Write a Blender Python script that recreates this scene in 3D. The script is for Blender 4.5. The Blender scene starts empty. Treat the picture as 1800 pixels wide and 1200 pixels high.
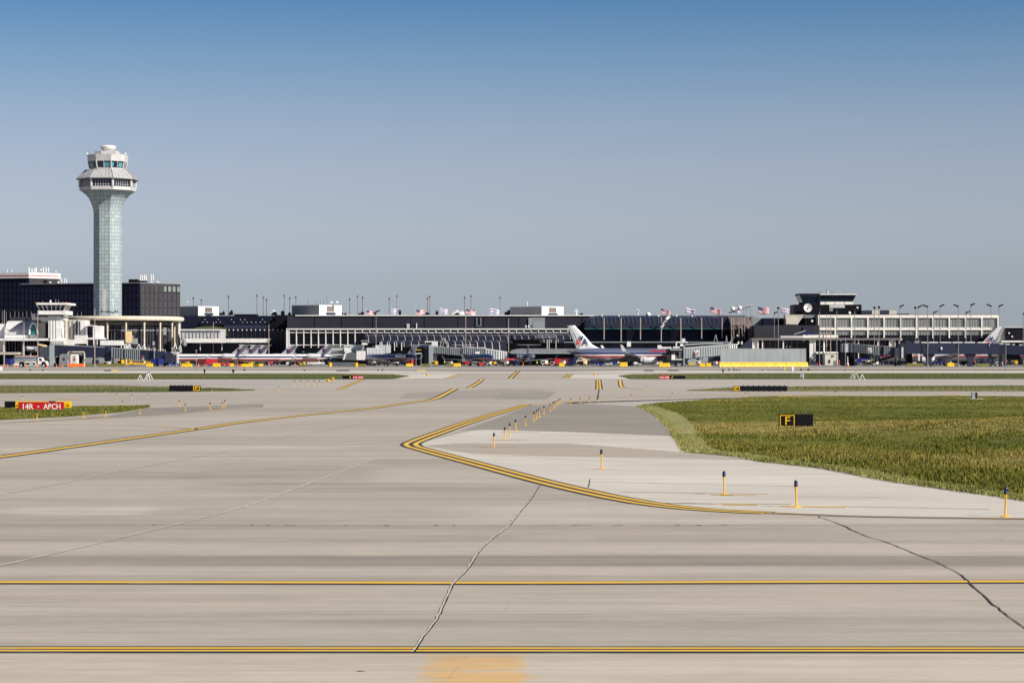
import bpy, bmesh, math, random
import numpy as np
from mathutils import Vector, Matrix, noise as mnoise
random.seed(7)
R = math.radians
scene = bpy.context.scene
COL = scene.collection
# ------------------------------------------------------------------ camera
FOC, EYE, HOR = 4000.0, 3.5, 623.0      # focal length in photo pixels (1800 wide), eye height in m, horizon row
cam_data = bpy.data.cameras.new('camera')
cam_data.sensor_width = 36.0
cam_data.lens = 36.0*FOC/1800
cam_data.shift_y = (HOR-600)/1800
cam_data.clip_start = 0.5
cam_data.clip_end = 40000
cam = bpy.data.objects.new('camera', cam_data)
cam.location = (0, 0, EYE)
cam.rotation_euler = (R(90), 0, 0)
COL.objects.link(cam)
scene.camera = cam
scene.view_settings.view_transform = 'Standard'
scene.view_settings.look = 'None'
scene.view_settings.gamma = 1
scene.view_settings.use_curve_mapping = False
scene.view_settings.exposure = 0.4
# ------------------------------------------------------------------ light
SUN_EL, SUN_AZ = R(36), R(122)          # azimuth clockwise from +Y
world = bpy.data.worlds.new('World'); scene.world = world
world.use_nodes = True
wn = world.node_tree; wn.nodes.clear()
w_out = wn.nodes.new('ShaderNodeOutputWorld')
w_bg = wn.nodes.new('ShaderNodeBackground')
w_sky = wn.nodes.new('ShaderNodeTexSky')
w_sky.sky_type = 'NISHITA'; w_sky.sun_disc = False
w_sky.sun_elevation = SUN_EL; w_sky.sun_rotation = SUN_AZ
w_sky.air_density = 1.0; w_sky.dust_density = 1.0; w_sky.ozone_density = 2.0
w_geo = wn.nodes.new('ShaderNodeTexCoord')
w_sep = wn.nodes.new('ShaderNodeSeparateXYZ')
w_ramp = wn.nodes.new('ShaderNodeValToRGB')
w_map = wn.nodes.new('ShaderNodeMapRange')
w_map.inputs[1].default_value = 0.0; w_map.inputs[2].default_value = 0.25
w_mul = wn.nodes.new('ShaderNodeMix'); w_mul.data_type = 'RGBA'; w_mul.blend_type = 'MULTIPLY'
w_mul.inputs[0].default_value = 1.0
wn.links.new(w_geo.outputs['Generated'], w_sep.inputs[0])
wn.links.new(w_sep.outputs['Z'], w_map.inputs[0])
wn.links.new(w_map.outputs[0], w_ramp.inputs[0])
wn.links.new(w_sky.outputs[0], w_mul.inputs[6])
wn.links.new(w_ramp.outputs[0], w_mul.inputs[7])
wn.links.new(w_mul.outputs[2], w_bg.inputs[0])
wn.links.new(w_bg.outputs[0], w_out.inputs[0])
w_bg.inputs[1].default_value = 0.055
SKY_STOPS = [(0.0, (1.745, 1.92, 2.691)), (0.073, (1.292, 1.43, 2.013)), (0.123, (1.194, 1.264, 1.732)), (0.223, (1.315, 1.254, 1.545)), (0.322, (1.329, 1.209, 1.431)), (0.421, (1.168, 1.146, 1.332)), (0.519, (0.858, 1.011, 1.254)), (0.613, (0.531, 0.838, 1.177)), (0.75, (0.42, 0.5, 0.7)), (1.0, (0.38, 0.45, 0.6))]
for i, (p, c) in enumerate(SKY_STOPS):
    e = w_ramp.color_ramp.elements[i] if i < 2 else w_ramp.color_ramp.elements.new(p)
    e.position = p; e.color = (*c, 1)
sun_data = bpy.data.lights.new('sun', 'SUN')
sun_data.energy = 5.0; sun_data.angle = R(0.5); sun_data.color = (1.0, 0.925, 0.82)
sun = bpy.data.objects.new('sun', sun_data)
to_sun = Vector((math.sin(SUN_AZ)*math.cos(SUN_EL), math.cos(SUN_AZ)*math.cos(SUN_EL), math.sin(SUN_EL)))
sun.rotation_euler = to_sun.to_track_quat('Z', 'Y').to_euler()
sun.location = to_sun*200
COL.objects.link(sun)
scene.cycles.max_bounces = 6
scene.cycles.use_denoising = True

# ------------------------------------------------------------------ placing helpers: a bearing (column) and a distance give a point on the ground
def X(px, D): return (px-900)*D/FOC
def Z(py, D): return EYE-(py-HOR)*D/FOC
def G(px, py):
    D = FOC*EYE/(py-HOR)
    return (X(px, D), D)
def DG(py): return FOC*EYE/(py-HOR)
def P(px, D): return (X(px, D), D)

# ------------------------------------------------------------------ materials
MATS = {}
def new_mat(name):
    m = bpy.data.materials.new(name); m.use_nodes = True
    nt = m.node_tree
    return m, nt, nt.nodes['Principled BSDF']
def link(nt, a, b): nt.links.new(a, b)
def coords(nt, scale=(1, 1, 1), kind='Object'):
    tc = nt.nodes.new('ShaderNodeTexCoord'); mp = nt.nodes.new('ShaderNodeMapping')
    mp.inputs['Scale'].default_value = scale
    nt.links.new(tc.outputs[kind], mp.inputs[0])
    return mp.outputs[0]
def noise(nt, vec, scale=1.0, detail=4, rough=0.6):
    n = nt.nodes.new('ShaderNodeTexNoise'); n.inputs['Scale'].default_value = scale
    n.inputs['Detail'].default_value = detail; n.inputs['Roughness'].default_value = rough
    nt.links.new(vec, n.inputs['Vector'])
    return n.outputs[0]
def ramp(nt, fac, stops, interp='LINEAR'):
    r = nt.nodes.new('ShaderNodeValToRGB'); r.color_ramp.interpolation = interp
    while len(r.color_ramp.elements) < len(stops): r.color_ramp.elements.new(0.5)
    for e, (p, c) in zip(r.color_ramp.elements, stops):
        e.position = p; e.color = (c, c, c, 1) if not hasattr(c, '__len__') else (*c, 1)
    nt.links.new(fac, r.inputs[0])
    return r.outputs[0]
def mixc(nt, a, b, fac=1.0, mode='MULTIPLY'):
    m = nt.nodes.new('ShaderNodeMix'); m.data_type = 'RGBA'; m.blend_type = mode
    for sock, v in ((m.inputs[0], fac), (m.inputs[6], a), (m.inputs[7], b)):
        if hasattr(v, 'links'): nt.links.new(v, sock)
        elif hasattr(v, '__len__'): sock.default_value = (*v, 1)
        else: sock.default_value = v
    return m.outputs[2]
def math_n(nt, op, a, b=None, c=None):
    m = nt.nodes.new('ShaderNodeMath'); m.operation = op
    for i, v in enumerate((a, b, c)):
        if v is None: continue
        if hasattr(v, 'links'): nt.links.new(v, m.inputs[i])
        else: m.inputs[i].default_value = v
    return m.outputs[0]
def bump(nt, bs, h, strength=0.3, dist=0.05):
    b = nt.nodes.new('ShaderNodeBump'); b.inputs['Strength'].default_value = strength
    b.inputs['Distance'].default_value = dist
    nt.links.new(h, b.inputs['Height']); nt.links.new(b.outputs[0], bs.inputs['Normal'])
def mat(name, col, rough=0.6, metal=0.0, var=0.18, scale=0.6, stretch=(1, 1, 1), spec=None, emit=None, alpha=None):
    if name in MATS: return MATS[name]
    m, nt, bs = new_mat(name)
    v = coords(nt, stretch)
    n = noise(nt, v, scale, 5, 0.65)
    f = ramp(nt, n, [(0.3, 1-var), (0.7, 1+var*0.4)])
    c = mixc(nt, col, f)
    nt.links.new(c, bs.inputs['Base Color'])
    rr = ramp(nt, n, [(0.3, min(1, rough*1.15)), (0.7, rough*0.85)])
    nt.links.new(rr, bs.inputs['Roughness'])
    bs.inputs['Metallic'].default_value = metal
    if spec is not None: bs.inputs['Specular IOR Level'].default_value = spec
    if emit: bs.inputs['Emission Color'].default_value = (*emit[0], 1); bs.inputs['Emission Strength'].default_value = emit[1]
    MATS[name] = m
    return m
def M(name): return MATS[name]
mat('white_paint', (.78, .77, .74), .45)
mat('white_metal', (.80, .80, .79), .35)
mat('cream', (.66, .59, .47), .6)
mat('beige', (.62, .58, .50), .6)
mat('grey_wall', (.40, .40, .41), .6)
mat('light_grey', (.55, .56, .57), .5)
mat('mid_grey', (.24, .25, .27), .5)
mat('steel_blue_grey', (.30, .345, .38), .45, .1, stretch=(1, 1, .3))
mat('dark_grey', (.036, .037, .050), .6, var=.3, scale=.15, spec=.2)
mat('black_panel', (.007, .007, .012), .5, var=.4, spec=.15)
mat('navy_wall', (.009, .011, .032), .7, var=.4, scale=.1, spec=.15)
mat('navy_metal', (.025, .030, .062), .45, var=.25, scale=.3, stretch=(1, 1, .2))
mat('dark_glass', (.007, .008, .020), .2, var=.5, scale=.4, spec=.3)
mat('grey_glass', (.25, .275, .28), .35, var=.2, scale=.35, stretch=(1, 1, .3))
mat('teal_glass', (.02, .17, .16), .2)
mat('cab_glass', (.01, .02, .04), .08)
mat('cab_teal', (.10, .33, .40), .15)
mat('black_rubber', (.02, .02, .022), .8)
mat('black_paint', (.007, .007, .009), .5, spec=.25)
mat('yellow_paint', (.80, .50, .02), .45)
mat('post_yellow', (.85, .48, .01), .4, var=.12, scale=4)
mat('hivis', (.55, .80, .02), .6)
mat('orange', (.85, .16, .03), .5)
mat('red', (.50, .02, .03), .4)
mat('sign_red', (.56, .008, .02), .35, var=.1)
mat('sign_yellow', (.88, .52, .0), .4, var=.1)
mat('sign_white', (.85, .85, .85), .4, var=.05)
mat('blue', (.018, .03, .20), .4)
mat('navy', (.015, .02, .08), .4)
mat('lens_blue', (.012, .018, .09), .15)
mat('olive', (.15, .13, .03), .7)
mat('dark_red', (.16, .015, .025), .4)
mat('skin', (.45, .28, .2), .6)
mat('cloth_dark', (.03, .03, .045), .9)
mat('alu', (.72, .74, .76), .28, .9, var=.12, scale=.8)
mat('alu_grey', (.42, .44, .46), .4, .5, var=.2)
mat('galv', (.36, .38, .39), .45, .3)
mat('pole_grey', (.26, .25, .25), .5, .3)
mat('pole_pink', (.42, .34, .32), .6)
mat('green_roof', (.07, .085, .04), .9, scale=.5)
mat('brown_metal', (.16, .13, .12), .5)
mat('tan_board', (.85, .62, .33), .6)

# ------------------------------------------------------------------ mesh builder
class MB:
    def __init__(self): self.v = []; self.f = []; self.uv = None; self.smooth = False
    def add(self, vs, fs):
        n = len(self.v); self.v += [tuple(p) for p in vs]; self.f += [tuple(i+n for i in f) for f in fs]; return self
    def box(self, x0, x1, y0, y1, z0, z1):
        if x0 > x1: x0, x1 = x1, x0
        if y0 > y1: y0, y1 = y1, y0
        if z0 > z1: z0, z1 = z1, z0
        return self.add([(x0,y0,z0),(x1,y0,z0),(x1,y1,z0),(x0,y1,z0),(x0,y0,z1),(x1,y0,z1),(x1,y1,z1),(x0,y1,z1)],
                        [(0,3,2,1),(4,5,6,7),(0,1,5,4),(1,2,6,5),(2,3,7,6),(3,0,4,7)])
    def pbox(self, a, b, t, u, D, depth, back=0):   # columns a..b, rows t..u, at distance D, going back depth metres
        return self.box(X(a, D), X(b, D), D, D+depth, Z(u, D), Z(t, D))
    def gbox(self, a, b, t, D, depth, z0=0.0):      # same, standing on the ground
        return self.box(X(a, D), X(b, D), D, D+depth, z0, Z(t, D))
    def hexa(self, p, q, ra, rb, w):                # beam from p=(x,y) to q, rows of heights ra=(z0,z1) rb=(z0,z1), width w along its left normal
        dx, dy = q[0]-p[0], q[1]-p[1]; L = math.hypot(dx, dy) or 1; nx, ny = -dy/L*w, dx/L*w
        vs = [(p[0],p[1],ra[0]),(q[0],q[1],rb[0]),(q[0]+nx,q[1]+ny,rb[0]),(p[0]+nx,p[1]+ny,ra[0]),
              (p[0],p[1],ra[1]),(q[0],q[1],rb[1]),(q[0]+nx,q[1]+ny,rb[1]),(p[0]+nx,p[1]+ny,ra[1])]
        return self.add(vs, [(0,3,2,1),(4,5,6,7),(0,1,5,4),(1,2,6,5),(2,3,7,6),(3,0,4,7)])
    def slab(self, p, q, z0, z1, t, back=0.0):      # thin slab on the wall line p->q standing proud towards the viewer by t
        return self.hexa((p[0], p[1]), (q[0], q[1]), (z0, z1), (z0, z1), -t) if not back else self.hexa(p, q, (z0, z1), (z0, z1), back)
    def prism(self, pts, z0, z1):                   # footprint
        n = len(pts)
        vs = [(x, y, z0) for x, y in pts]+[(x, y, z1) for x, y in pts]
        return self.add(vs, [tuple(range(n))[::-1], tuple(range(n, 2*n))]+[(i, (i+1) % n, n+(i+1) % n, n+i) for i in range(n)])
    def plate(self, prof, y0, y1):                  # (x,z) outline extruded in y
        n = len(prof)
        vs = [(x, y0, z) for x, z in prof]+[(x, y1, z) for x, z in prof]
        return self.add(vs, [tuple(range(n)), tuple(range(n, 2*n))[::-1]]+[((i+1) % n, i, n+i, n+(i+1) % n) for i in range(n)])
    def xplate(self, prof, x0, x1):                 # (y,z) outline extruded in x
        n = len(prof)
        vs = [(x0, y, z) for y, z in prof]+[(x1, y, z) for y, z in prof]
        return self.add(vs, [tuple(range(n))[::-1], tuple(range(n, 2*n))]+[(i, (i+1) % n, n+(i+1) % n, n+i) for i in range(n)])
    def tube(self, p, q, r, r2=None, n=8, cap=True):
        p, q = Vector(p), Vector(q); d = (q-p)
        if d.length < 1e-6: return self
        d.normalize(); a = d.orthogonal().normalized(); b = d.cross(a); r2 = r if r2 is None else r2
        vs = []
        for c, rr in ((p, r), (q, r2)):
            for i in range(n):
                t = 2*math.pi*i/n; vs.append(c+a*math.cos(t)*rr+b*math.sin(t)*rr)
        fs = [(i, (i+1) % n, n+(i+1) % n, n+i) for i in range(n)]
        if cap: fs += [tuple(range(n))[::-1], tuple(range(n, 2*n))]
        return self.add(vs, fs)
    def path(self, pts, r, n=6):
        for a, b in zip(pts[:-1], pts[1:]): self.tube(a, b, r, n=n)
        return self
    def lathe(self, c, prof, n=24, a0=0.0, ph=0.0):
        vs = []; k = len(prof)
        for i in range(n):
            t = 2*math.pi*i/n+ph
            for r, z in prof: vs.append((c[0]+r*math.cos(t), c[1]+r*math.sin(t), c[2]+z))
        fs = []
        for i in range(n):
            j = (i+1) % n
            for m in range(k-1): fs.append((i*k+m, j*k+m, j*k+m+1, i*k+m+1))
        if prof[0][0] > 1e-4: fs.append(tuple(i*k for i in range(n))[::-1])
        if prof[-1][0] > 1e-4: fs.append(tuple(i*k+k-1 for i in range(n)))
        return self.add(vs, fs)
    def loft(self, rings, cap=True):                # rings: equal-length lists of points
        n = len(rings[0]); vs = [p for r in rings for p in r]; fs = []
        for a in range(len(rings)-1):
            for i in range(n):
                j = (i+1) % n; fs.append((a*n+i, a*n+j, (a+1)*n+j, (a+1)*n+i))
        if cap: fs += [tuple(range(n))[::-1], tuple(range((len(rings)-1)*n, len(rings)*n))]
        return self.add(vs, fs)
    def ball(self, c, r, sz=1.0, n=12, m=8):
        return self.lathe((c[0], c[1], c[2]), [(max(1e-5, r*math.sin(math.pi*i/m)), -r*sz*math.cos(math.pi*i/m)) for i in range(m+1)], n)
    def rot(self, ang, c=(0, 0)):
        ca, sa = math.cos(ang), math.sin(ang)
        self.v = [(c[0]+(x-c[0])*ca-(y-c[1])*sa, c[1]+(x-c[0])*sa+(y-c[1])*ca, z) for x, y, z in self.v]; return self
    def shift(self, dx, dy, dz=0):
        self.v = [(x+dx, y+dy, z+dz) for x, y, z in self.v]; return self
    def build(self, name, m, parent=None, label=None, smooth=False, bevel=0):
        off = Vector((0, 0, 0))
        if parent is not None:
            off = root_loc(parent)
        me = bpy.data.meshes.new(name)
        if parent is None:
            xs = np.array(self.v)
            base = Vector(((xs[:, 0].min()+xs[:, 0].max())/2, (xs[:, 1].min()+xs[:, 1].max())/2, xs[:, 2].min()))
            if getattr(self, 'keep_origin', False): base = Vector((0, 0, 0))
            off = base
        me.from_pydata([(x-off[0], y-off[1], z-off[2]) for x, y, z in self.v], [], self.f)
        if self.uv is not None:
            uvl = me.uv_layers.new(name='UVMap'); k = 0
            for fi, f in enumerate(self.f):
                for c in range(len(f)): uvl.data[k].uv = self.uv[fi][c]; k += 1
        if not getattr(self, 'flat_keep', False):
            bm = bmesh.new(); bm.from_mesh(me); bmesh.ops.recalc_face_normals(bm, faces=bm.faces); bm.to_mesh(me); bm.free()
        me.materials.append(M(m) if isinstance(m, str) else m)
        if smooth or self.smooth:
            me.polygons.foreach_set('use_smooth', [True]*len(me.polygons))
            try: me.set_sharp_from_angle(angle=R(38))
            except Exception: pass
        me.update()
        o = bpy.data.objects.new(name, me); COL.objects.link(o)
        if parent is None: o.location = off
        else: o.parent = parent
        if bevel:
            b = o.modifiers.new('bevel', 'BEVEL'); b.width = bevel; b.segments = 2; b.limit_method = 'ANGLE'
        if label: o['label'] = label
        return o
def root_loc(o):
    while o.parent is not None: o = o.parent
    return Vector(o.location)
def tag(o, label, cat, group=None):
    o['label'] = label; o['category'] = cat
    if group: o['group'] = group
    return o
def thing(name, label, cat, loc=(0, 0, 0), group=None):
    o = bpy.data.objects.new(name, None); o.location = loc; o.empty_display_size = 0.5
    COL.objects.link(o)
    return tag(o, label, cat, group)
def setting(o, kind='structure'):
    o['kind'] = kind; return o
def kids(o): return [c for c in bpy.data.objects if c.parent == o]
def tree(o):
    return (o, [tree(c) for c in kids(o)])
def copy_tree(t, parent=None):
    o, ch = t
    c = o.copy(); COL.objects.link(c)
    if parent is not None: c.parent = parent
    for k in ch: copy_tree(k, c)
    return c
def put(t, x, y, rz=0.0, z=0.0, label=None, group=None, first=None, sc=None):
    """place a prototype the first time, a copy of it afterwards"""
    root = t[0]
    if not root.get('_used'):
        root['_used'] = 1; o = root
    else:
        o = copy_tree(t)
    o.location = (x, y, z); o.rotation_euler = (0, 0, rz)
    if sc: o.scale = sc
    if root.name.startswith('edge_light'): o.rotation_euler = (R(random.uniform(-2, 2)), R(random.uniform(-2.2, 2.2)), random.uniform(0, 6))
    if label: o['label'] = label
    if group: o['group'] = group
    return o
def text_mesh(s, x0, x1, z0, z1, y, m, parent, name='lettering', thick=0.01, flip=False, weight=0.0, axis='x'):
    cu = bpy.data.curves.new('t', 'FONT'); cu.body = s; cu.size = 1; cu.extrude = 0.0; cu.offset = weight; cu.resolution_u = 3
    to = bpy.data.objects.new('t', cu); COL.objects.link(to)
    dg = bpy.context.evaluated_depsgraph_get(); dg.update()
    me = bpy.data.meshes.new_from_object(to.evaluated_get(dg))
    vs = np.array([v.co[:2] for v in me.vertices]); fs = [tuple(p.vertices) for p in me.polygons]
    bpy.data.objects.remove(to); bpy.data.curves.remove(cu)
    mn, mx = vs.min(0), vs.max(0); vs = (vs-mn)/(mx-mn)
    if flip: vs[:, 0] = 1-vs[:, 0]
    mb = MB(); n = len(vs)
    bm = bmesh.new()
    bv = [bm.verts.new((x0+(x1-x0)*a, y, z0+(z1-z0)*b)) for a, b in vs]
    for f in fs:
        try: bm.faces.new([bv[i] for i in f])
        except ValueError: pass
    r = bmesh.ops.extrude_face_region(bm, geom=list(bm.faces))
    bmesh.ops.translate(bm, verts=[e for e in r['geom'] if isinstance(e, bmesh.types.BMVert)], vec=(0, thick, 0))
    bm.verts.ensure_lookup_table(); bm.verts.index_update()
    mb.v = [tuple(v.co) for v in bm.verts]; mb.f = [tuple(v.index for v in f.verts) for f in bm.faces]
    bm.free(); bpy.data.meshes.remove(me)
    return mb.build(name, m, parent)
mat('tower_metal', (.56, .56, .57), .5, var=.25)
mat('tower_roof', (.42, .42, .43), .5, var=.25)
# ================================================================== GROUND
def sheet(name, pts, z, m, px=True, drop=True):
    w = [G(*p) for p in pts] if px else pts
    me = bpy.data.meshes.new(name)
    bm = bmesh.new(); vs = [bm.verts.new((x, y, z)) for x, y in w]
    f = bm.faces.new(vs); f.normal_update()
    if f.normal.z < 0: f.normal_flip()
    bmesh.ops.triangulate(bm, faces=[f]); bm.to_mesh(me); bm.free()
    me.materials.append(m)
    o = bpy.data.objects.new(name, me); COL.objects.link(o)
    return setting(o)

def concrete(name, base, streak=0.16, joints=True, bands=None, blotch=0.10, jx=7.6, jy=6.1, blobs=()):
    m, nt, bs = new_mat(name)
    vb = coords(nt)
    sep = nt.nodes.new('ShaderNodeSeparateXYZ'); nt.links.new(vb, sep.inputs[0])
    # wear streaks along x (the rolling direction) at several sizes
    c = mixc(nt, base, ramp(nt, noise(nt, coords(nt, (.05, .55, 1)), 1.0, 8, .7), [(.28, 1-streak*1.25), (.5, 1.0), (.72, 1+streak*.7)]))
    c = mixc(nt, c, ramp(nt, noise(nt, coords(nt, (.25, 2.6, 1)), 1.0, 6, .7), [(.3, 1-streak*.7), (.7, 1+streak*.4)]))
    c = mixc(nt, c, ramp(nt, noise(nt, coords(nt, (.02, .06, 1)), 1.0, 4, .6), [(.3, (1-blotch, 1-blotch*1.05, 1-blotch*1.15)), (.7, (1+blotch*.5, 1+blotch*.5, 1+blotch*.5))]))
    fine = noise(nt, coords(nt, (3, 9, 1)), 1.0, 8, .75)
    c = mixc(nt, c, ramp(nt, fine, [(.3, .90), (.7, 1.06)]))
    c = mixc(nt, c, ramp(nt, noise(nt, coords(nt, (.5, .9, 1)), 1.0, 8, .72), [(.3, .93), (.7, 1.06)]))
    # small dark spots
    sp = noise(nt, coords(nt, (2.2, 2.2, 1)), 1.0, 1, .5)
    c = mixc(nt, c, ramp(nt, sp, [(.165, .35), (.18, 1.0)]))
    # stains and repairs with ragged rims: (x, y, half x, half y, colour multiplier, raggedness)
    if blobs: rag = noise(nt, coords(nt, (.35, 1.1, 1)), 1.3, 8, .75)
    for bx, by, hx, hy, mul, rg in blobs:
        ax = math_n(nt, 'DIVIDE', math_n(nt, 'ABSOLUTE', math_n(nt, 'SUBTRACT', sep.outputs[0], bx)), hx)
        ay = math_n(nt, 'DIVIDE', math_n(nt, 'ABSOLUTE', math_n(nt, 'SUBTRACT', sep.outputs[1], by)), hy)
        d = math_n(nt, 'POWER', math_n(nt, 'ADD', math_n(nt, 'POWER', ax, 4.0), math_n(nt, 'POWER', ay, 4.0)), .25) if not isinstance(rg, int) else math_n(nt, 'MAXIMUM', ax, ay)
        d = math_n(nt, 'ADD', d, math_n(nt, 'MULTIPLY', math_n(nt, 'SUBTRACT', rag, .5), rg))
        k = ramp(nt, d, [(.85 if isinstance(rg, int) else .72, 1.0), (1.0, 0.0)])
        c = mixc(nt, c, mul, k, 'MULTIPLY')
    if joints:
        # each slab has its own slight tone, plus dark joint lines
        wv = nt.nodes.new('ShaderNodeTexWhiteNoise'); wv.noise_dimensions = '2D'
        fx = math_n(nt, 'FLOOR', math_n(nt, 'DIVIDE', math_n(nt, 'ADD', math_n(nt, 'ADD', sep.outputs[0], 2.9), math_n(nt, 'MULTIPLY', sep.outputs[1], -.09)), jx)); fy = math_n(nt, 'FLOOR', math_n(nt, 'DIVIDE', sep.outputs[1], jy))
        cmb = nt.nodes.new('ShaderNodeCombineXYZ'); nt.links.new(fx, cmb.inputs[0]); nt.links.new(fy, cmb.inputs[1])
        nt.links.new(cmb.outputs[0], wv.inputs['Vector'])
        c = mixc(nt, c, ramp(nt, wv.outputs['Value'], [(0, .993), (1, 1.005)]))
        for ax, stp, wd in ((1, jy, .035), (0, jx, .025)):
            fr = math_n(nt, 'PINGPONG', sep.outputs[1] if ax else math_n(nt, 'ADD', math_n(nt, 'ADD', sep.outputs[0], 2.9), math_n(nt, 'MULTIPLY', sep.outputs[1], -.09)), stp/2)
            ln = math_n(nt, 'LESS_THAN', fr, wd/2)
            br = ramp(nt, noise(nt, coords(nt, (.5, .5, 1)), 1.0, 4, .7), [(.42, 0), (.6, 1)])
            c = mixc(nt, c, (.55, .52, .48), math_n(nt, 'MULTIPLY', math_n(nt, 'MULTIPLY', ln, br), .55 if ax == 1 else .22), 'MULTIPLY')
    if bands:
        wob = math_n(nt, 'MULTIPLY', math_n(nt, 'SUBTRACT', noise(nt, coords(nt, (.12, .8, 1)), 1.0, 6, .75), .5), 0.35)
        yy = math_n(nt, 'ADD', sep.outputs[1], wob)
        t = math_n(nt, 'DIVIDE', yy, 100.0)
        r = ramp(nt, t, [(a/100.0, b) for a, b in bands])
        c = mixc(nt, c, r)
    nt.links.new(c, bs.inputs['Base Color'])
    bs.inputs['Roughness'].default_value = 0.85
    bs.inputs['Specular IOR Level'].default_value = 0.3
    bump(nt, bs, fine, .25, .01)
    MATS[name] = m
    return m
W = 1.0
BANDS = [(0, (1.20,1.19,1.16)), (26.75, (1.20,1.19,1.16)), (26.95, (.93,.93,.925)), (30.2, (.93,.93,.925)), (30.6, 1.0), (34.6, 1.02),
         (34.9, 1.0), (35.9, 1.02), (36.2, 1.12), (37.1, 1.10), (37.35, .98), (37.75, .95), (37.85, (.70,.69,.695)), (39.7, (.66,.65,.655)), (39.85, (.97,.96,.94)),
         (40.3, 1.10), (41.8, 1.08), (42.6, .98), (46.6, (.93,.92,.90)), (47.0, .99), (56, .96), (70, 1.0), (100, 1.0)]
BLOBS = [(-9.7, 51.2, 1.9, 1.6, (1.16,1.17,1.18), 1.6), (-8.5, 51.8, 1.2, .9, (1.07,1.07,1.07), 1.6),
         (-14.5, 84.5, 9.0, 3.2, (1.10,1.11,1.12), 1.8), (-9, 86.5, 3.5, 1.4, (1.09,1.09,1.09), 2.0),
         (-.43, 25.2, .62, 1.62, (1.08,.97,.80), 0), (-.40, 25.9, .6, .62, (1.10,.93,.68), 2.4), (-.35, 24.6, .6, .6, (1.14,.95,.66), 2.4),
         (4.5, 50.0, 6.5, 3.8, (1.16,1.16,1.17), .7), (-2.0, 66, 2.6, 6, (1.07,1.07,1.07), 1.2),
         (-6.5, 66, 3.2, 5, (.90,.895,.89), 1.6), (-4.0, 60, 5, 3, (.90,.895,.89), 1.9), (-12, 66, 4, 3, (.90,.895,.89), 1.8), (-3.2, 74.5, 1.8, 2.5, (.88,.875,.87), 1.6), (-7, 47.5, 5, 1.6, (.93,.925,.92), 2.4), (3, 44, 5, 1.2, (.93,.925,.92), 2.2),
         (.9, 43.6, .8, .9, (1.08,1.08,1.08), 2.2), (-5, 32.8, 3.4, 1.2, (1.05,1.04,1.03), 2.0), (4.6, 33, 3.5, 1.4, (1.04,1.04,1.03), 2.0), (-8, 110, 6, 7, (.94,.93,.93), 1.5), (-14, 125, 7, 6, (1.07,1.07,1.07), 1.6)]
m_con = concrete('concrete_taxiway', (.415, .378, .33), streak=.19, bands=BANDS, blobs=BLOBS, blotch=.13)
m_con_light = concrete('concrete_shoulder', (.57, .54, .49), streak=.10, joints=True, blotch=.10, blobs=[(3.0, 79, 4.5, 2.5, (.90,.885,.86), .9), (8, 56, 2.5, 1.5, (.94,.93,.92), 2.0), (2, 88, 3, 2, (1.05,1.05,1.05), 1.5), (5.5, 64, 3, 2, (1.05,1.05,1.05), 1.8), (4.5, 99, 3.4, 1.6, (.93,.93,.92), 2)])
m_con_tan = concrete('concrete_tan', (.40, .36, .30), streak=.12, joints=False)
m_con_grey = concrete('concrete_far', (.42, .395, .36), streak=.10, joints=False)
m_asph = concrete('asphalt_shoulder', (.28, .26, .235), streak=.14, joints=False, blotch=.14)
m_asph_dark = concrete('asphalt_apron', (.27, .26, .25), streak=.22, joints=False, blotch=.2)
m_white_strip = concrete('concrete_bright', (.56, .53, .49), streak=.06, joints=False)

ground = sheet('ground', [(-9000, -300), (9000, -300), (9000, 16000), (-9000, 16000)], 0.0, m_con, px=False)
Z1, Z2, Z3, Z4 = .002, .004, .006, .008
# bright shoulder inside the yellow V, its tan slab, and the asphalt behind it
sheet('shoulder', [(722,781),(830,757),(868,752),(1172,763),(1196,780),(1206,796),(1300,806),(1440,824),(1560,847),(1650,860),(1730,870),(1860,884),(2100,914),(1800,911),(1540,907),(1330,901),(1170,888),(1080,873),(960,845),(830,810),(760,792)], Z1, m_con_light)
sheet('shoulder_tan_slab', [(748,783),(800,779),(1000,779),(1205,795),(1290,803),(1330,808),(1200,806),(1000,802),(830,797),(790,791)], Z2, m_con_tan)
sheet('asphalt_shoulder', [(808,757),(868,737),(935,712),(985,707),(1122,713),(1152,730),(1176,750),(1188,766),(1000,759),(860,755)], Z2, m_asph)
sheet('shoulder_far_grey', [(925,713),(1000,709),(1060,702),(1190,698),(1450,694),(1850,691),(1850,697),(1450,697.5),(1330,699.5),(1240,703),(1160,709),(1120,714),(985,707.5)], Z3, m_con_grey)
sheet('asphalt_shoulder', [(-120,753),(0,743),(190,731),(262,716.5),(460,709.5),(466,715),(400,717.5),(300,728),(180,735),(0,744.5),(-120,754.5)], Z2, m_asph)
sheet('taxiway_patch', [(715,690),(880,683),(960,684),(930,700),(800,702),(700,700)], Z1, concrete('concrete_patched', (.34, .315, .285), streak=.2, joints=False))
sheet('taxiway_patch', [(880,690),(980,688),(960,702),(868,702)], Z2, concrete('concrete_patched_grey', (.31, .29, .265), streak=.2, joints=False))
sheet('taxiway_far', [(-300,666),(1500,666),(2400,666),(2400,676.5),(1500,677),(1250,680),(1190,684),(900,683),(560,684),(420,681),(330,678.3),(200,677),(-300,677)], Z1, m_con_grey)
sheet('taxiway_stain_far', [(-300,671.5),(300,671.5),(560,676),(460,677),(-300,675.8)], Z3, concrete('concrete_greyish', (.37,.355,.345), streak=.1, joints=False))
sheet('apron', [(-400,630.5),(2300,630.5),(2300,651.2),(-400,651.2)], Z2, m_asph_dark)
sheet('apron_light_band', [(-400,645.5),(2300,645.5),(2300,649.6),(-400,649.6)], Z3, concrete('concrete_apron', (.37,.345,.31), streak=.12, joints=False))
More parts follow.
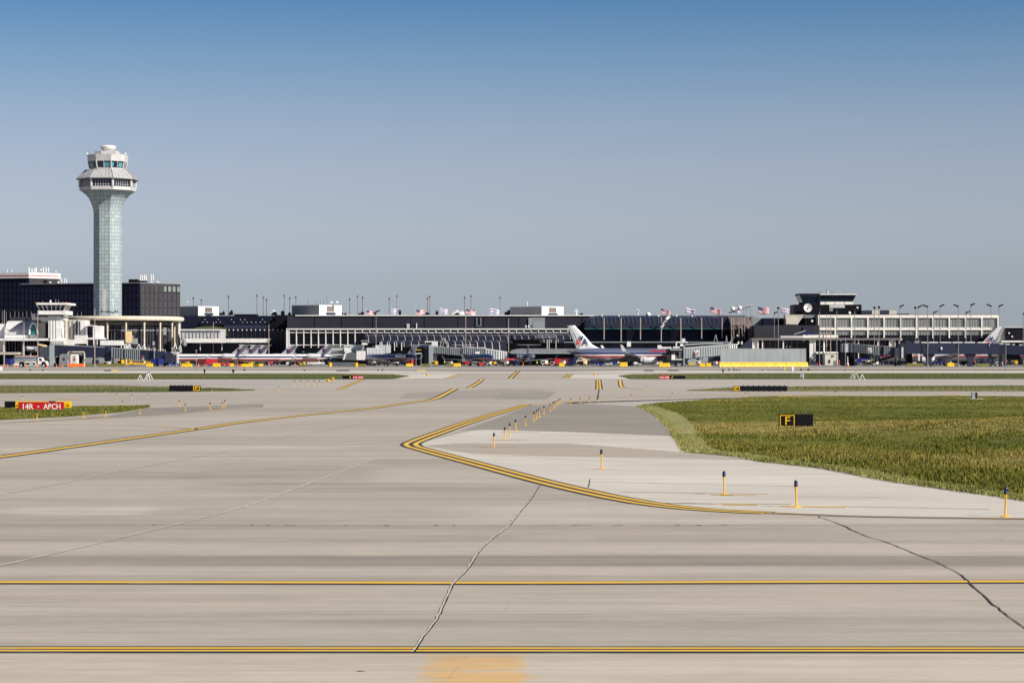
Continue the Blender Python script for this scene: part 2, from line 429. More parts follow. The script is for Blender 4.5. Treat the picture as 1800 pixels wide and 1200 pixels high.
sheet('apron_bright_band', [(-400,651.2),(2300,651.2),(2300,655),(-400,655.2)], Z2, m_white_strip)
sheet('island', [(600,656.2),(800,656.8),(810,658),(790,664.8),(700,665.3),(600,666)], Z3, m_white_strip)
sheet('island', [(1003,658),(1090,656.8),(1150,657),(1150,666.2),(1040,665.2),(990,664)], Z3, m_white_strip)
sheet('rubber_stain', [(640,650.3),(1010,650.3),(1100,651.2),(1000,652.8),(830,653.2),(700,651.9)], Z4, m_asph_dark)

# ------------------------------------------------------------------ painted lines
def worn_paint(name, col, wear=.35, sc=1.5):
    m, nt, bs = new_mat(name)
    n = noise(nt, coords(nt, (sc*.4, sc, 1)), 1.0, 8, .75)
    c = mixc(nt, col, (.40,.37,.33), ramp(nt, n, [(.28+.22*(1-wear)*0, 1.0 if wear > .5 else .55), (.45, wear*.45), (.6, wear*.15), (.7, 0)]), 'MIX')
    nt.links.new(c, bs.inputs['Base Color']); bs.inputs['Roughness'].default_value = .6
    MATS[name] = m; return m
worn_paint('line_yellow', (.84, .50, .008), .42)
worn_paint('line_black', (.022, .022, .026), .2)
worn_paint('line_faded', (.55, .36, .12), .9, 1.0)
worn_paint('line_red', (.5, .06, .06), .4)
worn_paint('stain_orange', (.62, .40, .16), .95, .8)
worn_paint('sealant_pale', (.56, .52, .46), .8)
worn_paint('sealant_black', (.03, .03, .03), .2, 5)
def smooth_line(pts, step=1.5):
    w = [Vector((*p, 0)) for p in pts]; out = []
    for i in range(len(w)-1):
        p0, p1, p2, p3 = w[max(0, i-1)], w[i], w[i+1], w[min(len(w)-1, i+2)]
        n = max(2, min(24, int((p2-p1).length/step)))
        for k in range(n):
            t = k/n
            out.append(0.5*((2*p1)+(p2-p0)*t+(2*p0-5*p1+4*p2-p3)*t*t+(3*p1-p0-3*p2+p3)*t**3))
    out.append(w[-1]); return out
def ribbon(mb, line, a, b, z, rnd=None):
    """strip between lateral offsets a and b of a world polyline"""
    n = len(line); vs = []
    for i, p in enumerate(line):
        d = line[min(n-1, i+1)]-line[max(0, i-1)]; d.z = 0; d.normalize(); nr = Vector((-d.y, d.x, 0))
        q = rnd.uniform(.65, 1.3) if rnd else 1
        vs += [(p.x+nr.x*a*q, p.y+nr.y*a*q, z), (p.x+nr.x*b*q, p.y+nr.y*b*q, z)]
    mb.add(vs, [(2*i, 2*i+1, 2*i+3, 2*i+2) for i in range(n-1)])
    return mb
def line(name, pts, spec, z=Z4, px=True, smooth=True):
    """spec: list of (offset from, offset to, material); every colour is one marking object"""
    w = [G(*p) for p in pts] if px else pts
    ln = smooth_line(w) if smooth else [Vector((*p, 0)) for p in w]
    objs = {}
    for k, (a, b, m) in enumerate(spec):
        if m not in objs: objs[m] = MB()
        ribbon(objs[m], ln, a, b, z+(.002 if m != 'line_black' else 0))
    for m, mb in objs.items():
        mb.keep_origin = True
        setting(mb.build(name, m))
SINGLE = [(-.40, .40, 'line_black'), (-.175, .175, 'line_yellow')]
SINGLE_THIN = [(-.32, .32, 'line_black'), (-.14, .14, 'line_yellow')]
DOUBLE = [(-.42, .42, 'line_black'), (.09, .285, 'line_yellow'), (-.285, -.09, 'line_yellow')]
line('painted_double_line', [(-40, 27.03), (-10, 27.0), (0, 26.99), (10, 26.97), (40, 26.9)], [(-.30, .29, 'line_black'), (.05, .18, 'line_yellow'), (-.185, -.055, 'line_yellow')], px=False)
line('painted_centre_line', [(-40, 35.1), (-8, 34.95), (0, 34.85), (8, 35.05), (40, 35.3)], [(-.25, .24, 'line_black'), (-.11, .17, 'line_yellow')], px=False)
line('painted_double_line', [(927,711),(840,736.5),(775,759),(735,774),(722,782),(745,790),(830,813),(960,847.5),(1080,874.5),(1170,889),(1260,897),(1350,901.3)], DOUBLE)
line('painted_double_line', [(1350,901.3),(1440,904.8),(1540,908),(1800,911.5),(2300,916)], [(-.20,.20,'line_black'),(.04,.13,'line_faded'),(-.13,-.04,'line_faded')])
line('painted_centre_line', [(-160,822),(0,803),(170,779),(345,754),(430,741.5),(560,727),(650,717.5),(740,705),(765,700.5),(785,691),(800,683)], SINGLE)
line('painted_centre_line', [(801,682.6),(812,681.8),(825,681)], [(-.14, .14, 'line_faded')])
line('painted_centre_line', [(825,681),(838,674),(848,666.5)], SINGLE)
line('painted_centre_line', [(897,665),(905,657.5),(912,652)], [(-.45,.45,'line_black'),(-.17,.17,'line_yellow')])
line('painted_branch_line', [(-60,746),(120,747),(240,748.5),(318,751.5),(350,754.6)], [(-.12, .12, 'line_faded')])
line('painted_edge_bars', [(1053,684),(1052,667)], [(-.40,.40,'line_black'),(.06,.24,'line_yellow'),(-.24,-.06,'line_yellow')], smooth=False)
line('painted_turn_line', [(596,683.5),(618,675),(638,667)], [(-.34,.34,'line_black'),(.05,.22,'line_yellow'),(-.22,-.05,'line_yellow')])
line('painted_edge_bars', [(994,664),(1003,657.5)], [(-.55,.55,'line_black'),(.1,.34,'line_yellow'),(-.34,-.1,'line_yellow')], smooth=False)
line('painted_edge_bars', [(785,665),(796,661.5),(807,657.5)], [(-.55,.55,'line_faded'),(-.6,-.45,'line_black')])
for a, b in [(822,826),(832,836),(845,859),(867,873),(881,888),(907,915),(921,926),(930,945),(952,958),(967,973)]:
    line('painted_red_dash', [(a,664.4),(b,664.4)], [(-.9,.9,'line_red')], smooth=False)
line('painted_edge_line', [(925,711.5),(985,706.5),(1060,700.5),(1190,697.2),(1330,695.5)], [(-.35,.2,'line_faded')])
line('painted_edge_line', [(1090,668),(1091,676),(1095,681),(1110,682.5),(1135,684)], [(-.3,.3,'line_black'),(-.15,.15,'line_yellow')])
line('painted_edge_line', [(-60,746),(0,743.5),(150,735.5),(300,728),(400,719.5),(452,715)], [(-.15,.12,'line_faded')])
for (a, b, w) in [((1190,884.6),(1390,886.2),.05),((1170,884),(1260,885.8),.05),((1090,864.3),(1350,868.4),.05),((1270,886.8),(1332,887.4),.14),((1372,889.6),(1487,891.6),.12),
                  ((1480,890),(1740,895),.04),((1250,869.8),(1330,870.8),.07),((1000,845.5),(1400,855),.03),((960,806),(1120,812),.03),((1040,824.5),(1085,824.6),.05),((1400,872),(1560,874),.03)]:
    line('painted_dash', [a, b], [(-w, w, 'line_yellow' if w > .06 else 'line_faded')], smooth=False)
for (x, y, h) in [(868,785.5,24),(887,773,24),(907,759.5,26),(924,748.6,16),(940,740.5,16),(956,728.6,18),(972,719.3,18),(1004,710.5,18),(1052,706.3,15),(1109,701.4,16),(1181,698.4,20),(1310,696.2,12),
                  (1480,695.3,14),(147,735,9),(246,728,17),(325,722.4,16),(369,719.8,14),(205,699.8,7),(391,717.2,9),(1276,870.3,8)]:
    line('painted_dash', [(x-h, y), (x+h*1.6, y+.3)], [(-.12, .12, 'line_faded')], smooth=False)
line('painted_hatch', [(1655,693.2),(1700,694.4)], [(-.9,.9,'line_black'),(-.6,.6,'line_yellow')], smooth=False)
line('painted_hatch', [(1368,694),(1410,697)], [(-.25,.25,'line_yellow')], smooth=False)
line('painted_hatch', [(112,700.8),(138,698.6)], [(-.7,.7,'line_faded')], smooth=False)
for i in range(4):
    line('painted_hatch', [(449+i*4.0,713.7),(451.5+i*4.0,713.7)], [(-.9,.9,'line_black' if i % 2 == 0 else 'line_yellow')], smooth=False)
# faded orange patch beyond the near edge line
# cracks, sealed joints
def crack(pts, w, m, seed, jit=.05):
    rnd = random.Random(seed); w0 = [G(*p) for p in pts]
    ln = smooth_line(w0, .35)
    for p in ln: p.x += rnd.uniform(-jit, jit)*.6; p.y += rnd.uniform(-jit, jit)
    mb = MB(); mb.keep_origin = True; ribbon(mb, ln, -w, w, Z4+.003, rnd)
    setting(mb.build('pavement_crack', m))
CR1 = [(727,1146),(745,1118),(768,1088),(785,1052),(798,1024),(822,1000),(843,968),(868,944),(893,925),(912,902),(932,878),(948,852)]
crack(CR1[:10], .024, 'sealant_pale', 1, .012); crack([(x+2.0, y) for x, y in CR1], .009, 'sealant_black', 1, .012)
crack([(1438,908),(1475,921),(1520,941),(1560,954),(1605,972),(1650,990),(1690,1012),(1720,1040),(1760,1073),(1800,1101),(1860,1140)], .013, 'sealant_black', 2, .03)
crack([(1037,842),(1036,850),(1034,857)], .012, 'sealant_black', 5, .0)
crack([(-60,1008),(0,994),(150,960),(300,924),(420,893),(520,858),(600,828),(660,806)], .035, 'sealant_pale', 3, .03)
crack([(-60,884),(0,870),(120,847),(220,826),(330,806),(400,793)], .04, 'sealant_pale', 4, .04)
crack([(480,772),(560,757),(640,745)], .04, 'sealant_pale', 6, .04)
crack([(1050,702),(1053,684.5)], .06, 'line_black', 8, .0)
for k, (a, b) in enumerate([(268,273),(441,446),(470,476),(500,520),(606,611),(674,684),(765,772),(795,800),(862,866),(968,972),(1005,1040),(1080,1095),(1190,1196),(1225,1232),(1268,1276)]):
    crack([(a,923.3),((a+b)/2,923.2),(b,923.4)], .03, 'sealant_black', 20+k, .02)
crack([(120,1078),(350,1078),(560,1079),(760,1078),(900,1079),(1300,1079),(1800,1077)], .010, 'sealant_pale', 40, .02)
crack([(0,923),(450,923.6),(900,923.4),(1350,922.6),(1800,922)], .012, 'line_black', 41, .02)
# fresh pale repair and tiny debris
0 and sheet('repair_patch', [(20,902),(90,890),(235,882),(200,900),(130,912),(30,913)], Z1, concrete('concrete_repair', (.47,.445,.40), streak=.12, joints=False))
0 and sheet('repair_patch', [(-40,780),(120,772),(330,786),(540,788),(520,796),(300,792),(100,798),(-40,802)], Z1, concrete('concrete_repair_b', (.46,.435,.395), streak=.2, joints=False))

# ------------------------------------------------------------------ grass
def grass_material(name, a, b, c, sc=1.0):
    m, nt, bs = new_mat(name)
    n1 = noise(nt, coords(nt, (.035*sc, .075*sc, 1)), 1.0, 6, .62)
    n2 = noise(nt, coords(nt, (.8*sc, 1.6*sc, 2)), 1.0, 7, .8)
    if name.startswith('turf') and 'far' not in name and 'mid' not in name and 'mown' not in name:
        sp = nt.nodes.new('ShaderNodeSeparateXYZ'); nt.links.new(coords(nt), sp.inputs[0])
        yy = math_n(nt, 'ADD', sp.outputs[1], math_n(nt, 'MULTIPLY', math_n(nt, 'SUBTRACT', noise(nt, coords(nt, (.07, .035, 1)), 1.0, 5, .65), .5), 46))
        bd = ramp(nt, math_n(nt, 'DIVIDE', yy, 200.0), [(0, .5), (.28, .50), (.33, .44), (.365, .56), (.39, .54), (.405, .38), (.46, .36), (.485, .60), (.56, .62), (.59, .33), (.74, .33), (.80, .46), (.9, .42), (.93, .56)])
        n3 = noise(nt, coords(nt, (.16, .26, 1)), 1.0, 4, .6)
        n1 = math_n(nt, 'ADD', math_n(nt, 'ADD', math_n(nt, 'MULTIPLY', n1, .42), math_n(nt, 'MULTIPLY', n3, .30)), math_n(nt, 'MULTIPLY', bd, .32))
    col = ramp(nt, n1, [(.36, a), (.5, b), (.63, c)])
    col = mixc(nt, col, ramp(nt, n2, [(.3, .62), (.7, 1.35)]))
    at = nt.nodes.new('ShaderNodeAttribute'); at.attribute_name = 'tone'
    col = mixc(nt, col, at.outputs['Color'], 1.0, 'MULTIPLY') if name.endswith('blades') else col
    nt.links.new(col, bs.inputs['Base Color']); bs.inputs['Roughness'].default_value = .75
    bs.inputs['Specular IOR Level'].default_value = .15
    bump(nt, bs, n2, .8, .15)
    MATS[name] = m; return m
GA, GB, GC = (.062,.088,.013), (.145,.155,.030), (.30,.25,.09)
grass_material('turf', GA, GB, GC); grass_material('turf_blades', GA, GB, GC)
grass_material('turf_mown', (.19,.215,.075), (.27,.285,.12), (.34,.335,.165))
grass_material('turf_far', (.065,.088,.022), (.095,.108,.03), (.14,.135,.045), .35)
grass_material('turf_mid', (.075,.10,.025), (.15,.145,.05), (.20,.17,.07), .5)
def interp(tab, y):
    if y <= tab[0][0]: return tab[0][1]
    for (a, va), (b, vb) in zip(tab[:-1], tab[1:]):
        if y <= b: return va+(vb-va)*(y-a)/(b-a)
    return tab[-1][1]
def tabl(pts): # pixel boundary -> sorted (Y, X)
    return sorted([(G(*p)[1], G(*p)[0]) for p in pts])
LB = tabl([(5200,1008),(3600,985),(2600,945),(2100,918),(1960,900),(1800,880),(1720,868),(1650,858),(1560,845),(1440,822),(1340,812),(1290,802),(1205,794.5),(1195,778),(1175,750),(1150,728),(1122,714),(1160,709),(1240,703),(1330,699),(1450,697.2)])
MOWN = [(47,.5),(55,.75),(60,.8),(70,.8),(78,.9),(81,1.2),(85,1.1),(95,1.0),(110,1.3),(130,1.5),(152,1.2),(156,0),(190,0)]
def hill(x, y):  # the gentle rise at the right
    h = .06*mnoise.noise(Vector((x*.12, y*.12, 3)))
    dx, dy = (x-25)/7.5, (y-97)/15
    return .05+h+.75*math.exp(-(dx*dx+dy*dy))
def grid_grass(name, tabL, y0, y1, xr, m, hf, off=lambda y: 0.0, dy=.5, nx=60, kind='structure'):
    vs = []; ys = []; y = y0
    while y < y1: ys.append(y); y += dy*(1 if y < 90 else 2)
    ys.append(y1)
    rnd = random.Random(3)
    for y in ys:
        xl = interp(tabL, y)+off(y)+rnd.uniform(-.05, .05)+.16*mnoise.noise(Vector((y*.9, 5, 1))); xe = xr(y)
        for i in range(nx+1):
            t = (i/nx)**1.6; x = xl+(xe-xl)*t
            edge = min(1.0, (x-xl)/.35)
            vs.append((x, y, .03 + hf(x, y)*edge if i else .0))
    k = nx+1; fs = []
    for j in range(len(ys)-1):
        for i in range(nx): fs.append((j*k+i, j*k+i+1, (j+1)*k+i+1, (j+1)*k+i))
    mb = MB(); mb.v = vs; mb.f = fs; mb.keep_origin = True; mb.smooth = True
    return setting(mb.build(name, m), kind)
grid_grass('mown_grass_edge', LB, 36.5, 189, lambda y: interp(LB, y)+interp(MOWN, y)+.6, 'turf_mown', lambda x, y: .03, nx=6)
grid_grass('grass_field', LB, 36.5, 189, lambda y: 75.0, 'turf', hill, off=lambda y: interp(MOWN, y), nx=90)
# blades: near tufts as real geometry
def blades(name, n, pick, hgt, m, seed, wid=.012, tone=(.7, 1.35)):
    rng = np.random.default_rng(seed); V = []; F = []; T = []
    for i in range(n):
        r = pick(rng)
        if r is None: continue
        x, y, z, s = r
        for b in range(3):
            a = rng.uniform(0, 6.283); h = hgt*s*rng.uniform(.5, 1.25)*(1 if y < 75 else max(.45, 1-(y-75)/70)); w = wid*s*(1+y/60)
            lx, ly = rng.normal(0, .35)*h, rng.normal(0, .35)*h
            ox, oy = rng.uniform(-.08, .08), rng.uniform(-.08, .08)
            k = len(V)
            V += [(x+ox-w*math.cos(a), y+oy-w*math.sin(a), z-.02), (x+ox+w*math.cos(a), y+oy+w*math.sin(a), z-.02), (x+ox+lx, y+oy+ly, z+h)]
            F.append((k, k+1, k+2)); t = rng.uniform(*tone); wm = rng.uniform(.0, .35)
            T += [(t*(1+wm), t*(1+wm*.5), t*(1-wm*.6), 1)]*3
    me = bpy.data.meshes.new(name); me.from_pydata(V, [], F)
    ca = me.color_attributes.new('tone', 'FLOAT_COLOR', 'POINT'); ca.data.foreach_set('color', np.array(T, dtype=np.float32).ravel())
    me.materials.append(M(m)); o = bpy.data.objects.new(name, me); COL.objects.link(o)
    return setting(o, 'stuff')
def pick_field(rng):
    y = 41+(188-41)*rng.uniform()**1.7
    xl = interp(LB, y)+interp(MOWN, y)
    xr_ = max(.235*y+15, xl+1)
    x = rng.uniform(xl-.1, xr_)
    cl = mnoise.noise(Vector((x*.35, y*.2, 9)))
    return (x, y, hill(x, y)+.02, 1.0+.6*cl)
blades('grass_blades', 105000, pick_field, .13, 'turf_blades', 5, .010, (.6, 1.3))
MATS['turf_mown_blades'] = grass_material('turf_mown_blades', (.18,.21,.07), (.26,.28,.11), (.33,.325,.15))
def pick_mown(rng):
    y = 47+(155-47)*rng.uniform()**1.4
    xl = interp(LB, y); x = rng.uniform(xl-.12, xl+interp(MOWN, y)+.2)
    return (x, y, .05, 1.0)
blades('mown_grass_blades', 14000, pick_mown, .055, 'turf_mown_blades', 6, .010, (.75, 1.2))
# farther strips, slightly raised with ragged rims
def strip(name, top, bot, m, z=.10):
    """top / bot: pixel boundaries left to right"""
    def at(tab, px): return interp(tab, px)
    x0 = min(top[0][0], bot[0][0]); x1 = max(top[-1][0], bot[-1][0])
    vs = []; n = int((x1-x0)/4); rnd = random.Random(11)
    for i in range(n+1):
        px = x0+(x1-x0)*i/n; a = at(top, px); b = max(at(bot, px), a+.05)
        for k, t in enumerate((0, .08, .5, .92, 1)):
            gx, gy = G(px, a+(b-a)*t)
            zz = 0.015 if k in (0, 4) else z*(.5+.9*rnd.random())
            vs.append((gx, gy, zz))
    fs = [(i*5+k, i*5+5+k, i*5+6+k, i*5+1+k) for i in range(n) for k in range(4)]
    mb = MB(); mb.v = vs; mb.f = fs; mb.keep_origin = True
    return setting(mb.build(name, m))
strip('grass_strip', [(-260,656.2),(300,656.4),(600,656.8),(690,657.6),(719,660.8)], [(-260,666.3),(600,666.4),(690,666.2),(719,661.2)], 'turf_far', .08)
strip('grass_strip', [(1088,660.4),(1110,657.6),(1300,656),(2100,655.6)], [(1088,660.6),(1108,666.2),(1300,666.4),(2100,666)], 'turf_far', .08)
strip('grass_strip', [(-260,677.2),(200,677),(300,680),(380,682.2),(449,685.6)], [(-260,692.5),(0,691),(300,688.6),(400,687.3),(449,686)], 'turf_mid', .07)
strip('grass_strip', [(1208,686),(1290,681.2),(1400,679),(1800,677.2),(2100,677)], [(1208,686.6),(1290,687.4),(1800,687.4),(2100,687.4)], 'turf_mid', .07)
strip('grass_strip', [(-260,719),(0,717.2),(160,716),(262,715.2)], [(-260,753),(0,738),(120,732),(220,723.5),(262,716)], 'turf', .12)
LEFT_B = [(0,738),(120,732),(220,723.5),(262,716)]
def pick_left(rng):
    px = rng.uniform(-20, 262); a = interp([(0,717.2),(160,716),(262,715.2)], px); b = interp(LEFT_B, px)
    x, y = G(px, a+(b-a)*rng.uniform())
    return (x, y, .08, 1.0)
blades('grass_blades', 5000, pick_left, .16, 'turf_blades', 8)
strip('grass_strip', [(1350,650.6),(2100,650.4)], [(1350,651.1),(2100,651.3)], 'turf_far', .1)

# ================================================================== TAXIWAY EDGE LIGHTS
def edge_light_proto():
    t = thing('edge_light', '', 'edge light')
    MB().lathe((0,0,0), [(.16,0),(.16,.012),(.09,.03),(.04,.04)], 14).build('base_plate', 'post_yellow', t)
    MB().lathe((0,0,0), [(.026,.03),(.026,.50),(.036,.52),(.045,.60)], 12).build('post', 'post_yellow', t, smooth=True)
    c = MB().lathe((0,0,0), [(.045,.60),(.060,.61),(.063,.66),(.050,.68)], 14).build('collar', 'navy', t, smooth=True)
    MB().lathe((0,0,0), [(.052,.675),(.058,.72),(.050,.765),(.028,.79),(.001,.80)], 14).build('lens', 'lens_blue', t, smooth=True)
    return tree(t)
ELP = edge_light_proto()
ORD = ['first','second','third','fourth','fifth','sixth','seventh','eighth','ninth','tenth','eleventh','twelfth','thirteenth','fourteenth','fifteenth','sixteenth','seventeenth','eighteenth','nineteenth','twentieth','twenty-first','twenty-second','twenty-third','twenty-fourth','twenty-fifth','twenty-sixth','twenty-seventh','twenty-eighth','twenty-ninth','thirtieth','thirty-first','thirty-second','thirty-third','thirty-fourth','thirty-fifth']
near = [(1767,908,855,'nearest blue-capped yellow edge light, at the right beside the mown grass'),
        (1400,891,843,'blue-capped yellow edge light beside a bright yellow dash on the pale shoulder'),
        (1273,869,827,'blue-capped yellow edge light in the middle of the pale shoulder, left of the dashed one'),
        (1058,824,789,'lone blue-capped yellow edge light between the V line and the grass corner')]
for x, b, t, l in near:
    g = G(x, b); put(ELP, g[0], g[1], label=l, group='blue-capped lights along the taxiway edge', sc=(.74, .74, (b-t)/FOC*g[1]/.80))
row = [(868,785.5,760),(887,773,750),(896,766,743),(907,759,737),(924,748,729),(938,740,723),(943,736,720),(948,733,717),(956,728,713),(967,722,709),(972,719,706),(975,717,705),(979,713,703.5),(982,710.4,701),(985,709,700.5),(1004,710,699.5),(1020,708,698.5),(1036,707,697.5),(1052,706,696.5),(1109,701,693),(1181.5,698,690.4)]
for i, (x, b, t) in enumerate(row):
    g = G(x, b); put(ELP, g[0], g[1], label=f'blue-capped edge light, {ORD[i]} from the near end of the row past the dark asphalt shoulder', group='blue-capped lights along the taxiway edge', sc=(.74, .74, (b-t)/FOC*g[1]/.80))
rest = [(1310,696,689,'right side beyond the lawn'),(1255,687,681,'left of the long black sign with the yellow F'),(1137,685,679,'beside the bent yellow line'),(1468.7,695,687,'on the far edge of the big lawn, middle'),(1427,688,683,'just right of the long black sign'),(1661,687,682,'near the right grey utility stand'),(1694,688,685,'at the hatched yellow paint')]
for x, b, t, l in rest:
    g = G(x, b); put(ELP, g[0], g[1], label='small distant edge light '+l, group='blue-capped lights along the taxiway edge', sc=(.74, .74, (b-t)/FOC*g[1]/.80))
left = [(65,737,722),(147.5,734.5,719),(185.5,732.5,717.5),(246,727.5,713.5),(325.5,722,709),(369.5,719.5,707),(391,717,706),(395.5,715,702.5)]
for i, (x, b, t) in enumerate(left):
    g = G(x, b); put(ELP, g[0], g[1], label=f'blue-capped edge light, {ORD[i]} from the left in the row by the red sign', group='blue-capped lights along the taxiway edge', sc=(.74, .74, (b-t)/FOC*g[1]/.80))
left2 = [(39.5,702,695.5),(205.5,699,691),(215,713.5,704),(232,701,693),(260,699,691.5),(315,713.5,703),(186,690.5,685),(373,688.6,682),(489.7,686,679)]
for i, (x, b, t) in enumerate(left2):
    g = G(x, b); put(ELP, g[0], g[1], label=f'thin distant edge light, {ORD[i]} of those behind the red sign and the left grass strips', group='blue-capped lights along the taxiway edge', sc=(.74, .74, (b-t)/FOC*g[1]/.80))
# small yellow guard lights on the far taxiway
def stub_proto():
    t = thing('marker_light', '', 'marker light')
    MB().box(-.28,.28,-.2,.2,.35,.95).build('housing', 'post_yellow', t, bevel=.04)
    MB().tube((0,0,0),(0,0,.36),.06).build('post', 'post_yellow', t)
    MB().tube((-.1,-.22,.65),(-.1,-.19,.65),.16,n=12).build('lens', 'black_paint', t)
    return tree(t)
SP = stub_proto()
for i, (x, b) in enumerate([(518,678),(529,678),(541,678),(552,678),(562,678)]):
    g = G(x, b); put(ELP, g[0], g[1], label=f'tiny orange edge light, {ORD[i]} from the left in the faint dotted row', group='blue-capped lights along the taxiway edge', sc=(1,1,.8))
for x, b, l in [(576,674.3,'small yellow guard light, left of the pair below the left runway sign'),(585,671.2,'small yellow guard light, right of the pair below the left runway sign'),
                (751,662.8,'yellow and black guard light on the left white island'),(1045,661.5,'dark guard light on the right white island')]:
    g = G(x, b); put(SP, g[0], g[1], label=l, group='guard lights', sc=(.6,.6,.62))
# ================================================================== SIGNS
def sign_box(t, x0, x1, z0, z1, y0, d, m, name='panel', frame='black_paint', b=.015):
    MB().box(x0, x1, y0, y0+d, z0, z1).build(name, m, t, bevel=b)
def sign_legs(t, x0, x1, z0, y, n):
    for i in range(n):
        x = x0+(x1-x0)*(i+.5)/n
        MB().tube((x, y, 0), (x, y, z0+.02), .03).tube((x, y, 0), (x, y, .03), .07).build('leg', 'black_paint', t)
def border(t, x0, x1, z0, z1, y, w, m):
    mb = MB()
    mb.box(x0, x1, y, y+.008, z1-w, z1).box(x0, x1, y, y+.008, z0, z0+w).box(x0, x0+w, y, y+.008, z0+w, z1-w).box(x1-w, x1, y, y+.008, z0+w, z1-w)
    mb.build('border', m, t)
# -- F sign in the grass
D = DG(754)
gz = hill(X(1399, D), D)
t = thing('taxiway_sign', 'black sign with a yellow boxed F standing in the big grass field', 'sign', (X(1399, D), D, gz))
x0, xm, x1 = X(1369, D), X(1398.5, D), X(1429, D); za, zb = Z(751, D), Z(727.5, D)
sign_box(t, x0, xm-.01, za, zb, D-.1, .22, 'black_panel'); sign_box(t, xm+.01, x1, za, zb, D-.1, .22, 'black_panel', 'blank_panel')
border(t, x0+.04, xm-.06, za+.04, zb-.04, D-.112, .035, 'sign_yellow')
text_mesh('F', X(1380, D), X(1388.5, D), Z(746, D), Z(732, D), D-.112, 'sign_yellow', t, weight=.0)
for px in (1377, 1391.5, 1406, 1421): MB().tube((X(px, D), D, gz), (X(px, D), D, za+.02), .03).build('leg', 'black_paint', t)
# -- red 14R - APCH sign with the yellow and black panel behind it
D = DG(722.5)
t = thing('runway_sign', 'red sign with white lettering 14R - APCH in the left grass', 'sign', (X(73, D), D, 0))
x0, x1, za, zb = X(33, D), X(112.5, D), Z(721, D), Z(706.3, D)
sign_box(t, x0, x1, za, zb, D-.12, .24, 'sign_red')
border(t, x0+.02, x1-.02, za+.02, zb-.02, D-.13, .02, 'dark_red')
text_mesh('14R', X(41, D), X(59.5, D), Z(719, D), Z(709.2, D), D-.135, 'sign_white', t, weight=.01)
text_mesh('-', X(66, D), X(70, D), Z(714.9, D), Z(713.5, D), D-.135, 'sign_white', t, weight=.02)
text_mesh('APCH', X(77, D), X(107, D), Z(719, D), Z(709.2, D), D-.135, 'sign_white', t, weight=.01)
for px in (40, 52, 62, 72, 85, 96, 106): MB().tube((X(px, D), D, 0), (X(px, D), D, za+.02), .03).build('leg', 'black_paint', t)
D = DG(719.8)
t = thing('taxiway_sign', 'yellow and black direction sign half hidden behind the red sign', 'sign', (X(66, D), D, 0))
za, zb = Z(719, D), Z(705, D)
sign_box(t, X(8.5, D), X(27, D), za, zb, D-.1, .2, 'black_panel', 'blank_panel')
sign_box(t, X(27.4, D), X(125, D), za, zb, D-.1, .2, 'sign_yellow')
def arrow(t, cx, cz, w, y, m, dirx=1):
    s = dirx*w/2; a = MB().box(cx-w/2, cx+w/2*.6, y, y+.01, cz-w*.06, cz+w*.06)
    a.plate([(cx+s, cz), (cx+s*.25, cz+w*.36), (cx+s*.02, cz+w*.30), (cx+s*.5, cz), (cx+s*.02, cz-w*.30), (cx+s*.25, cz-w*.36)], y-.001, y+.009)
    a.build('arrow', m, t)
arrow(t, X(119, D), Z(712.3, D), .24, D-.115, 'black_paint'); arrow(t, X(32, D), Z(712.3, D), .2, D-.115, 'black_paint', -1)
MB().box(X(87, D), X(98, D), D-.12, D-.1, Z(706.2, D), Z(704.6, D)).build('lamp_hood', 'black_paint', t)
for px in (12, 22, 34, 50, 66, 82, 100, 118): MB().tube((X(px, D), D, 0), (X(px, D), D, za+.02), .03).build('leg', 'black_paint', t)
# -- long black signs ending in a yellow F
def long_sign(a, f0, f1, b, top, bot, label, nsec):
    D = DG(bot+.5); t = thing('taxiway_sign', label, 'sign', (X((a+b)/2, D), D, 0))
    za, zb = Z(bot-.4, D), Z(top+.4, D)
    x0, x1 = X(f0, D), X(f1, D)
    sign_box(t, x0, x1, za, zb, D-.14, .28, 'black_panel')
    border(t, x0+.06, x1-.06, za+.05, zb-.05, D-.155, .06, 'sign_yellow')
    cx = (x0+x1)/2
    text_mesh('F', cx-.12, cx+.14, za+.15, zb-.13, D-.16, 'sign_yellow', t, weight=.0)
    xa, xb = (X(a, D), x0-.02) if a < f0 else (x1+.02, X(b, D))
    for i in range(nsec):
        u0 = xa+(xb-xa)*i/nsec; u1 = xa+(xb-xa)*(i+1)/nsec
        MB().box(u0+.01, u1-.01, D-.14, D+.14, za, zb).build('blank_panel', 'black_panel', t, bevel=.02)
        for k in range(3):
            u = u0+(u1-u0)*(k+.5)/3
            MB().ball((u, D-.02, zb+.01), .06, 1, 8, 6).build('top_lamp', 'black_paint', t)
            MB().tube((u, D, 0), (u, D, za+.02), .04).build('leg', 'black_paint', t)
    for u in (x0+.15, x1-.15): MB().tube((u, D, 0), (u, D, za+.02), .04).build('leg', 'black_paint', t)
long_sign(297.5, 339, 352.5, 352.5, 677, 687.6, 'long black sign with a yellow F at its right end, on the left middle strip', 2)
long_sign(1288, 1288, 1301, 1384, 677.6, 687.6, 'long black sign with a yellow F at its left end, behind the big grass field', 3)
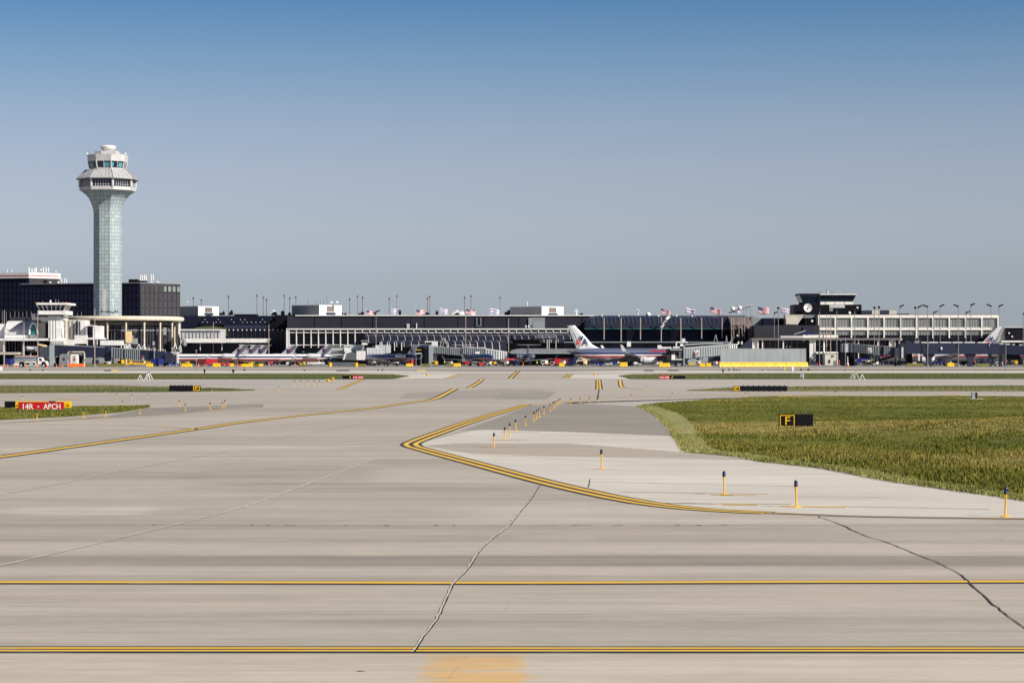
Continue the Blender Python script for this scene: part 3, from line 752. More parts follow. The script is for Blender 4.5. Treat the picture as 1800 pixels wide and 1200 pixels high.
# -- 10-28 runway signs
def rw_sign(red, yel, blk, top, bot, label, slash):
    D = DG(bot+.2); t = thing('runway_sign', label, 'sign', (X((red[0]+red[1])/2, D), D, 0))
    za, zb = Z(bot-.3, D), Z(top, D)
    sign_box(t, X(red[0], D), X(red[1], D), za, zb, D-.2, .4, 'sign_red')
    sign_box(t, X(yel[0], D), X(yel[1], D), za, zb, D-.2, .4, 'black_panel', 'location_panel')
    sign_box(t, X(blk[0], D), X(blk[1], D), za, zb, D-.2, .4, 'black_panel', 'blank_panel')
    text_mesh('10-28', X(red[0]+1.3, D), X(red[1]-1.3, D), Z(bot-1.6, D), Z(top+1.5, D), D-.22, 'sign_white', t, weight=.012)
    c = (yel[0]+yel[1])/2
    if slash: MB().plate([(X(c-1.6, D), za+.1), (X(c-.2, D), za+.1), (X(c+1.8, D), zb-.1), (X(c+.2, D), zb-.1)], D-.22, D-.21).build('marking', 'sign_yellow', t)
    else: MB().plate([(X(c-1.8, D), (za+zb)/2), (X(c+.4, D), zb-.1), (X(c+1.8, D), zb-.1), (X(c-.1, D), (za+zb)/2), (X(c+1.8, D), za+.1), (X(c+.4, D), za+.1)], D-.22, D-.21).build('marking', 'sign_yellow', t)
    for px in (red[0]+3, (red[0]+red[1])/2, red[1]-3, (blk[0]+blk[1])/2): MB().tube((X(px, D), D, 0), (X(px, D), D, za+.02), .05).build('leg', 'black_paint', t)
rw_sign((620, 638.8), (612, 619.6), (602, 611.6), 660, 666, 'red runway sign reading 10-28 at the tip of the left far grass strip', False)
rw_sign((1158.5, 1177), (1177.5, 1185), (1185.5, 1204.5), 660, 666, 'red runway sign reading 10-28 on the right far grass strip', True)
# white A-frames with red lamps
def aframe_proto():
    t = thing('obstruction_frame', '', 'frame')
    for s in (-1, 1): MB().tube((s*.42, 0, 0), (0, 0, 1.15), .045).tube((s*.42, 0, 0), (s*.42, 0, .03), .08).build('leg', 'white_metal', t)
    MB().tube((0, .45, 0), (0, 0, 1.15), .045).build('brace', 'white_metal', t)
    MB().lathe((0, 0, 1.13), [(.09, 0), (.09, .12), (.05, .17), (.001, .18)], 10).build('lamp', 'dark_red', t)
    return tree(t)
AF = aframe_proto()
for px, b, h, l in [(246.5, 668.8, 12, 'white A-frame with a dark red lamp, leftmost of the left trio'), (259, 667.6, 13, 'white A-frame with a dark red lamp, middle of the left trio'), (262.5, 666.6, 14, 'white A-frame with a dark red lamp, rightmost and tallest of the left trio'),
                 (1498.5, 666, 11.5, 'white A-frame with a dark red lamp, leftmost of the right trio'), (1504.5, 665.5, 13, 'white A-frame with a dark red lamp, middle and tallest of the right trio'), (1515.5, 668.5, 13, 'white A-frame with a dark red lamp, rightmost of the right trio')]:
    g = G(px, b); s = h/FOC*g[1]/1.3; put(AF, g[0], g[1], R(8), label=l, group='white A-frames at the far strips', sc=(s*1.25, s, s))
# utility stand on the right, grey cabinet on far strip
D = DG(702); t = thing('utility_stand', 'grey and black utility stand on a white slab at the right lawn edge', 'utility box', (X(1711, D), D, 0))
MB().box(X(1708, D), X(1714, D), D-.1, D+.2, .06, Z(689, D)).build('cabinet', 'galv', t, bevel=.02); MB().box(X(1714.3, D), X(1717.5, D), D-.12, D+.1, .06, Z(689.6, D)).build('panel', 'black_paint', t)
MB().box(X(1703, D), X(1729, D), D-.5, D+.5, 0, .07).build('slab', 'white_paint', t)
D = DG(666); t = thing('utility_cabinet', 'grey metal cabinet with a post on the right far grass strip', 'utility box', (X(1409, D), D, 0))
MB().box(X(1406, D), X(1410.6, D), D-.2, D+.3, .25, Z(656.5, D)).build('cabinet', 'steel_blue_grey', t); MB().box(X(1411, D), X(1413, D), D-.15, D, 0, Z(656.3, D)).build('post', 'light_grey', t)
# small black reflectors and blue lights on the far apron edge
def reflector(px, top, bot, w, label, m='black_paint'):
    D = DG(bot); t = MB().lathe((X(px, D), D, 0), [(w*.25, 0), (w*.2, .3), (w*.5, (bot-top)/FOC*D*.35), (w*.5, (bot-top)/FOC*D*.85), (w*.2, (bot-top)/FOC*D)], 10).build('reflector', m)
    tag(t, label, 'reflector', 'small posts at the apron edge')
for a in [(359.5, 648, 657.5, .32, 'tall thin black post at the left apron edge'), (410, 649, 655.5, .5, 'round black marker in front of the grass, left of the jets'), (429.5, 648, 652, .35, 'small black marker right of the round one'),
          (535, 650, 652, .4, 'low dark marker before the white pickup'), (664.5, 649, 652, .3, 'left of two small black cones near the dark jet'), (672.5, 648.6, 652, .34, 'right of two small black cones near the dark jet'),
          (1270.8, 648.5, 655.5, .35, 'tall black post before the yellow barrier of the blast fence'), (1281.5, 648, 652, .3, 'small black post right of the tall one'), (1290.5, 648, 652, .35, 'black post in the middle of the little group'),
          (1294.5, 648.6, 652, .2, 'brown post in the little group'), (1299, 648.6, 652, .2, 'rightmost brown post of the little group'), (1340, 649.8, 652, .25, 'lone tiny dark marker'), (53, 649, 651.6, .5, 'left dark marker before the fuel truck'), (75.5, 649, 651.6, .45, 'right dark marker before the fuel truck')]:
    reflector(*a)
for px0, px1, l, m in [(591, 614, 'long low black curb before the yellow drums', 'black_paint'), (1132, 1149, 'short low black curb before the big jet', 'black_paint'), (1174, 1193, 'low black curb under the jet bridge', 'black_paint'),
                    (183, 195, 'dark end of the low curb on the left apron', 'black_paint'), (195.4, 207, 'yellow end of the low curb on the left apron', 'yellow_paint'), (733, 748, 'yellow low curb block in the middle of the apron', 'yellow_paint')]:
    D = DG(652); tag(MB().box(X(px0, D), X(px1, D), D, D+.5, 0, Z(650.2, D)).build('low_curb', m, bevel=.03), l, 'curb')
for px, w, m, l in [(1393.5, 3.6, 'white_paint', 'small white cabinet on the right apron'), (1379, 1.6, 'yellow_paint', 'short yellow post left of the white cabinet'), (1408, 2.6, 'dark_red', 'small red box right of the white cabinet'), (1421, 3.6, 'dark_red', 'rightmost small red box on the apron')]:
    D = DG(652); h = .55 if m == 'dark_red' else .95
    t = thing('ground_box', l, 'box', (X(px, D), D, 0)); MB().box(X(px-w/2, D), X(px+w/2, D), D-.2, D+.2, .05, h).build('housing', m, t, bevel=.04); MB().box(X(px-w/2, D)-.05, X(px+w/2, D)+.05, D-.25, D+.25, 0, .06).build('base', 'mid_grey', t)

# ================================================================== CONTROL TOWER
TD = 880.0; TC = (X(189.3, TD), TD); K = TD/FOC
def ring(hw, py, c=TC, n=8, ph=R(-115+0)):   # octagon with half width hw photo pixels at row py
    r = hw*K*1.065; z = Z(py, TD) if py is not None else 0
    return [(c[0]+r*math.sin(R(-70+45*i)), c[1]-r*math.cos(R(-70+45*i)), z) for i in range(n)]
def glass_grid():
    m, nt, bs = new_mat('tower_panels')
    tc = nt.nodes.new('ShaderNodeTexCoord'); sp = nt.nodes.new('ShaderNodeSeparateXYZ'); nt.links.new(tc.outputs['UV'], sp.inputs[0])
    sx, sy = 1.42, 1.40
    gx = math_n(nt, 'LESS_THAN', math_n(nt, 'PINGPONG', math_n(nt, 'ADD', sp.outputs[0], 0.0), sx/2), .075)
    gy = math_n(nt, 'LESS_THAN', math_n(nt, 'PINGPONG', sp.outputs[1], sy/2), .085)
    g = math_n(nt, 'MAXIMUM', gx, gy)
    wv = nt.nodes.new('ShaderNodeTexWhiteNoise'); wv.noise_dimensions = '2D'
    cm = nt.nodes.new('ShaderNodeCombineXYZ')
    nt.links.new(math_n(nt, 'FLOOR', math_n(nt, 'DIVIDE', math_n(nt, 'ADD', sp.outputs[0], sx/2*0), sx)), cm.inputs[0]); nt.links.new(math_n(nt, 'FLOOR', math_n(nt, 'DIVIDE', sp.outputs[1], sy)), cm.inputs[1])
    nt.links.new(cm.outputs[0], wv.inputs['Vector'])
    base = mixc(nt, (.37, .435, .455), ramp(nt, wv.outputs['Value'], [(0, .84), (1, 1.1)]))
    c = mixc(nt, base, (.16, .21, .24), g, 'MIX')
    nt.links.new(c, bs.inputs['Base Color']); bs.inputs['Roughness'].default_value = .45; bs.inputs['Specular IOR Level'].default_value = .25
    MATS['tower_panels'] = m
glass_grid()
def oct_part(rows, name, m, parent, uv=False, cap=True, label=None):
    mb = MB(); rings = [ring(h, p) for h, p in rows]; n = 8
    for r in rings: mb.v += r
    if uv: mb.uv = []
    for a in range(len(rings)-1):
        for i in range(n):
            j = (i+1) % n; f = (a*n+i, a*n+j, (a+1)*n+j, (a+1)*n+i); mb.f.append(f)
            if uv:
                w0 = math.dist(rings[a][i], rings[a][j]); w1 = math.dist(rings[a+1][i], rings[a+1][j])
                mb.uv.append([(-w0/2, rings[a][i][2]), (w0/2, rings[a][i][2]), (w1/2, rings[a+1][i][2]), (-w1/2, rings[a+1][i][2])])
    if cap:
        mb.f.append(tuple(range(n))[::-1]); mb.f.append(tuple(range((len(rings)-1)*n, len(rings)*n)))
        if uv: mb.uv += [[(0, 0)]*n]*2
    if uv:
        mb.flat_keep = True
    return mb.build(name, m, parent, label)
tw = thing('control_tower', 'tall flared octagonal control tower of pale glass panels with a white dome on top', 'control tower', (TC[0], TC[1], 0))
oct_part([(23.3, 642), (23.3, 560), (23.3, 376), (23.9, 370), (25.4, 363), (27.9, 356), (31.4, 349), (36.3, 343), (42, 338.5), (46.2, 336)], 'shaft', 'tower_panels', tw, uv=True)
oct_part([(46.6, 336), (46.6, 330.2)], 'parapet', 'tower_metal', tw)
oct_part([(44.6, 330.2), (44.6, 317)], 'gallery_glazing', 'cab_glass', tw)
for i in range(8):   # corner posts and mullions of the gallery
    a = ring(46.0, 330)[i]; b = ring(46.0, 330)[(i+1) % 8]
    MB().tube((a[0], a[1], Z(330.3, TD)), (a[0], a[1], Z(316.8, TD)), .5, n=8).build('gallery_post', 'tower_metal', tw)
    mb = MB()
    for k in range(1, 7):
        t_ = .14+.72*(k-.5)/6; x, y = a[0]+(b[0]-a[0])*t_, a[1]+(b[1]-a[1])*t_
        mb.box(x-.07, x+.07, y-.07, y+.07, Z(330.2, TD), Z(320, TD))
    x0, y0 = a[0]+(b[0]-a[0])*.12, a[1]+(b[1]-a[1])*.12; x1, y1 = a[0]+(b[0]-a[0])*.88, a[1]+(b[1]-a[1])*.88
    mb.tube((x0, y0, Z(326.8, TD)), (x1, y1, Z(326.8, TD)), .06, n=5)
    mb.build('railing', 'light_grey', tw)
oct_part([(51.5, 317.4), (52.2, 316.6), (51.6, 315.4)], 'eave', 'mid_grey', tw)
rf = oct_part([(51.4, 315.4), (36, 299.8)], 'roof', 'tower_roof', tw, cap=True)
r0, r1 = ring(51.5, 315.3), ring(36.05, 299.7)
mb = MB()
for i in range(8):
    for k in range(6):
        t_ = k/6; j = (i+1) % 8
        p = Vector(r0[i]).lerp(Vector(r0[j]), t_); q = Vector(r1[i]).lerp(Vector(r1[j]), t_)
        mb.tube(p, q, .09 if k else .16, n=5)
mb.build('seam', 'mid_grey', rf)
oct_part([(29.0, 299.8), (29.8, 296.6)], 'cab_base', 'tower_metal', tw)
oct_part([(29.6, 296.6), (32.0, 285.2)], 'cab_glazing', 'cab_glass', tw)
oct_part([(32.6, 285.2), (34.2, 273.4)], 'fascia', 'tower_metal', tw)
lo, hi = ring(29.9, 296.7), ring(32.4, 285.1)
for i in range(8):
    j = (i+1) % 8; mb = MB()
    for t_, w in ((0, .25), (.5, .14)):
        p = Vector(lo[i]).lerp(Vector(lo[j]), t_); q = Vector(hi[i]).lerp(Vector(hi[j]), t_); mb.tube(p, q, w, n=6)
    mb.build('mullion', 'light_grey', tw)
for i, a0, a1, l in ((1, .52, .90, 'teal panes in the window'), (2, .02, .22, None), (2, .60, .90, None), (0, .1, .6, None)):
    j = i+1; q = MB(); ln = [Vector(lo[i]).lerp(Vector(lo[j]), a0), Vector(lo[i]).lerp(Vector(lo[j]), a1), Vector(hi[i]).lerp(Vector(hi[j]), a1), Vector(hi[i]).lerp(Vector(hi[j]), a0)]
    cc = Vector((TC[0], TC[1], 0))
    def pr(v, s): d = Vector((v.x-cc.x, v.y-cc.y, 0)); return Vector((cc.x+d.x*s, cc.y+d.y*s, v.z))
    zt = [v.z for v in ln]; ln[2].z = ln[0].z+(ln[2].z-ln[0].z)*.72; ln[3].z = ln[1].z+(ln[3].z-ln[1].z)*.8
    ln[0].z += .3; ln[1].z += .3
    q.loft([[pr(v, .992) for v in ln], [pr(v, 1.002) for v in ln]]).build('teal_pane', 'cab_teal', tw)  # teal pane over part of the cab glazing
MB().box(TC[0]-2.0, TC[0]+4.2, TC[1]-4, TC[1]+3.5, Z(273.4, TD), Z(266.6, TD)).build('roof_plant', 'tower_metal', tw, bevel=.1)
MB().box(TC[0]-4.4, TC[0]-2.1, TC[1]-4, TC[1]+1, Z(273.4, TD), Z(267.2, TD)).build('roof_plant', 'mid_grey', tw)
MB().lathe((X(190.2, TD), TD, Z(267, TD)), [(.9, 0), (1.1, .2), (2.3, .6), (2.9, 1.3), (3.05, 1.9), (2.75, 2.25), (2.0, 2.42), (.001, 2.45)], 28).build('radome', 'white_paint', tw, smooth=True)
for px, t0 in ((157.5, 259), (161, 260.5), (174, 259), (211, 260), (220.7, 260), (223, 258)):
    MB().tube((X(px, TD), TD-2, Z(272.5, TD)), (X(px, TD), TD-2, Z(t0, TD)), .07, .03, 6).build('antenna', 'mid_grey', tw)
for px in (154.5, 222): MB().ball((X(px, TD), TD-2, Z(271.4, TD)), .42, 1, 10, 8).build('dish', 'white_paint', tw, smooth=True)
# grey service panel low on the shaft, over the middle face
def shaft_pt(px, py, out=.05):
    a, b = ring(23.3, py)[1], ring(23.3, py)[2]
    t_ = (X(px, TD)-a[0])/(b[0]-a[0]); return (a[0]+(b[0]-a[0])*t_, a[1]+(b[1]-a[1])*t_-out, Z(py, TD))
v = [shaft_pt(184, 553), shaft_pt(190.5, 553), shaft_pt(190.5, 509.5), shaft_pt(184, 509.5)]
v2 = [(x, y+.3, z) for x, y, z in v]
MB().loft([v, v2]).build('service_panel', 'light_grey', tw)

# ================================================================== HOTEL BLOCKS BEHIND THE TOWER
def facade(t, p, q, z0, z1, nx, m_win, m_mul, nz=1, frac=.72, proud=.12, skip=(), base=.0, name='window'):
    for i in range(nx):
        a = (i+.5-frac/2)/nx; b = (i+.5+frac/2)/nx
        pa = (p[0]+(q[0]-p[0])*a, p[1]+(q[1]-p[1])*a); pb = (p[0]+(q[0]-p[0])*b, p[1]+(q[1]-p[1])*b)
        mb = MB()
        for k in range(nz):
            h = (z1-z0)/nz; mb.slab(pa, pb, z0+h*k+h*.08, z0+h*(k+1)-h*.08, proud)
        mb.build(name, m_win if not callable(m_win) else m_win(i), t)
hb = thing('hotel_building', 'dark glass block behind the control tower with a lit grey right-hand side', 'building', (X(246, 900), 900, 0))
c0, c1, c2 = P(246, 905), P(36, 921), P(316.5, 918)
zt = Z(498, 905)
back = (c2[0]+c1[0]-c0[0], c2[1]+c1[1]-c0[1])
MB().prism([c0, c2, back, c1], 0, zt).build('wall', 'navy_wall', hb)
mat('hotel_lit', (.028, .028, .036), .7, var=.3, scale=.2)  # sunlight on the right-hand faces put into a separate wall colour
mat('hotel_pane_shaded', (.013, .015, .038), .5, var=.5, scale=.25, spec=.2)  # shade on the left-hand faces put into a darker pane colour
mat('hotel_pane_lit', (.040, .040, .050), .5, var=.45, scale=.3, stretch=(1, 1, .6))  # same panes, coloured paler for the sunlit face
mat('hotel_pane_top', (.20, .24, .23), .25, var=.3, scale=.3)
facade(hb, c1, c0, 4, zt-.8, 30, 'hotel_pane_shaded', None, nz=9, frac=.62, proud=.15)
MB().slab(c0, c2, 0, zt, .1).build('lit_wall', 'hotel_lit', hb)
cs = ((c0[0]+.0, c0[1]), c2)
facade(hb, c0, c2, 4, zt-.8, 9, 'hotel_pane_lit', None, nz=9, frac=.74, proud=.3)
for i in (5, 6, 7, 8):
    a = (i+.18)/9; b = (i+.82)/9
    pa = (c0[0]+(c2[0]-c0[0])*a, c0[1]+(c2[1]-c0[1])*a); pb = (c0[0]+(c2[0]-c0[0])*b, c0[1]+(c2[1]-c0[1])*b)
    MB().slab(pa, pb, zt-3.0, zt-1.0, .42).build('top_window', 'hotel_pane_top', hb)
MB().slab(c1, c2 if False else c0, zt, zt+.35, .4).build('parapet', 'mid_grey', hb)
MB().slab(c0, c2, zt, zt+.35, .4).build('parapet', 'mid_grey', hb)
MB().pbox(226, 241, 490.8, 497, 925, 6).build('roof_plant', 'black_panel', hb); MB().pbox(241, 256, 493.5, 497, 925, 5).build('roof_plant', 'black_panel', hb)
h2 = thing('office_block', 'tall dark block at the far left with a white parapet and a thin red stripe', 'building', (X(51, 970), 970, 0))
d0, d1, d2 = P(51, 985), P(-110, 1002), P(104, 996)
zt2 = Z(479, 985)
MB().prism([d0, d2, (d2[0]+d1[0]-d0[0], d2[1]+d1[1]-d0[1]), d1], 0, zt2-2.4).build('wall', 'navy_wall', h2)
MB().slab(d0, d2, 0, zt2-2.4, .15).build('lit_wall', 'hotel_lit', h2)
MB().prism([(d0[0], d0[1]-.6), (d2[0]+.6, d2[1]), (d2[0]+d1[0]-d0[0], d2[1]+d1[1]-d0[1]), (d1[0], d1[1]-.6)], zt2-2.38, zt2).build('parapet', 'white_paint', h2)
for p, q in ((d1, d0), (d0, d2)): MB().slab((p[0], p[1]-.62), (q[0], q[1]-.62), zt2-1.45, zt2-1.1, .06).build('stripe', 'red', h2)
facade(h2, d1, d0, 4, zt2-3.4, 22, 'hotel_pane_shaded', None, nz=11, frac=.6)
MB().slab(P(77, 990), P(82, 991.5), Z(500, 990), Z(492, 990), .4).build('doorway', 'black_panel', h2)
def whip(px, top, bot, D, r, m, label, group, kind='antenna'):
    tag(MB().tube((X(px, D), D, Z(bot, D)), (X(px, D), D, Z(top, D)), r, r*.9, 6).build(kind, m), label, kind, group)
for i, px in enumerate((51, 56, 61, 63.5, 76, 80.8, 85)): whip(px, 470 if i not in (1, 2) else 471.5, 478.6, 1000, .28, 'white_metal', 'white panel antenna on the roof of the far left office block', 'panel antennas on the office block')
for px in (13, 21): whip(px, 473, 479, 1000, .1, 'white_metal', 'thin white whip antenna at the left edge of the office block roof', 'whips on the office block')
for i, px in enumerate((108, 113, 116.5)): whip(px, 489, 497.5, 925, .25, 'white_metal', 'short white antenna beside the office block, left of the tower', 'short antennas left of the tower')
for i, px in enumerate((246.5, 250, 253.5, 256.5, 265.5, 269)): whip(px, 483 if i < 4 else 482, 492.5, 927, .28, 'white_metal', 'white panel antenna on the roof right of the tower', 'panel antennas right of the tower')
def dome(px, py, r, D, label, sz=.8):
    tag(MB().ball((X(px, D), D, Z(py, D)), r, sz, 12, 8).build('rooftop_dome', 'white_paint', smooth=True), label, 'dome')
dome(71.3, 474.5, .5, 1000, 'small white dome between the antennas of the office block'); dome(98, 477.5, .45, 1000, 'small white dome at the right end of the office block roof')
dome(265.5, 496, .7, 927, 'left of two flat white domes right of the tower', .5); dome(276.5, 496, .75, 927, 'right of two flat white domes right of the tower', .5)
dome(88, 496.5, .5, 925, 'tiny white dome on the roof left of the tower'); dome(102, 496.5, .5, 925, 'second tiny white dome on the roof left of the tower', 1)
# ================================================================== LONG TERMINAL
D0 = 800
T = thing('terminal_building', 'long low dark terminal hall with a grid of white window frames and curved ribbed canopies', 'terminal', (X(770, D0), D0, 0))
mat('term_grey', (.030, .029, .046), .75, var=.35, scale=.05, spec=.2)
mat('rib_white', (.50, .49, .48), .5)
mat('canopy_dark', (.022, .024, .040), .32, var=.4, scale=.3, stretch=(.3, 1, 2))
MB().gbox(505, 1050, 555.5, D0, 60).build('wall', 'term_grey', T)
MB().gbox(385, 519, 578, 806, 40).build('glass_wing', 'navy_wall', T)
MB().gbox(318, 485, 555, 812, 40).build('left_wing', 'navy_wall', T)
MB().pbox(484, 522, 553.5, 580, 808, 20).build('stair_core', 'black_panel', T)
MB().pbox(519, 1050, 553.7, 555.4, D0-.4, 61).build('roof_edge', 'white_metal', T)
MB().pbox(352, 484, 567, 571.5, 811, 1).build('window_band', 'dark_glass', T)
MB().pbox(394, 484, 571.6, 577.8, 810, 2).build('spandrel', 'navy_metal', T)
MB().pbox(411, 450, 552.0, 554.6, 815, 8).build('roof_ridge', 'black_panel', T)
MB().pbox(713, 860, 553.0, 553.6, 815, 8).build('roof_garden', 'green_roof', T)
mb = MB(); rnd = random.Random(4)
for i in range(34):
    px = 355+i*3.9; y = 561.5 if i % 2 else 566
    if rnd.random() < .75: mb.ball((X(px, 809), 811, Z(y+rnd.uniform(-.4, .4), 809)), .16, 1, 6, 4)
mb.build('roof_lamp_row', 'white_metal', T)
# dark wing with faint mullions and white caps
for i in range(14):
    px = 396+i*7.8
    MB().pbox(px, px+5.6, 581, 640, 805.6, .4).build('window', 'dark_glass', T)
for i in range(14):
    px = 394.5+i*7.8
    MB().pbox(px-.4, px+.6, 579.2, 640, 805.2, .5).build('mullion', 'navy_metal', T)
    MB().ball((X(px, 805), 805, Z(580, 805)), .25, 1, 8, 6).build('cap_lamp', 'white_paint', T)
# white framed curtain wall
MB().pbox(503, 1003, 577.2, 579.4, 789, 3).build('fascia', 'white_metal', T)
MB().gbox(503, 1003, 579, 791, 3).build('glazing', 'dark_glass', T)
MB().pbox(503, 1003, 583.8, 585.0, 789.4, 1.4).build('transom', 'white_metal', T)
MB().pbox(503, 637, 605.6, 606.8, 789.4, 1.4).build('transom', 'white_metal', T)
for i in range(39):
    px = 508+i*12.9
    lowr = 611 if px < 637 else 584.5
    MB().pbox(px-.7, px+.7, 579.4, lowr, 789.2, 1.6).build('frame_post', 'white_metal', T)
MB().pbox(503, 506.8, 579.4, 640, 789.2, 1.6).build('frame_post', 'white_metal', T)
for px in (1003-1, ): MB().pbox(px, px+2, 580, 585, 789, 1).build('end_panel', 'teal_glass', T)
def canopy(a, b, prof, step, name, ribw=.10, ph=0.0, shear=.14):
    """prof: list of (distance, row); skin between columns a and b, white ribs every step columns"""
    Dm = prof[-1][0]
    yz = [(d, Z(r, Dm)) for d, r in prof]
    sk = MB(); n = len(yz)
    xa, xb = X(a, Dm), X(b, Dm)
    back = [(y+.25, z-.25) for y, z in yz]
    sk.xplate(yz+back[::-1], xa, xb); SHX = lambda y: shear*(790-y)
    sk.v = [(x+SHX(y), y, z) for x, y, z in sk.v]
    s = sk.build(name, 'canopy_dark', T)
    px = a+ph; k = 0
    while px <= b+.1:
        x = X(px, Dm)
        r = MB()
        r.path([(x+SHX(y), y-.04, z+.04) for y, z in yz], ribw, 5)
        r.build('rib', 'rib_white', s); px += step; k += 1
    mb = MB()
    for i in range(1, n-1, 2): mb.box(xa, xb, yz[i][0]-.1, yz[i][0]+.05, yz[i][1]-.02, yz[i][1]+.1)
    mb.build('purlin', 'navy_metal', s)
    return s
def arc(d0, r0, d1, r1, n=6): # quarter curve from top (d0,r0) outwards and down to (d1,r1)
    return [(d0+(d1-d0)*math.sin(i/n*math.pi/2), r0+(r1-r0)*(1-math.cos(i/n*math.pi/2))) for i in range(n+1)]
canopy(636, 894, arc(790, 586.5, 780, 603), 12.9, 'canopy', ph=5)
canopy(894.3, 1004, arc(790, 586.5, 780, 596.5), 12.2, 'canopy', ph=4)
canopy(658, 773, arc(780.5, 598.5, 775, 601.5, 4)+[(774.6, 609.5)], 12.9, 'lower_canopy', ph=2.5)
canopy(773.3, 878, arc(780.5, 598.5, 773, 606, 5)+[(772, 616), (772.4, 623.5)], 12.9, 'lower_canopy', .16, ph=2)
canopy(938, 981, arc(780.5, 595, 776, 598, 4)+[(775.6, 602)], 12.5, 'lower_canopy', ph=8)
for px in (668, 671, 681, 693.5, 706): MB().pbox(px-.6, px+.6, 601, 616, 774, .4).build('canopy_post', 'white_metal', T)
for px in (798, 811, 824, 836.5, 849, 861.5, 874): MB().pbox(px-.5, px+.5, 622, 627, 772, .3).build('canopy_post', 'white_metal', T)
for px in (962, 965.5, 977.5): MB().pbox(px-.5, px+.5, 597, 613, 774.5, .4).build('canopy_post', 'white_metal', T)
for r in (588.5, 592): MB().pbox(943, 979, r, r+.7, 779, .3).build('canopy_rail', 'light_grey', T)
MB().pbox(930, 958, 558, 578, D0-.3, .3).build('grey_panel', 'light_grey' if False else 'mid_grey', T)
for a, b, r0, r1 in ((929, 935, 559, 572), (936, 957, 566, 577)): MB().pbox(a, b, r0, r1, D0-.5, .2).build('louvre', 'steel_blue_grey', T)
for px in (924, 929): MB().ball((X(px, 798), 799, Z(574, 799)), .3, 1.8, 8, 6).build('wall_lamp', 'white_paint', T)
MB().pbox(715, 720, 569, 576.5, D0-.4, .4).build('vent', 'light_grey', T); MB().pbox(731.4, 733, 568, 577, D0-.5, .4).build('vent_pipe', 'white_metal', T)
for px in (553, 600, 655, 722, 746, 805, 850, 890, 912, 1023):
    MB().pbox(px, px+.5, 556, 577, D0-.12, .12).build('wall_seam', 'black_panel', T)
mb = MB().path([(X(838, 799), 799.6, Z(558, 799)), (X(838, 799), 799.6, Z(573, 799)), (X(845, 799), 799.6, Z(573, 799)), (X(845, 799), 799.6, Z(558, 799))], .12, 6); mb.build('conduit', 'steel_blue_grey', T)
mb = MB(); rnd = random.Random(9)
for i in range(60):
    px = rnd.uniform(505, 770) if i < 30 else rnd.uniform(885, 1002)
    z = Z(rnd.uniform(612, 636), 790)
    mb.box(X(px, 790), X(px+rnd.uniform(1, 5), 790), 790.7, 790.95, z, z+rnd.uniform(.1, .5))
mb.build('interior_glimpse', 'mid_grey', T)
# rooftop plant rooms: shaded left side coloured grey, sunlit right side coloured white, with a louvre
def penthouse(a, c, b, top, bot, D, label):
    t = thing('rooftop_plant_room', label, 'plant room', (X(c, D), D, Z(bot, D)))
    q0, q1, q2 = P(c, D), P(a, D+9), P(b, D+8)
    z0, z1 = Z(bot, D), Z(top, D)
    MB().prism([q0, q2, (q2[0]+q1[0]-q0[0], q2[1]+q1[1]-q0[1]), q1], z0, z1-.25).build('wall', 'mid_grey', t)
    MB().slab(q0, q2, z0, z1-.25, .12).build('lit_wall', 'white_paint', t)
    MB().prism([(q0[0], q0[1]-.2), (q2[0]+.2, q2[1]), (q2[0]+q1[0]-q0[0], q2[1]+q1[1]-q0[1]), (q1[0]-.2, q1[1])], z1-.25, z1).build('roof', 'light_grey', t)
    def pt(u): return (q0[0]+(q2[0]-q0[0])*u, q0[1]+(q2[1]-q0[1])*u)
    h = z1-z0
    MB().slab(pt(.33), pt(.67), z0+h*.42, z1-.5, .2).build('louvre', 'brown_metal', t)
    MB().slab(pt(.30), pt(.72), z0+h*.14, z0+h*.36, .3).build('awning', 'navy_metal', t)
    MB().slab(pt(.38), pt(.62), z0, z0+h*.12, .22).build('door', 'dark_grey', t)
    for u in (.16, .84): MB().ball((pt(u)[0], pt(u)[1]-.3, z1-.9), .12, 1, 6, 4).build('lamp', 'black_paint', t)
penthouse(316, 348, 384, 537.6, 556, 822, 'plant room coloured shaded-grey and sunlit-white on the roof just right of the dark hotel block')
penthouse(513, 561, 600, 535.6, 556, 822, 'plant room coloured shaded-grey and sunlit-white on the roof in the middle left, topped with antennas')
penthouse(896.5, 952, 990, 537.8, 556.5, 822, 'grey and white plant room on the roof above the big jet\'s tail')
dome(329, 531, .3, 826, 'tiny white dome on the left plant room'); dome(582, 531.5, .5, 826, 'white dome on the middle plant room roof, left one'); dome(592, 531, .55, 826, 'white dome on the middle plant room roof, right one', .7)
for px, tp in ((575, 518), (542, 524), (557, 528), (564, 528), (569, 527)): whip(px, tp, 535.7, 828, .12, 'pole_grey', 'thin antenna on the middle plant room', 'antennas on the middle plant room')
whip(927, 530, 538, 828, .15, 'white_metal', 'short white antenna on the right plant room', None)
# roof masts
def mast_proto():
    t = thing('light_mast', '', 'light mast')
    MB().tube((0, 0, 0), (0, 0, 25), .32, .16, 8).build('pole', 'pole_grey', t)
    MB().lathe((0, 0, 25), [(.3, 0), (.42, .3), (.3, .7), (.05, .9)], 10).build('lamp_head', 'brown_metal', t)
    return tree(t)
MP = mast_proto()
for i, (px, tp) in enumerate([(340, 522), (354, 525.5), (402, 519), (452, 517.5), (463, 521), (468.7, 525), (500, 517.5), (509.5, 522), (520.5, 520.5), (615, 524), (629, 519), (637.5, 521), (684.5, 523), (698, 518), (751.5, 523), (755.5, 519.5), (817, 521), (828, 518.5), (879.5, 521), (1320, 0)][:-1]):
    D = 850+(i*37 % 60); h = Z(tp, D)
    put(MP, X(px, D), D, label=f'slim grey light mast rising behind the terminal roof, {ORD[i]} from the left', group='light masts behind the terminal roof', sc=(1, 1, h/25.8))
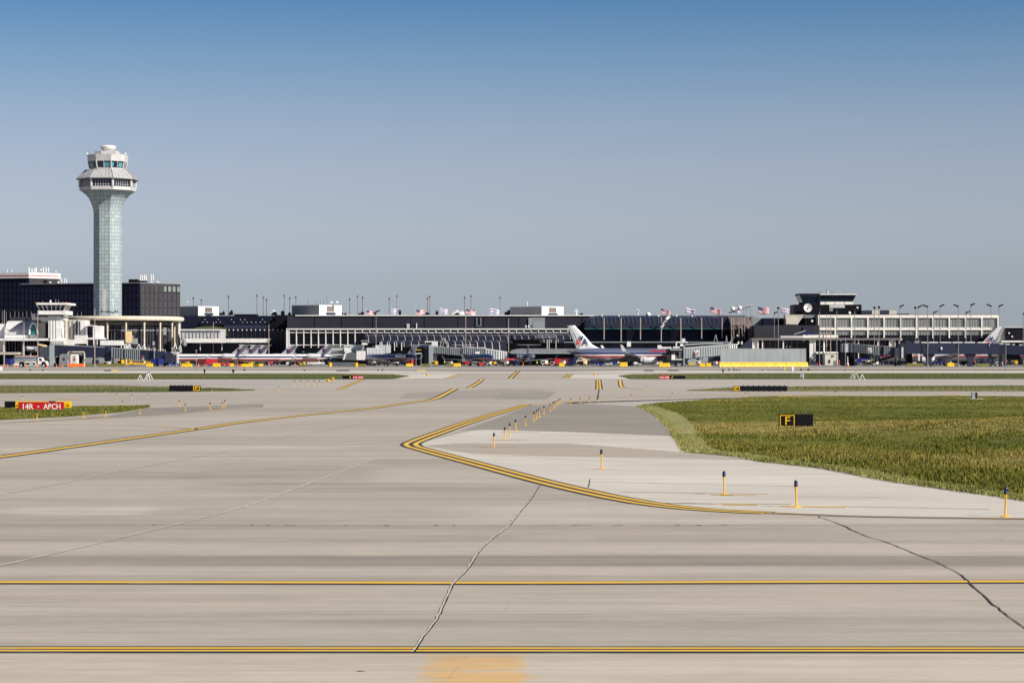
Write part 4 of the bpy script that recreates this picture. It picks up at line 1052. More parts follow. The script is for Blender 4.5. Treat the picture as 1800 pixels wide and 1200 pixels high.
# small roof gear
def rooftop_unit(px, D, w, h, base, label, m='black_panel'):
    t = thing('roof_unit', label, 'roof unit', (X(px, D), D, Z(base, D)))
    MB().box(X(px, D)-w/2, X(px, D)+w/2, D-w/2, D+w/2, Z(base, D), Z(base, D)+h*.8).build('housing', m, t, bevel=.05)
    MB().lathe((X(px, D), D, Z(base, D)+h*.8), [(w*.25, 0), (w*.4, h*.1), (w*.3, h*.2), (.01, h*.22)], 10).build('fan_cowl', m, t)
for i, (px, w, h) in enumerate([(388, 1, .9), (393, .9, 1.4), (405, 1.2, 1), (407, 1, 1.8), (483, 1.6, 1.2), (497, 1.3, 1.6), (509, 1, 1), (601, .8, 1), (607, .8, .8), (632, 1, .7), (637, 1.2, 1.2), (658, 1, 1.2), (703, .9, 1.9), (768, 1, 1.6), (748, 1, .9), (752, 1, 1), (804, 1.6, .8), (833, 1, 1.9), (889, 1, 1.2), (895, 1.6, 1.9), (1022, 1.2, .7)]):
    rooftop_unit(px, 835, w, h, 553.8, f'small dark ventilation unit on the terminal roof, {ORD[i]} from the left')
for i, (px, w, h) in enumerate([(799, 1.5, 1.6), (803, 1.8, 2), (811.5, 2, 1.6), (481, 1.6, 2)]):
    rooftop_unit(px, 836, w, h, 554.6, ['left of the cluster of white roof units in the middle','middle of the cluster of white roof units','right of the cluster of white roof units in the middle','lone white roof unit behind the left canopy'][i], 'white_metal')

# ================================================================== BARREL VAULT CONCOURSE
V = thing('vaulted_concourse', 'dark concourse with a ribbed barrel-vaulted glass roof behind the big jet', 'terminal', (X(1180, 785), 785, 0))
DV = 785
MB().gbox(1030, 1338, 578, DV+3, 40).build('wall', 'navy_wall', V)
mb = MB(); rib = []
def vprof(px, drop=1.0, n=9):
    top = 578-23.2*drop
    return [(X(px, DV), DV+14*(1-math.cos(a)) , Z(578-(578-top)*math.sin(a), DV)) for a in [i/n*math.pi/2 for i in range(n+1)]]
cols = [1027+i*(18/8) for i in range(8)]+[1045+i*7.55 for i in range(36)]
rings = []
for px in cols:
    d = 1 if px >= 1045 else max(.02, math.sqrt(1-((1045-px)/18.2)**2))
    rings.append(vprof(px, d))
sk = MB()
for a, b in zip(rings[:-1], rings[1:]):
    n = len(a); k = len(sk.v); sk.v += a+b
    sk.f += [(k+i, k+n+i, k+n+i+1, k+i+1) for i in range(n-1)]
# close the underside so that the skin is a solid shell
k = len(sk.v); sk.v += [(r[0][0], DV+2.9, r[0][2]) for r in (rings[0], rings[-1])]
vr = sk.build('vault_roof', 'canopy_dark', V)
MB().pbox(1045, 1310, 554.8, 580, DV+14, 26).build('rear_roof', 'navy_wall', V)
mat('rib_blue', (.10, .11, .16), .3)
for px, r in zip(cols, rings):
    if px >= 1040: MB().path([(x, y-.08, z+.08) for x, y, z in r[2:]], .11, 5).build('rib', 'rib_blue', vr)
MB().pbox(1027, 1300, 577.4, 578.4, DV-.35, .35).build('gutter', 'teal_glass', V)
for a, b, c, d in ((1102, 1128, 1120, 1106), (1180, 1206, 1199, 1183)):
    MB().plate([(X(a, DV), Z(579, DV)), (X(b-10, DV), Z(579, DV)), (X(b-18, DV), Z(600, DV)), (X(a, DV), Z(600, DV))], DV+2.7, DV+2.95).build('reflected_panel', 'dark_grey', V)
for i, (px, y1) in enumerate([(1062, 597), (1092, 602), (1126, 597), (1162.5, 602), (1197, 600), (1233.5, 595), (1269.5, 594)]):
    MB().pbox(px-.8, px+.8, 558, y1, DV-2.2, .35).build('column', 'pole_pink', V)
MB().pbox(990, 1330, 600.4, 602, DV-6, 10).build('deck_edge', 'steel_blue_grey', V)
MB().gbox(990, 1330, 602, DV-4, 8).build('lower_wall', 'navy_metal', V)
for i in range(24):
    px = 992+i*14; 
    MB().pbox(px, px+11.5, 603.4, 613, DV-4.4, .5).build('window', 'dark_glass' if i % 3 else 'dark_grey', V)
MB().pbox(1102, 1109, 600, 609, DV-7, 1).build('white_hut', 'white_paint', V)
for px in (1060, 1090, 1161, 1193, 1221): 
    MB().ball((X(px, DV), DV+12, Z(554.2, DV)), .45, 1, 8, 6).build('roof_ball', 'cream', V)
for px in (1013, 1121):
    mb = MB().tube((X(px, 815), 815, Z(556, 815)), (X(px, 815), 815, Z(547, 815)), .25).box(X(px-4.5, 815), X(px+4.5, 815), 814.7, 815.3, Z(547.5, 815), Z(546.4, 815)).box(X(px-1.5, 815), X(px+1.5, 815), 814.5, 815.5, Z(546.4, 815), Z(543.2, 815))
    tag(mb.build('radio_mast', 'white_metal'), 'stubby white radio mast on the roof '+('left of the vault' if px < 1100 else 'in the middle of the vault'), 'mast')
dome(1139.5, 553, .9, 812, 'white dish-like dome on the ridge of the vaulted roof', 1)
# glazed right end with vertical pipes
E = thing('glazed_stair_end', 'brownish glazed end bay of the vaulted concourse with vertical pipes', 'building', (X(1318, 780), 780, 0))
MB().gbox(1285, 1325, 578.5, 779, 5).build('wall', 'black_panel', E)
prof = arc(794, 555, 779, 579, 7); yz = [(d, Z(r, 779)) for d, r in prof]
MB().xplate(yz+[(794, Z(579, 779))], X(1285, 779), X(1322, 779)).build('curved_glass', 'brown_metal', E)
mb = MB()
for i in range(8):
    a = 1322+i*3; b = a+3; t0 = 556+((a-1322)/26)**2*18
    mb.pbox(a, b, t0, 580, 783, 10-i)
mb.build('end_dome', 'grey_glass', E)
for px in (1286, 1290, 1299, 1304.5, 1309, 1316.5, 1320.5): MB().pbox(px-.5, px+.5, 558, 596, 778, .35).build('pipe', 'pole_pink', E)
for px, y, s in ((1329.5, 578, .5), (1332, 587, .6), (1325, 583, .45), (1333.5, 592, .4), (1296, 590, .3), (1306, 589, .3)): MB().ball((X(px, 777), 777, Z(y, 777)), s, 1.2, 8, 6).build('lamp', 'white_paint', E)
sk_ = thing('roof_conveyor', 'dark slanted lattice truss sticking up over the vaulted roof end', 'truss', (X(1300, 800), 800, Z(552, 800)))
mb = MB().hexa(P(1282, 800), P(1320, 800), (Z(551, 800), Z(548, 800)), (Z(538.5, 800), Z(536.3, 800)), 1.6)
mb.build('truss', 'dark_grey', sk_)
mb = MB()
for i in range(14):
    px = 1283+i*2.8; z = Z(549-i*.95, 800); mb.tube((X(px, 800), 799.7, z-.3), (X(px+2.2, 800), 799.7, z+.6), .08, n=4)
mb.build('lattice', 'white_metal', sk_)
for px in (1308, 1313, 1320): MB().tube((X(px, 800), 800, Z(556, 800)), (X(px, 800), 800, Z(541, 800)), .1).build('leg', 'galv', sk_)
MB().ball((X(1287, 800), 798, Z(543, 800)), .8, 1, 10, 8).build('dish', 'white_paint', sk_); MB().ball((X(1299.5, 800), 798, Z(541.5, 800)), .8, 1, 10, 8).build('dish', 'white_paint', sk_)

# ================================================================== RIGHT CONCOURSE: dark link, white window block, ramp cab
L = thing('link_building', 'dark windowless link block with a pale trapezoid panel, left of the white building', 'building', (X(1380, 775), 775, 0))
MB().gbox(1326, 1440, 571.5, 770, 20).build('wall', 'dark_grey', L)
MB().gbox(1342, 1440, 559, 778, 20).build('upper_wall', 'navy_wall', L)
mat('stone', (.50, .46, .38), .7)
MB().plate([(X(1379.5, 774), Z(571, 774)), (X(1401, 774), Z(571, 774)), (X(1413, 774), Z(553, 774)), (X(1379.5, 774), Z(553, 774))], 773, 777).build('stone_panel', 'stone', L)
MB().plate([(X(1381, 774), Z(570, 774)), (X(1400.5, 774), Z(570, 774)), (X(1407, 774), Z(558.5, 774)), (X(1381, 774), Z(558.5, 774))], 772.7, 773).build('inner_panel', 'beige', L)
MB().pbox(1413.5, 1438, 553.5, 558.8, 775, 3).build('roof_edge', 'mid_grey', L)
for i in range(4): MB().pbox(1415+i*5, 1419+i*5, 559.5, 570.5, 777.4, .5).build('window', 'dark_glass' if i % 2 else 'brown_metal', L)
B = thing('white_office_building', 'white framed two-storey office block with rows of grey windows at the right', 'building', (X(1597, 770), 770, 0))
BD = 770
MB().gbox(1438, 1755.5, 553.2, BD+.8, 25).build('wall', 'cream' if False else 'white_paint', B)
MB().pbox(1437.5, 1756, 552.4, 553.3, BD+.2, 26).build('roof_edge', 'dark_grey', B)
mat('warm_white', (.86, .83, .76), .55)
MB().pbox(1438, 1755.5, 553.4, 558.6, BD+.2, .6).build('fascia', 'warm_white', B)
MB().pbox(1438, 1755.5, 575.4, 580.2, BD+.2, .6).build('floor_band', 'warm_white', B)
nb = 11; sp = (1754.5-1439.5)/nb
for i in range(nb+1):
    px = 1439.6+i*sp; MB().pbox(px-1.2, px+1.2, 558.6, 575.4, BD+.1, .7).build('pilaster', 'warm_white', B); MB().pbox(px-1.2, px+1.2, 580.2, 594, BD+.1, .7).build('pilaster', 'warm_white', B)
rnd = random.Random(5)
for i in range(nb):
    for r0, r1 in ((559.2, 575), (580.8, 593.6)):
        a = 1439.6+i*sp+1.5; b = a+sp-3
        w = MB().pbox(a, b, r0, r1, BD+.58, .3).build('window', 'grey_glass', B)
        mb = MB(); n = 5
        for k in range(n+1):
            q = a+(b-a)*k/n+(rnd.uniform(-.3, .3) if 0 < k < n else 0); mb.pbox(q-.25, q+.25, r0, r1, BD+.5, .1)
        mb.pbox(a, b, r0, r0+.6, BD+.38, .2).build('frame', 'brown_metal', w)
        if r0 > 570 and i > 0:
            MB().pbox(a, b, 588.8, r1, BD+.48, .08).build('dark_pane', 'dark_glass', w)
MB().pbox(1514, 1533, 545.5, 552.4, BD+5, 8).build('roof_block', 'navy_metal', B); MB().pbox(1533, 1546.5, 545.6, 552.4, BD+5, 8).build('roof_block', 'beige', B)
MB().pbox(1546.8, 1563, 545.2, 552.4, BD+5, 8).build('roof_block', 'navy_metal', B); MB().pbox(1563.2, 1576, 545.8, 552.4, BD+5, 8).build('roof_block', 'beige', B); MB().pbox(1576.5, 1598, 551, 552.4, BD+5, 8).build('roof_block', 'dark_grey', B)
MB().gbox(1586, 1755, 594.2, BD-.2, .8).build('ground_floor', 'black_panel', B)
# ground-floor colonnade
F_ = thing('ground_floor_colonnade', 'white posted ground floor arcade with dark glass below the link and office blocks', 'building', (X(1440, 762), 762, 0))
MB().gbox(1323, 1590, 597, 763, 6).build('wall', 'dark_glass', F_)
MB().pbox(1322, 1586, 594.6, 597.6, 759.5, 9).build('roof', 'warm_white', F_)
MB().pbox(1322, 1586, 593.8, 594.5, 759, 10).build('roof_edge', 'brown_metal', F_)
for a, b, lo_ in ((1322.5, 1324, 642), (1331.5, 1333.5, 620), (1339.5, 1341.5, 642), (1376, 1378, 642), (1412, 1413.5, 600), (1431.5, 1434, 642), (1447.5, 1450, 642), (1478, 1479.5, 600), (1501.5, 1503, 610), (1508.5, 1510, 640), (1542.5, 1545.5, 612), (1563, 1565, 612), (1573, 1574, 612), (1580, 1581.5, 612)):
    MB().pbox(a, b, 597.6, lo_, 760, .6).build('post', 'warm_white', F_)
MB().pbox(1324.2, 1331.3, 598, 640, 760.6, .5).build('white_panel', 'white_paint', F_)
MB().pbox(1423, 1431, 597.6, 642, 760.2, .6).build('white_panel', 'white_paint', F_)
MB().pbox(1425.5, 1430, 630, 637, 759.9, .2).build('hatch', 'mid_grey', F_)
MB().pbox(1434.5, 1473, 618, 621.5, 759.4, 1.2).build('canopy_band', 'warm_white', F_)
MB().pbox(1563.5, 1571, 597.6, 608, 760.6, .5).build('white_panel', 'white_paint', F_)
for i in range(24):
    px = 1343+i*9.7
    if not any(abs(px-c) < 2.2 for c in (1377, 1413, 1427, 1432, 1448, 1509, 1544, 1567)): MB().pbox(px, px+.5, 598, 618, 762.6, .3).build('mullion', 'mid_grey', F_)
for px in (1383, 1389): MB().ball((X(px, 762), 762.2, Z(609.2, 762)), .28, 1, 8, 6).build('lamp', 'white_paint', F_)
mb = MB(); rnd = random.Random(12)
for i in range(45):
    px = rnd.uniform(1436, 1585); z = Z(rnd.uniform(598, 617), 762); mb.box(X(px, 762), X(px+rnd.uniform(1, 6), 762), 762.7, 762.95, z, z+rnd.uniform(.08, .3))
mb.build('interior_glimpse', 'mid_grey', F_)
tag(MB().pbox(1372, 1411, 590, 593.7, 759.2, .4).build('balustrade', 'light_grey'), 'long grey balustrade on the arcade roof below the dark link block', 'railing')
tag(MB().pbox(1411.2, 1473.5, 588.6, 593.7, 759.4, .4).build('balustrade', 'warm_white'), 'pale balustrade in front of the first white bays', 'railing')
U = thing('patio_umbrella', 'wide navy patio umbrella with a white rim above the arcade roof', 'umbrella', (X(1418, 762), 762, Z(594, 762)))
MB().lathe((X(1418, 762), 763.5, Z(588, 762)), [(4.4, 0), (2.4, .65), (.3, 1.35), (.001, 1.4)], 8).build('canopy', 'navy', U)
MB().tube((X(1418, 762), 763.5, Z(594, 762)), (X(1418, 762), 763.5, Z(581, 762)), .08).build('pole', 'white_metal', U)
MB().path([(X(1418, 762)-4.3, 762, Z(588, 762)+.05), (X(1418, 762)-.2, 762.2, Z(581.2, 762)+.1)], .08).build('rim', 'white_metal', U)
# ramp control cab
C_ = thing('ramp_control_cab', 'dark flared ramp control cab with white band, on top of the right-hand block', 'control tower', (X(1452, 778), 778, Z(553, 778)))
CD = 778
def quad_frustum(a0, b0, a1, b1, r0, r1, D, d, name, m, out=0):
    z0, z1 = Z(r0, D), Z(r1, D)
    lo = [(X(a0, D), D+out, z0), (X(b0, D), D+out, z0), (X(b0, D), D+d, z0), (X(a0, D), D+d, z0)]
    hi = [(X(a1, D), D, z1), (X(b1, D), D, z1), (X(b1, D), D+d+out, z1), (X(a1, D), D+d+out, z1)]
    MB().loft([lo, hi]).build(name, m, C_)
MB().pbox(1396, 1514.5, 535.2, 553, CD, 12).build('wall', 'black_panel', C_)
MB().pbox(1411, 1499, 530.5, 535.2, CD+.5, 11).build('waist', 'navy_wall', C_)
MB().pbox(1442, 1500, 530.4, 535.2, CD+.2, .4).build('white_band', 'warm_white', C_)
quad_frustum(1411, 1499.5, 1405.5, 1505, 530.4, 518.4, CD, 11, 'cab_glazing', 'cab_glass', .8)
quad_frustum(1405.3, 1505.3, 1404.8, 1505.6, 518.4, 515.8, CD-.2, 12, 'roof', 'navy_wall', 0)
MB().pbox(1441.5, 1505.6, 516.2, 518.2, CD-.5, .3).build('roof_edge', 'white_metal', C_)
MB().pbox(1441.2, 1442, 518, 553, CD-.15, .14).build('corner_post', 'navy_metal', C_)
MB().pbox(1458, 1485, 535.6, 541, CD-.12, .12).build('white_panel', 'light_grey', C_)
MB().pbox(1458, 1464, 541.5, 547, CD-.14, .13).build('green_pane', 'teal_glass' if False else 'grey_glass', C_)
for px in (1451, 1468, 1484.5): MB().pbox(px, px+.4, 530.6, 535, CD+.1, .1).build('band_joint', 'mid_grey', C_)
for px, a, b, w in ((1421, 511, 515.8, .12), (1444.5, 512, 515.8, .5), (1455, 506.5, 515.8, .18), (1465, 511.5, 515.8, .4), (1485, 513, 515.8, .15), (1489, 511.5, 515.8, .12)):
    MB().tube((X(px, CD), CD+3, Z(b, CD)), (X(px, CD), CD+3, Z(a, CD)), w*.5, n=6).build('antenna', 'mid_grey', C_)
MB().tube((X(1455.8, CD), CD+2, Z(515.8, CD)), (X(1455.8, CD), CD+2, Z(511.5, CD)), .25, n=8).build('radome', 'white_paint', C_)
def sat_dish(px, py, r, D, label, tilt=(0, -1, .25)):
    t = thing('satellite_dish', label, 'satellite dish', (X(px, D), D, Z(py, D)-r))
    n = Vector(tilt).normalized(); a = n.orthogonal().normalized(); b = n.cross(a); c = Vector((X(px, D), D, Z(py, D)))
    rings = []
    for rr, dd in ((.02, -.28), (.4, -.22), (.75, -.1), (1, 0), (1.03, .02), (1.0, -.04), (.7, -.2), (.02, -.36)):
        rings.append([tuple(c+a*math.cos(k/20*6.2832)*r*rr+b*math.sin(k/20*6.2832)*r*rr+n*dd*r) for k in range(20)])
    MB().loft(rings).build('reflector', 'white_paint', t, smooth=True)
    MB().tube(c, c-Vector((0, -.3, r*1.1)), .07*r+.03).build('mount', 'mid_grey', t)
    MB().path([tuple(c+a*r*.9), tuple(c+n*r*.7), tuple(c-a*r*.9)], .03*r+.02).build('feed_arm', 'mid_grey', t)
sat_dish(1420.3, 540.8, 1.42, CD-2, 'big round white satellite dish on the side of the ramp control cab', (.1, -1, .1))
sat_dish(1507.5, 540.5, .32, CD-1.5, 'small white dish at the right of the ramp control cab', (.3, -1, .4))
sat_dish(1494, 549.5, .45, CD-3, 'small white dish low in front of the ramp control cab', (.5, -1, .3))
sat_dish(1428, 563.8, .4, 768, 'small round white dish on a pole before the link block', (0, -1, .2))
# dark block at the far right
RB = thing('dark_concourse_block', 'dark windowless block with a pale end wall behind the jet tail at the right edge', 'building', (X(1790, 760), 760, 0))
MB().gbox(1768, 1860, 576, 760, 30).build('wall', 'black_panel', RB); MB().gbox(1753, 1768, 575, 761, 8).build('pale_end_wall', 'stone', RB)
MB().pbox(1766, 1860, 574.4, 576, 759.6, 31).build('roof_edge', 'light_grey', RB); MB().pbox(1760, 1860, 598.6, 601.4, 756, 6).build('lower_roof', 'white_metal', RB)
for px, y in ((1773.5, 585.5), (1779, 591.5)): MB().ball((X(px, 759.6), 759.6, Z(y, 759.6)), .3, 1, 8, 6).build('lamp', 'white_paint', RB)

# ================================================================== LEFT CLUSTER: rotunda, white building, small ramp cab
RT = thing('rotunda_building', 'round glass hall with a flat cream disc roof on cream columns, below the tower', 'building', (X(217, 800), 800, 0))
RC = (X(217, 800), 800); k8 = .2
rz = Z(555, 779)
MB().lathe((RC[0], RC[1], 0), [(17.4, 0), (17.4, rz-.6)], 72).build('glass_drum', 'dark_glass', RT)
MB().lathe((RC[0], RC[1], rz), [(16, -1.65), (20.3, -1.65), (20.9, -1.45), (21.15, -1.0), (21.1, -.5), (20.8, -.15), (20.2, 0), (.01, .3)], 96).build('roof', 'cream', RT, smooth=True)
MB().lathe((RC[0], RC[1], rz-3.0), [(17.5, 0), (18.3, 0), (18.3, .8), (17.5, .8)], 72).build('soffit_ring', 'brown_metal', RT)
for i in range(20):
    a = R(-25+i*18.6)
    x, y = RC[0]+19.6*math.sin(a), RC[1]-19.6*math.cos(a)
    MB().lathe((x, y, 0), [(.42, 0), (.36, 3), (.31, rz*.6), (.33, rz-3.0), (.45, rz-2.2)], 12).build('column', 'cream', RT, smooth=True)
for i in range(96):
    a = R(-90+i*3.75); x, y = RC[0]+17.5*math.sin(a), RC[1]-17.5*math.cos(a)
    if i < 56: MB().box(x-.06, x+.06, y-.06, y+.06, 0, rz-1).build('mullion', 'mid_grey' if i % 4 == 0 else 'brown_metal', RT)
MB().lathe((RC[0], RC[1], Z(581, 782)), [(17.5, 0), (17.62, 0), (17.62, .3), (17.5, .3)], 72).build('transom', 'mid_grey', RT)
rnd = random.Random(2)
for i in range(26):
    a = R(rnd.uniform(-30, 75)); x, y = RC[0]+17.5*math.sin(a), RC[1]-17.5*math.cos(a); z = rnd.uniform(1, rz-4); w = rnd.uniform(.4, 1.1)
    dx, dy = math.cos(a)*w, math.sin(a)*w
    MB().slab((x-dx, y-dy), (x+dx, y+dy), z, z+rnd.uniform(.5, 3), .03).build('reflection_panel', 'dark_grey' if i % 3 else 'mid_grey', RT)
tag(MB().pbox(220.8, 231.8, 582, 601.8, 779.5, .3).build('boarded_panel', 'tan_board'), 'tan board fixed over the glass of the round hall', 'board')
mb = MB()
for i in range(8): mb.tube((X(177+i*4, 790), 790, Z(549.5, 790)+.2*math.sin(i)), (X(179.6+i*4, 790), 790, Z(546.8, 790)+.3*math.cos(i*2)), .22, n=5)
tag(mb.build('floodlight_row', 'black_paint'), 'row of small black floodlights on the round hall roof before the tower', 'floodlight')
# white building with barrel roofs
WB = thing('white_terminal_wing', 'white terminal wing with a ribbed barrel roof and green arched glass ends', 'building', (X(60, 772), 772, 0))
WD = 772
MB().gbox(-60, 200, 596.5, WD+6, 20).build('wall', 'navy_wall', WB)
MB().pbox(-60, 88, 594.6, 598.6, WD-4, 12).build('white_eave', 'white_metal', WB)
MB().pbox(8, 50, 588.6, 594, WD-1, 5).build('white_parapet', 'white_metal', WB)
MB().gbox(-60, 8, 569, WD+3, 15).build('left_block', 'white_metal', WB)
# barrel: axis along x, from column 8 to 62
def barrel(a, b, D, top, bot, depth, name, m, ribs=True, shear=0):
    n = 10; prof = []
    zt_, zb_ = Z(top, D), Z(bot, D)
    prof = [(D+depth*(1-math.cos(i/n*math.pi/2)), zb_+(zt_-zb_)*math.sin(i/n*math.pi/2)) for i in range(n+1)]
    full = prof+[(D+depth*2-y+D, z) for y, z in prof[::-1][1:]]
    o = MB().xplate(full, X(a, D), X(b, D)).build(name, m, WB)
    mb = MB()
    for i in range(int((b-a)/2.2)+1):
        x = X(a+i*2.2, D); mb.path([(x, y-.05, z+.05) for y, z in prof], .09, 4)
    mb.build('roof_rib', 'light_grey', o)
barrel(9, 56, WD, 564, 588, 6, 'barrel_roof', 'white_metal')
def arch(cx, w, top, bot, D, fr):
    n = 12; zt_, zb_ = Z(top, D), Z(bot, D)
    pts = [(X(cx+w*math.cos(a)*(1 if True else 1), D), zb_+(zt_-zb_)*math.sin(a)**.9) for a in [i/n*math.pi for i in range(n+1)]]
    MB().plate(pts, D, D+.6).build('arched_glass', 'teal_glass', WB)
    MB().path([(x, D-.2, z) for x, z in pts], .3, 6).build('arch_frame', 'white_metal', WB)
    MB().pbox(cx-w, cx+w*.85, bot, 594, D-.1, .5).build('glass_base', 'grey_glass', WB)
arch(59, 7.2, 567.5, 588, WD-1.4, 1)
arch(105.5, 5, 570, 590, WD-3, 1)
MB().pbox(64, 83, 567, 594.5, WD, 8).build('pale_block', 'beige', WB); MB().pbox(80, 85, 568, 594, WD-.5, .4).build('dark_slot', 'black_panel', WB)
MB().gbox(112, 134, 562, WD+1, 10).build('pale_block', 'beige', WB)
for px in (113.5, 121, 127.5): MB().pbox(px, px+1.2, 563, 594, WD+.7, .3).build('rib', 'mid_grey', WB)
MB().pbox(134, 137, 563, 590, WD-1, 6).build('dark_slot', 'black_panel', WB); MB().pbox(137, 150, 562.5, 592, WD-1.5, 8).build('white_block', 'white_metal', WB)
MB().pbox(139.5, 141, 564, 590, WD-1.8, .3).build('dark_slot', 'navy_metal', WB)
MB().pbox(131, 153, 589, 604, WD-4, 5).build('white_block', 'white_paint', WB); MB().pbox(153, 179, 593.5, 596.5, WD-4, 8).build('white_block', 'white_metal', WB)
MB().pbox(151, 165, 571.5, 573, WD-3, 6).build('white_lintel', 'white_metal', WB); MB().pbox(150.5, 153, 573, 593, WD-3, 5).build('wall_panel', 'grey_wall', WB)
MB().pbox(156.5, 163, 573, 593, WD-3, 5).build('grey_window', 'dark_glass', WB); MB().pbox(163, 178.5, 572.5, 594, WD-2.5, 5).build('white_block', 'white_metal', WB)
MB().pbox(88, 130, 597, 606.5, WD-4.5, 8).build('white_block', 'white_paint', WB)
for i in range(6): MB().pbox(90.5+i*4, 93+i*4, 599, 604.5, WD-4.8, .3).build('slot', 'light_grey', WB)
MB().pbox(153.5, 176, 599, 606.5, WD-3.6, 4).build('glazing', 'dark_glass', WB); MB().pbox(176, 212, 598.3, 606.8, WD-8, 6).build('white_box', 'white_metal', WB)
for px in (152.8, 164, 170): MB().pbox(px, px+1.2, 597, 607, WD-4, .4).build('post', 'white_metal', WB)
for px, b in ((6.8, 640), (41.3, 625)): MB().pbox(px-1.1, px+1.1, 596, b, WD-3, .7).build('post', 'white_metal', WB)
for i in range(13): MB().pbox(10+i*5.4, 10.6+i*5.4, 599, 618, WD+5.6, .4).build('mullion', 'light_grey' if i % 2 else 'mid_grey', WB)
MB().pbox(-60, 32, 618.8, 623, WD-6, 8).build('canopy', 'stone', WB)
MB().gbox(-60, 90, 623.5, WD-1, 8).build('lower_wall', 'black_panel', WB)
MB().pbox(48, 88, 557.5, 564, WD+14, 10).build('rear_block', 'dark_grey', WB); MB().pbox(17, 60, 556.8, 564, WD+16, 10).build('rear_block', 'dark_grey', WB)
# small white ramp cab
SC = thing('white_ramp_cab', 'small white ramp control cab with slanted windows above the white wing', 'control tower', (X(91, 768), 768, Z(596, 768)))
SD = 768
MB().pbox(85, 107, 555.5, 597, SD, 8).build('neck', 'white_metal', SC)
for px in (88.5, 93.5, 98.5): MB().pbox(px, px+.7, 557, 596, SD-.2, .3).build('neck_rib', 'light_grey', SC)
MB().pbox(72, 106, 556.8, 565.5, SD+1, 8).build('lower_block', 'white_metal', SC); MB().pbox(56, 112, 551, 562.5, SD+2, 8).build('deck', 'white_metal', SC)
MB().pbox(62, 110, 553.2, 556.4, SD+.6, 1.3).build('dark_gap', 'navy_metal', SC)
MB().pbox(67.2, 116.8, 546, 552.8, SD-1.5, 11).build('balcony', 'white_metal', SC)
lo = [(X(71, SD), SD, Z(546, SD)), (X(112, SD), SD, Z(546, SD)), (X(112, SD), SD+8, Z(546, SD)), (X(71, SD), SD+8, Z(546, SD))]
hi = [(X(66, SD), SD-1.2, Z(536, SD)), (X(117, SD), SD-1.2, Z(536, SD)), (X(117, SD), SD+9, Z(536, SD)), (X(66, SD), SD+9, Z(536, SD))]
MB().loft([lo, hi]).build('cab_glazing', 'cab_glass', SC)
for i in range(7):
    a, b = 71+i*41/6, 66+i*51/6; MB().tube((X(a, SD), SD-.15, Z(546, SD)), (X(b, SD), SD-1.35, Z(536, SD)), .17, n=6).build('mullion', 'white_metal', SC)
MB().pbox(63.3, 120.5, 532.2, 536, SD-2.6, 13).build('roof', 'white_paint', SC, bevel=.15)
for px, h in ((75, 529), (98, 526), (103, 527)): MB().tube((X(px, SD), SD, Z(532.2, SD)), (X(px, SD), SD, Z(h, SD)), .08).build('antenna', 'mid_grey', SC)
MB().ball((X(88.6, SD), SD, Z(529.8, SD)), .38, 1.2, 10, 8).build('dome', 'white_paint', SC)
for px in (65, 70, 113, 118.5): MB().box(X(px, SD)-.12, X(px, SD)+.12, SD-2.4, SD-2.2, Z(532.2, SD), Z(531, SD)).build('obstruction_lamp', 'orange', SC)
# white panelled building and canopy right of the round hall
WP = thing('white_panel_building', 'white panelled hall right of the round hall with a green mound of roof behind', 'building', (X(352, 790), 790, 0))
MB().gbox(317, 387, 579, 788, 15).build('wall', 'light_grey', WP)
MB().pbox(316.5, 387.5, 578.4, 580.6, 787.7, 15).build('roof_edge', 'white_metal', WP)
for i in range(11): MB().pbox(320+i*6.3, 320.5+i*6.3, 583, 597, 787.8, .2).build('panel_joint', 'mid_grey', WP)
MB().pbox(317, 387, 582.6, 583.1, 787.75, .2).build('panel_joint', 'mid_grey', WP)
n = 10; MB().plate([(X(335, 795), Z(579, 795))]+[(X(362+30*math.cos(math.pi-a*math.pi/n), 795), Z(579-6.5*math.sin(a*math.pi/n), 795)) for a in range(1, n)]+[(X(394, 795), Z(590, 795)), (X(387, 795), Z(590, 795))], 804, 809).build('green_roof', 'green_roof', WP)
CN = thing('loading_canopy', 'long cream loading canopy over dark glass behind the parked regional jets', 'canopy', (X(395, 770), 770, 0))
MB().plate([(X(325, 768), Z(602, 768)), (X(467, 768), Z(602, 768)), (X(472, 768), Z(595, 768)), (X(327, 768), Z(595, 768))], 766, 776).build('roof', 'white_paint', CN)
MB().gbox(318, 470, 602.6, 772, 6).build('wall', 'dark_glass', CN)
for px in (352, 390): MB().pbox(px-.6, px+.6, 602.4, 616, 767, .4).build('post', 'light_grey', CN)
for px in (331, 364): MB().tube((X(px, 768), 770, Z(595, 768)), (X(px, 768), 770, Z(592.5, 768)), .25).build('roof_vent', 'dark_grey', CN)
tag(MB().pbox(320, 326.5, 595.5, 609, 764, 4).build('air_duct', 'mid_grey', bevel=.6), 'round-shouldered grey duct at the left end of the cream canopy', 'duct')
SH = thing('low_grey_canopy', 'low grey rounded canopy roof over a dark bay, left of the big jet tail', 'canopy', (X(955, 735), 735, 0))
n = 8
pr = [(X(896, 733), Z(621.5, 733))]+[(X(896+24*(1-math.cos(a/n*math.pi/2)), 733), Z(619-6.6*math.sin(a/n*math.pi/2), 733)) for a in range(n+1)]+[(X(1012, 733), Z(612.8, 733)), (X(1014, 733), Z(621.5, 733))]
MB().plate(pr, 728, 742).build('roof', 'mid_grey', SH); MB().gbox(938, 1010, 621.8, 730, 10).build('wall', 'black_panel', SH); MB().gbox(900, 938, 621.8, 734, 6).build('wall', 'navy_metal', SH)
MB().pbox(898, 1012, 619.8, 621.6, 727.6, .4).build('gutter', 'steel_blue_grey', SH)
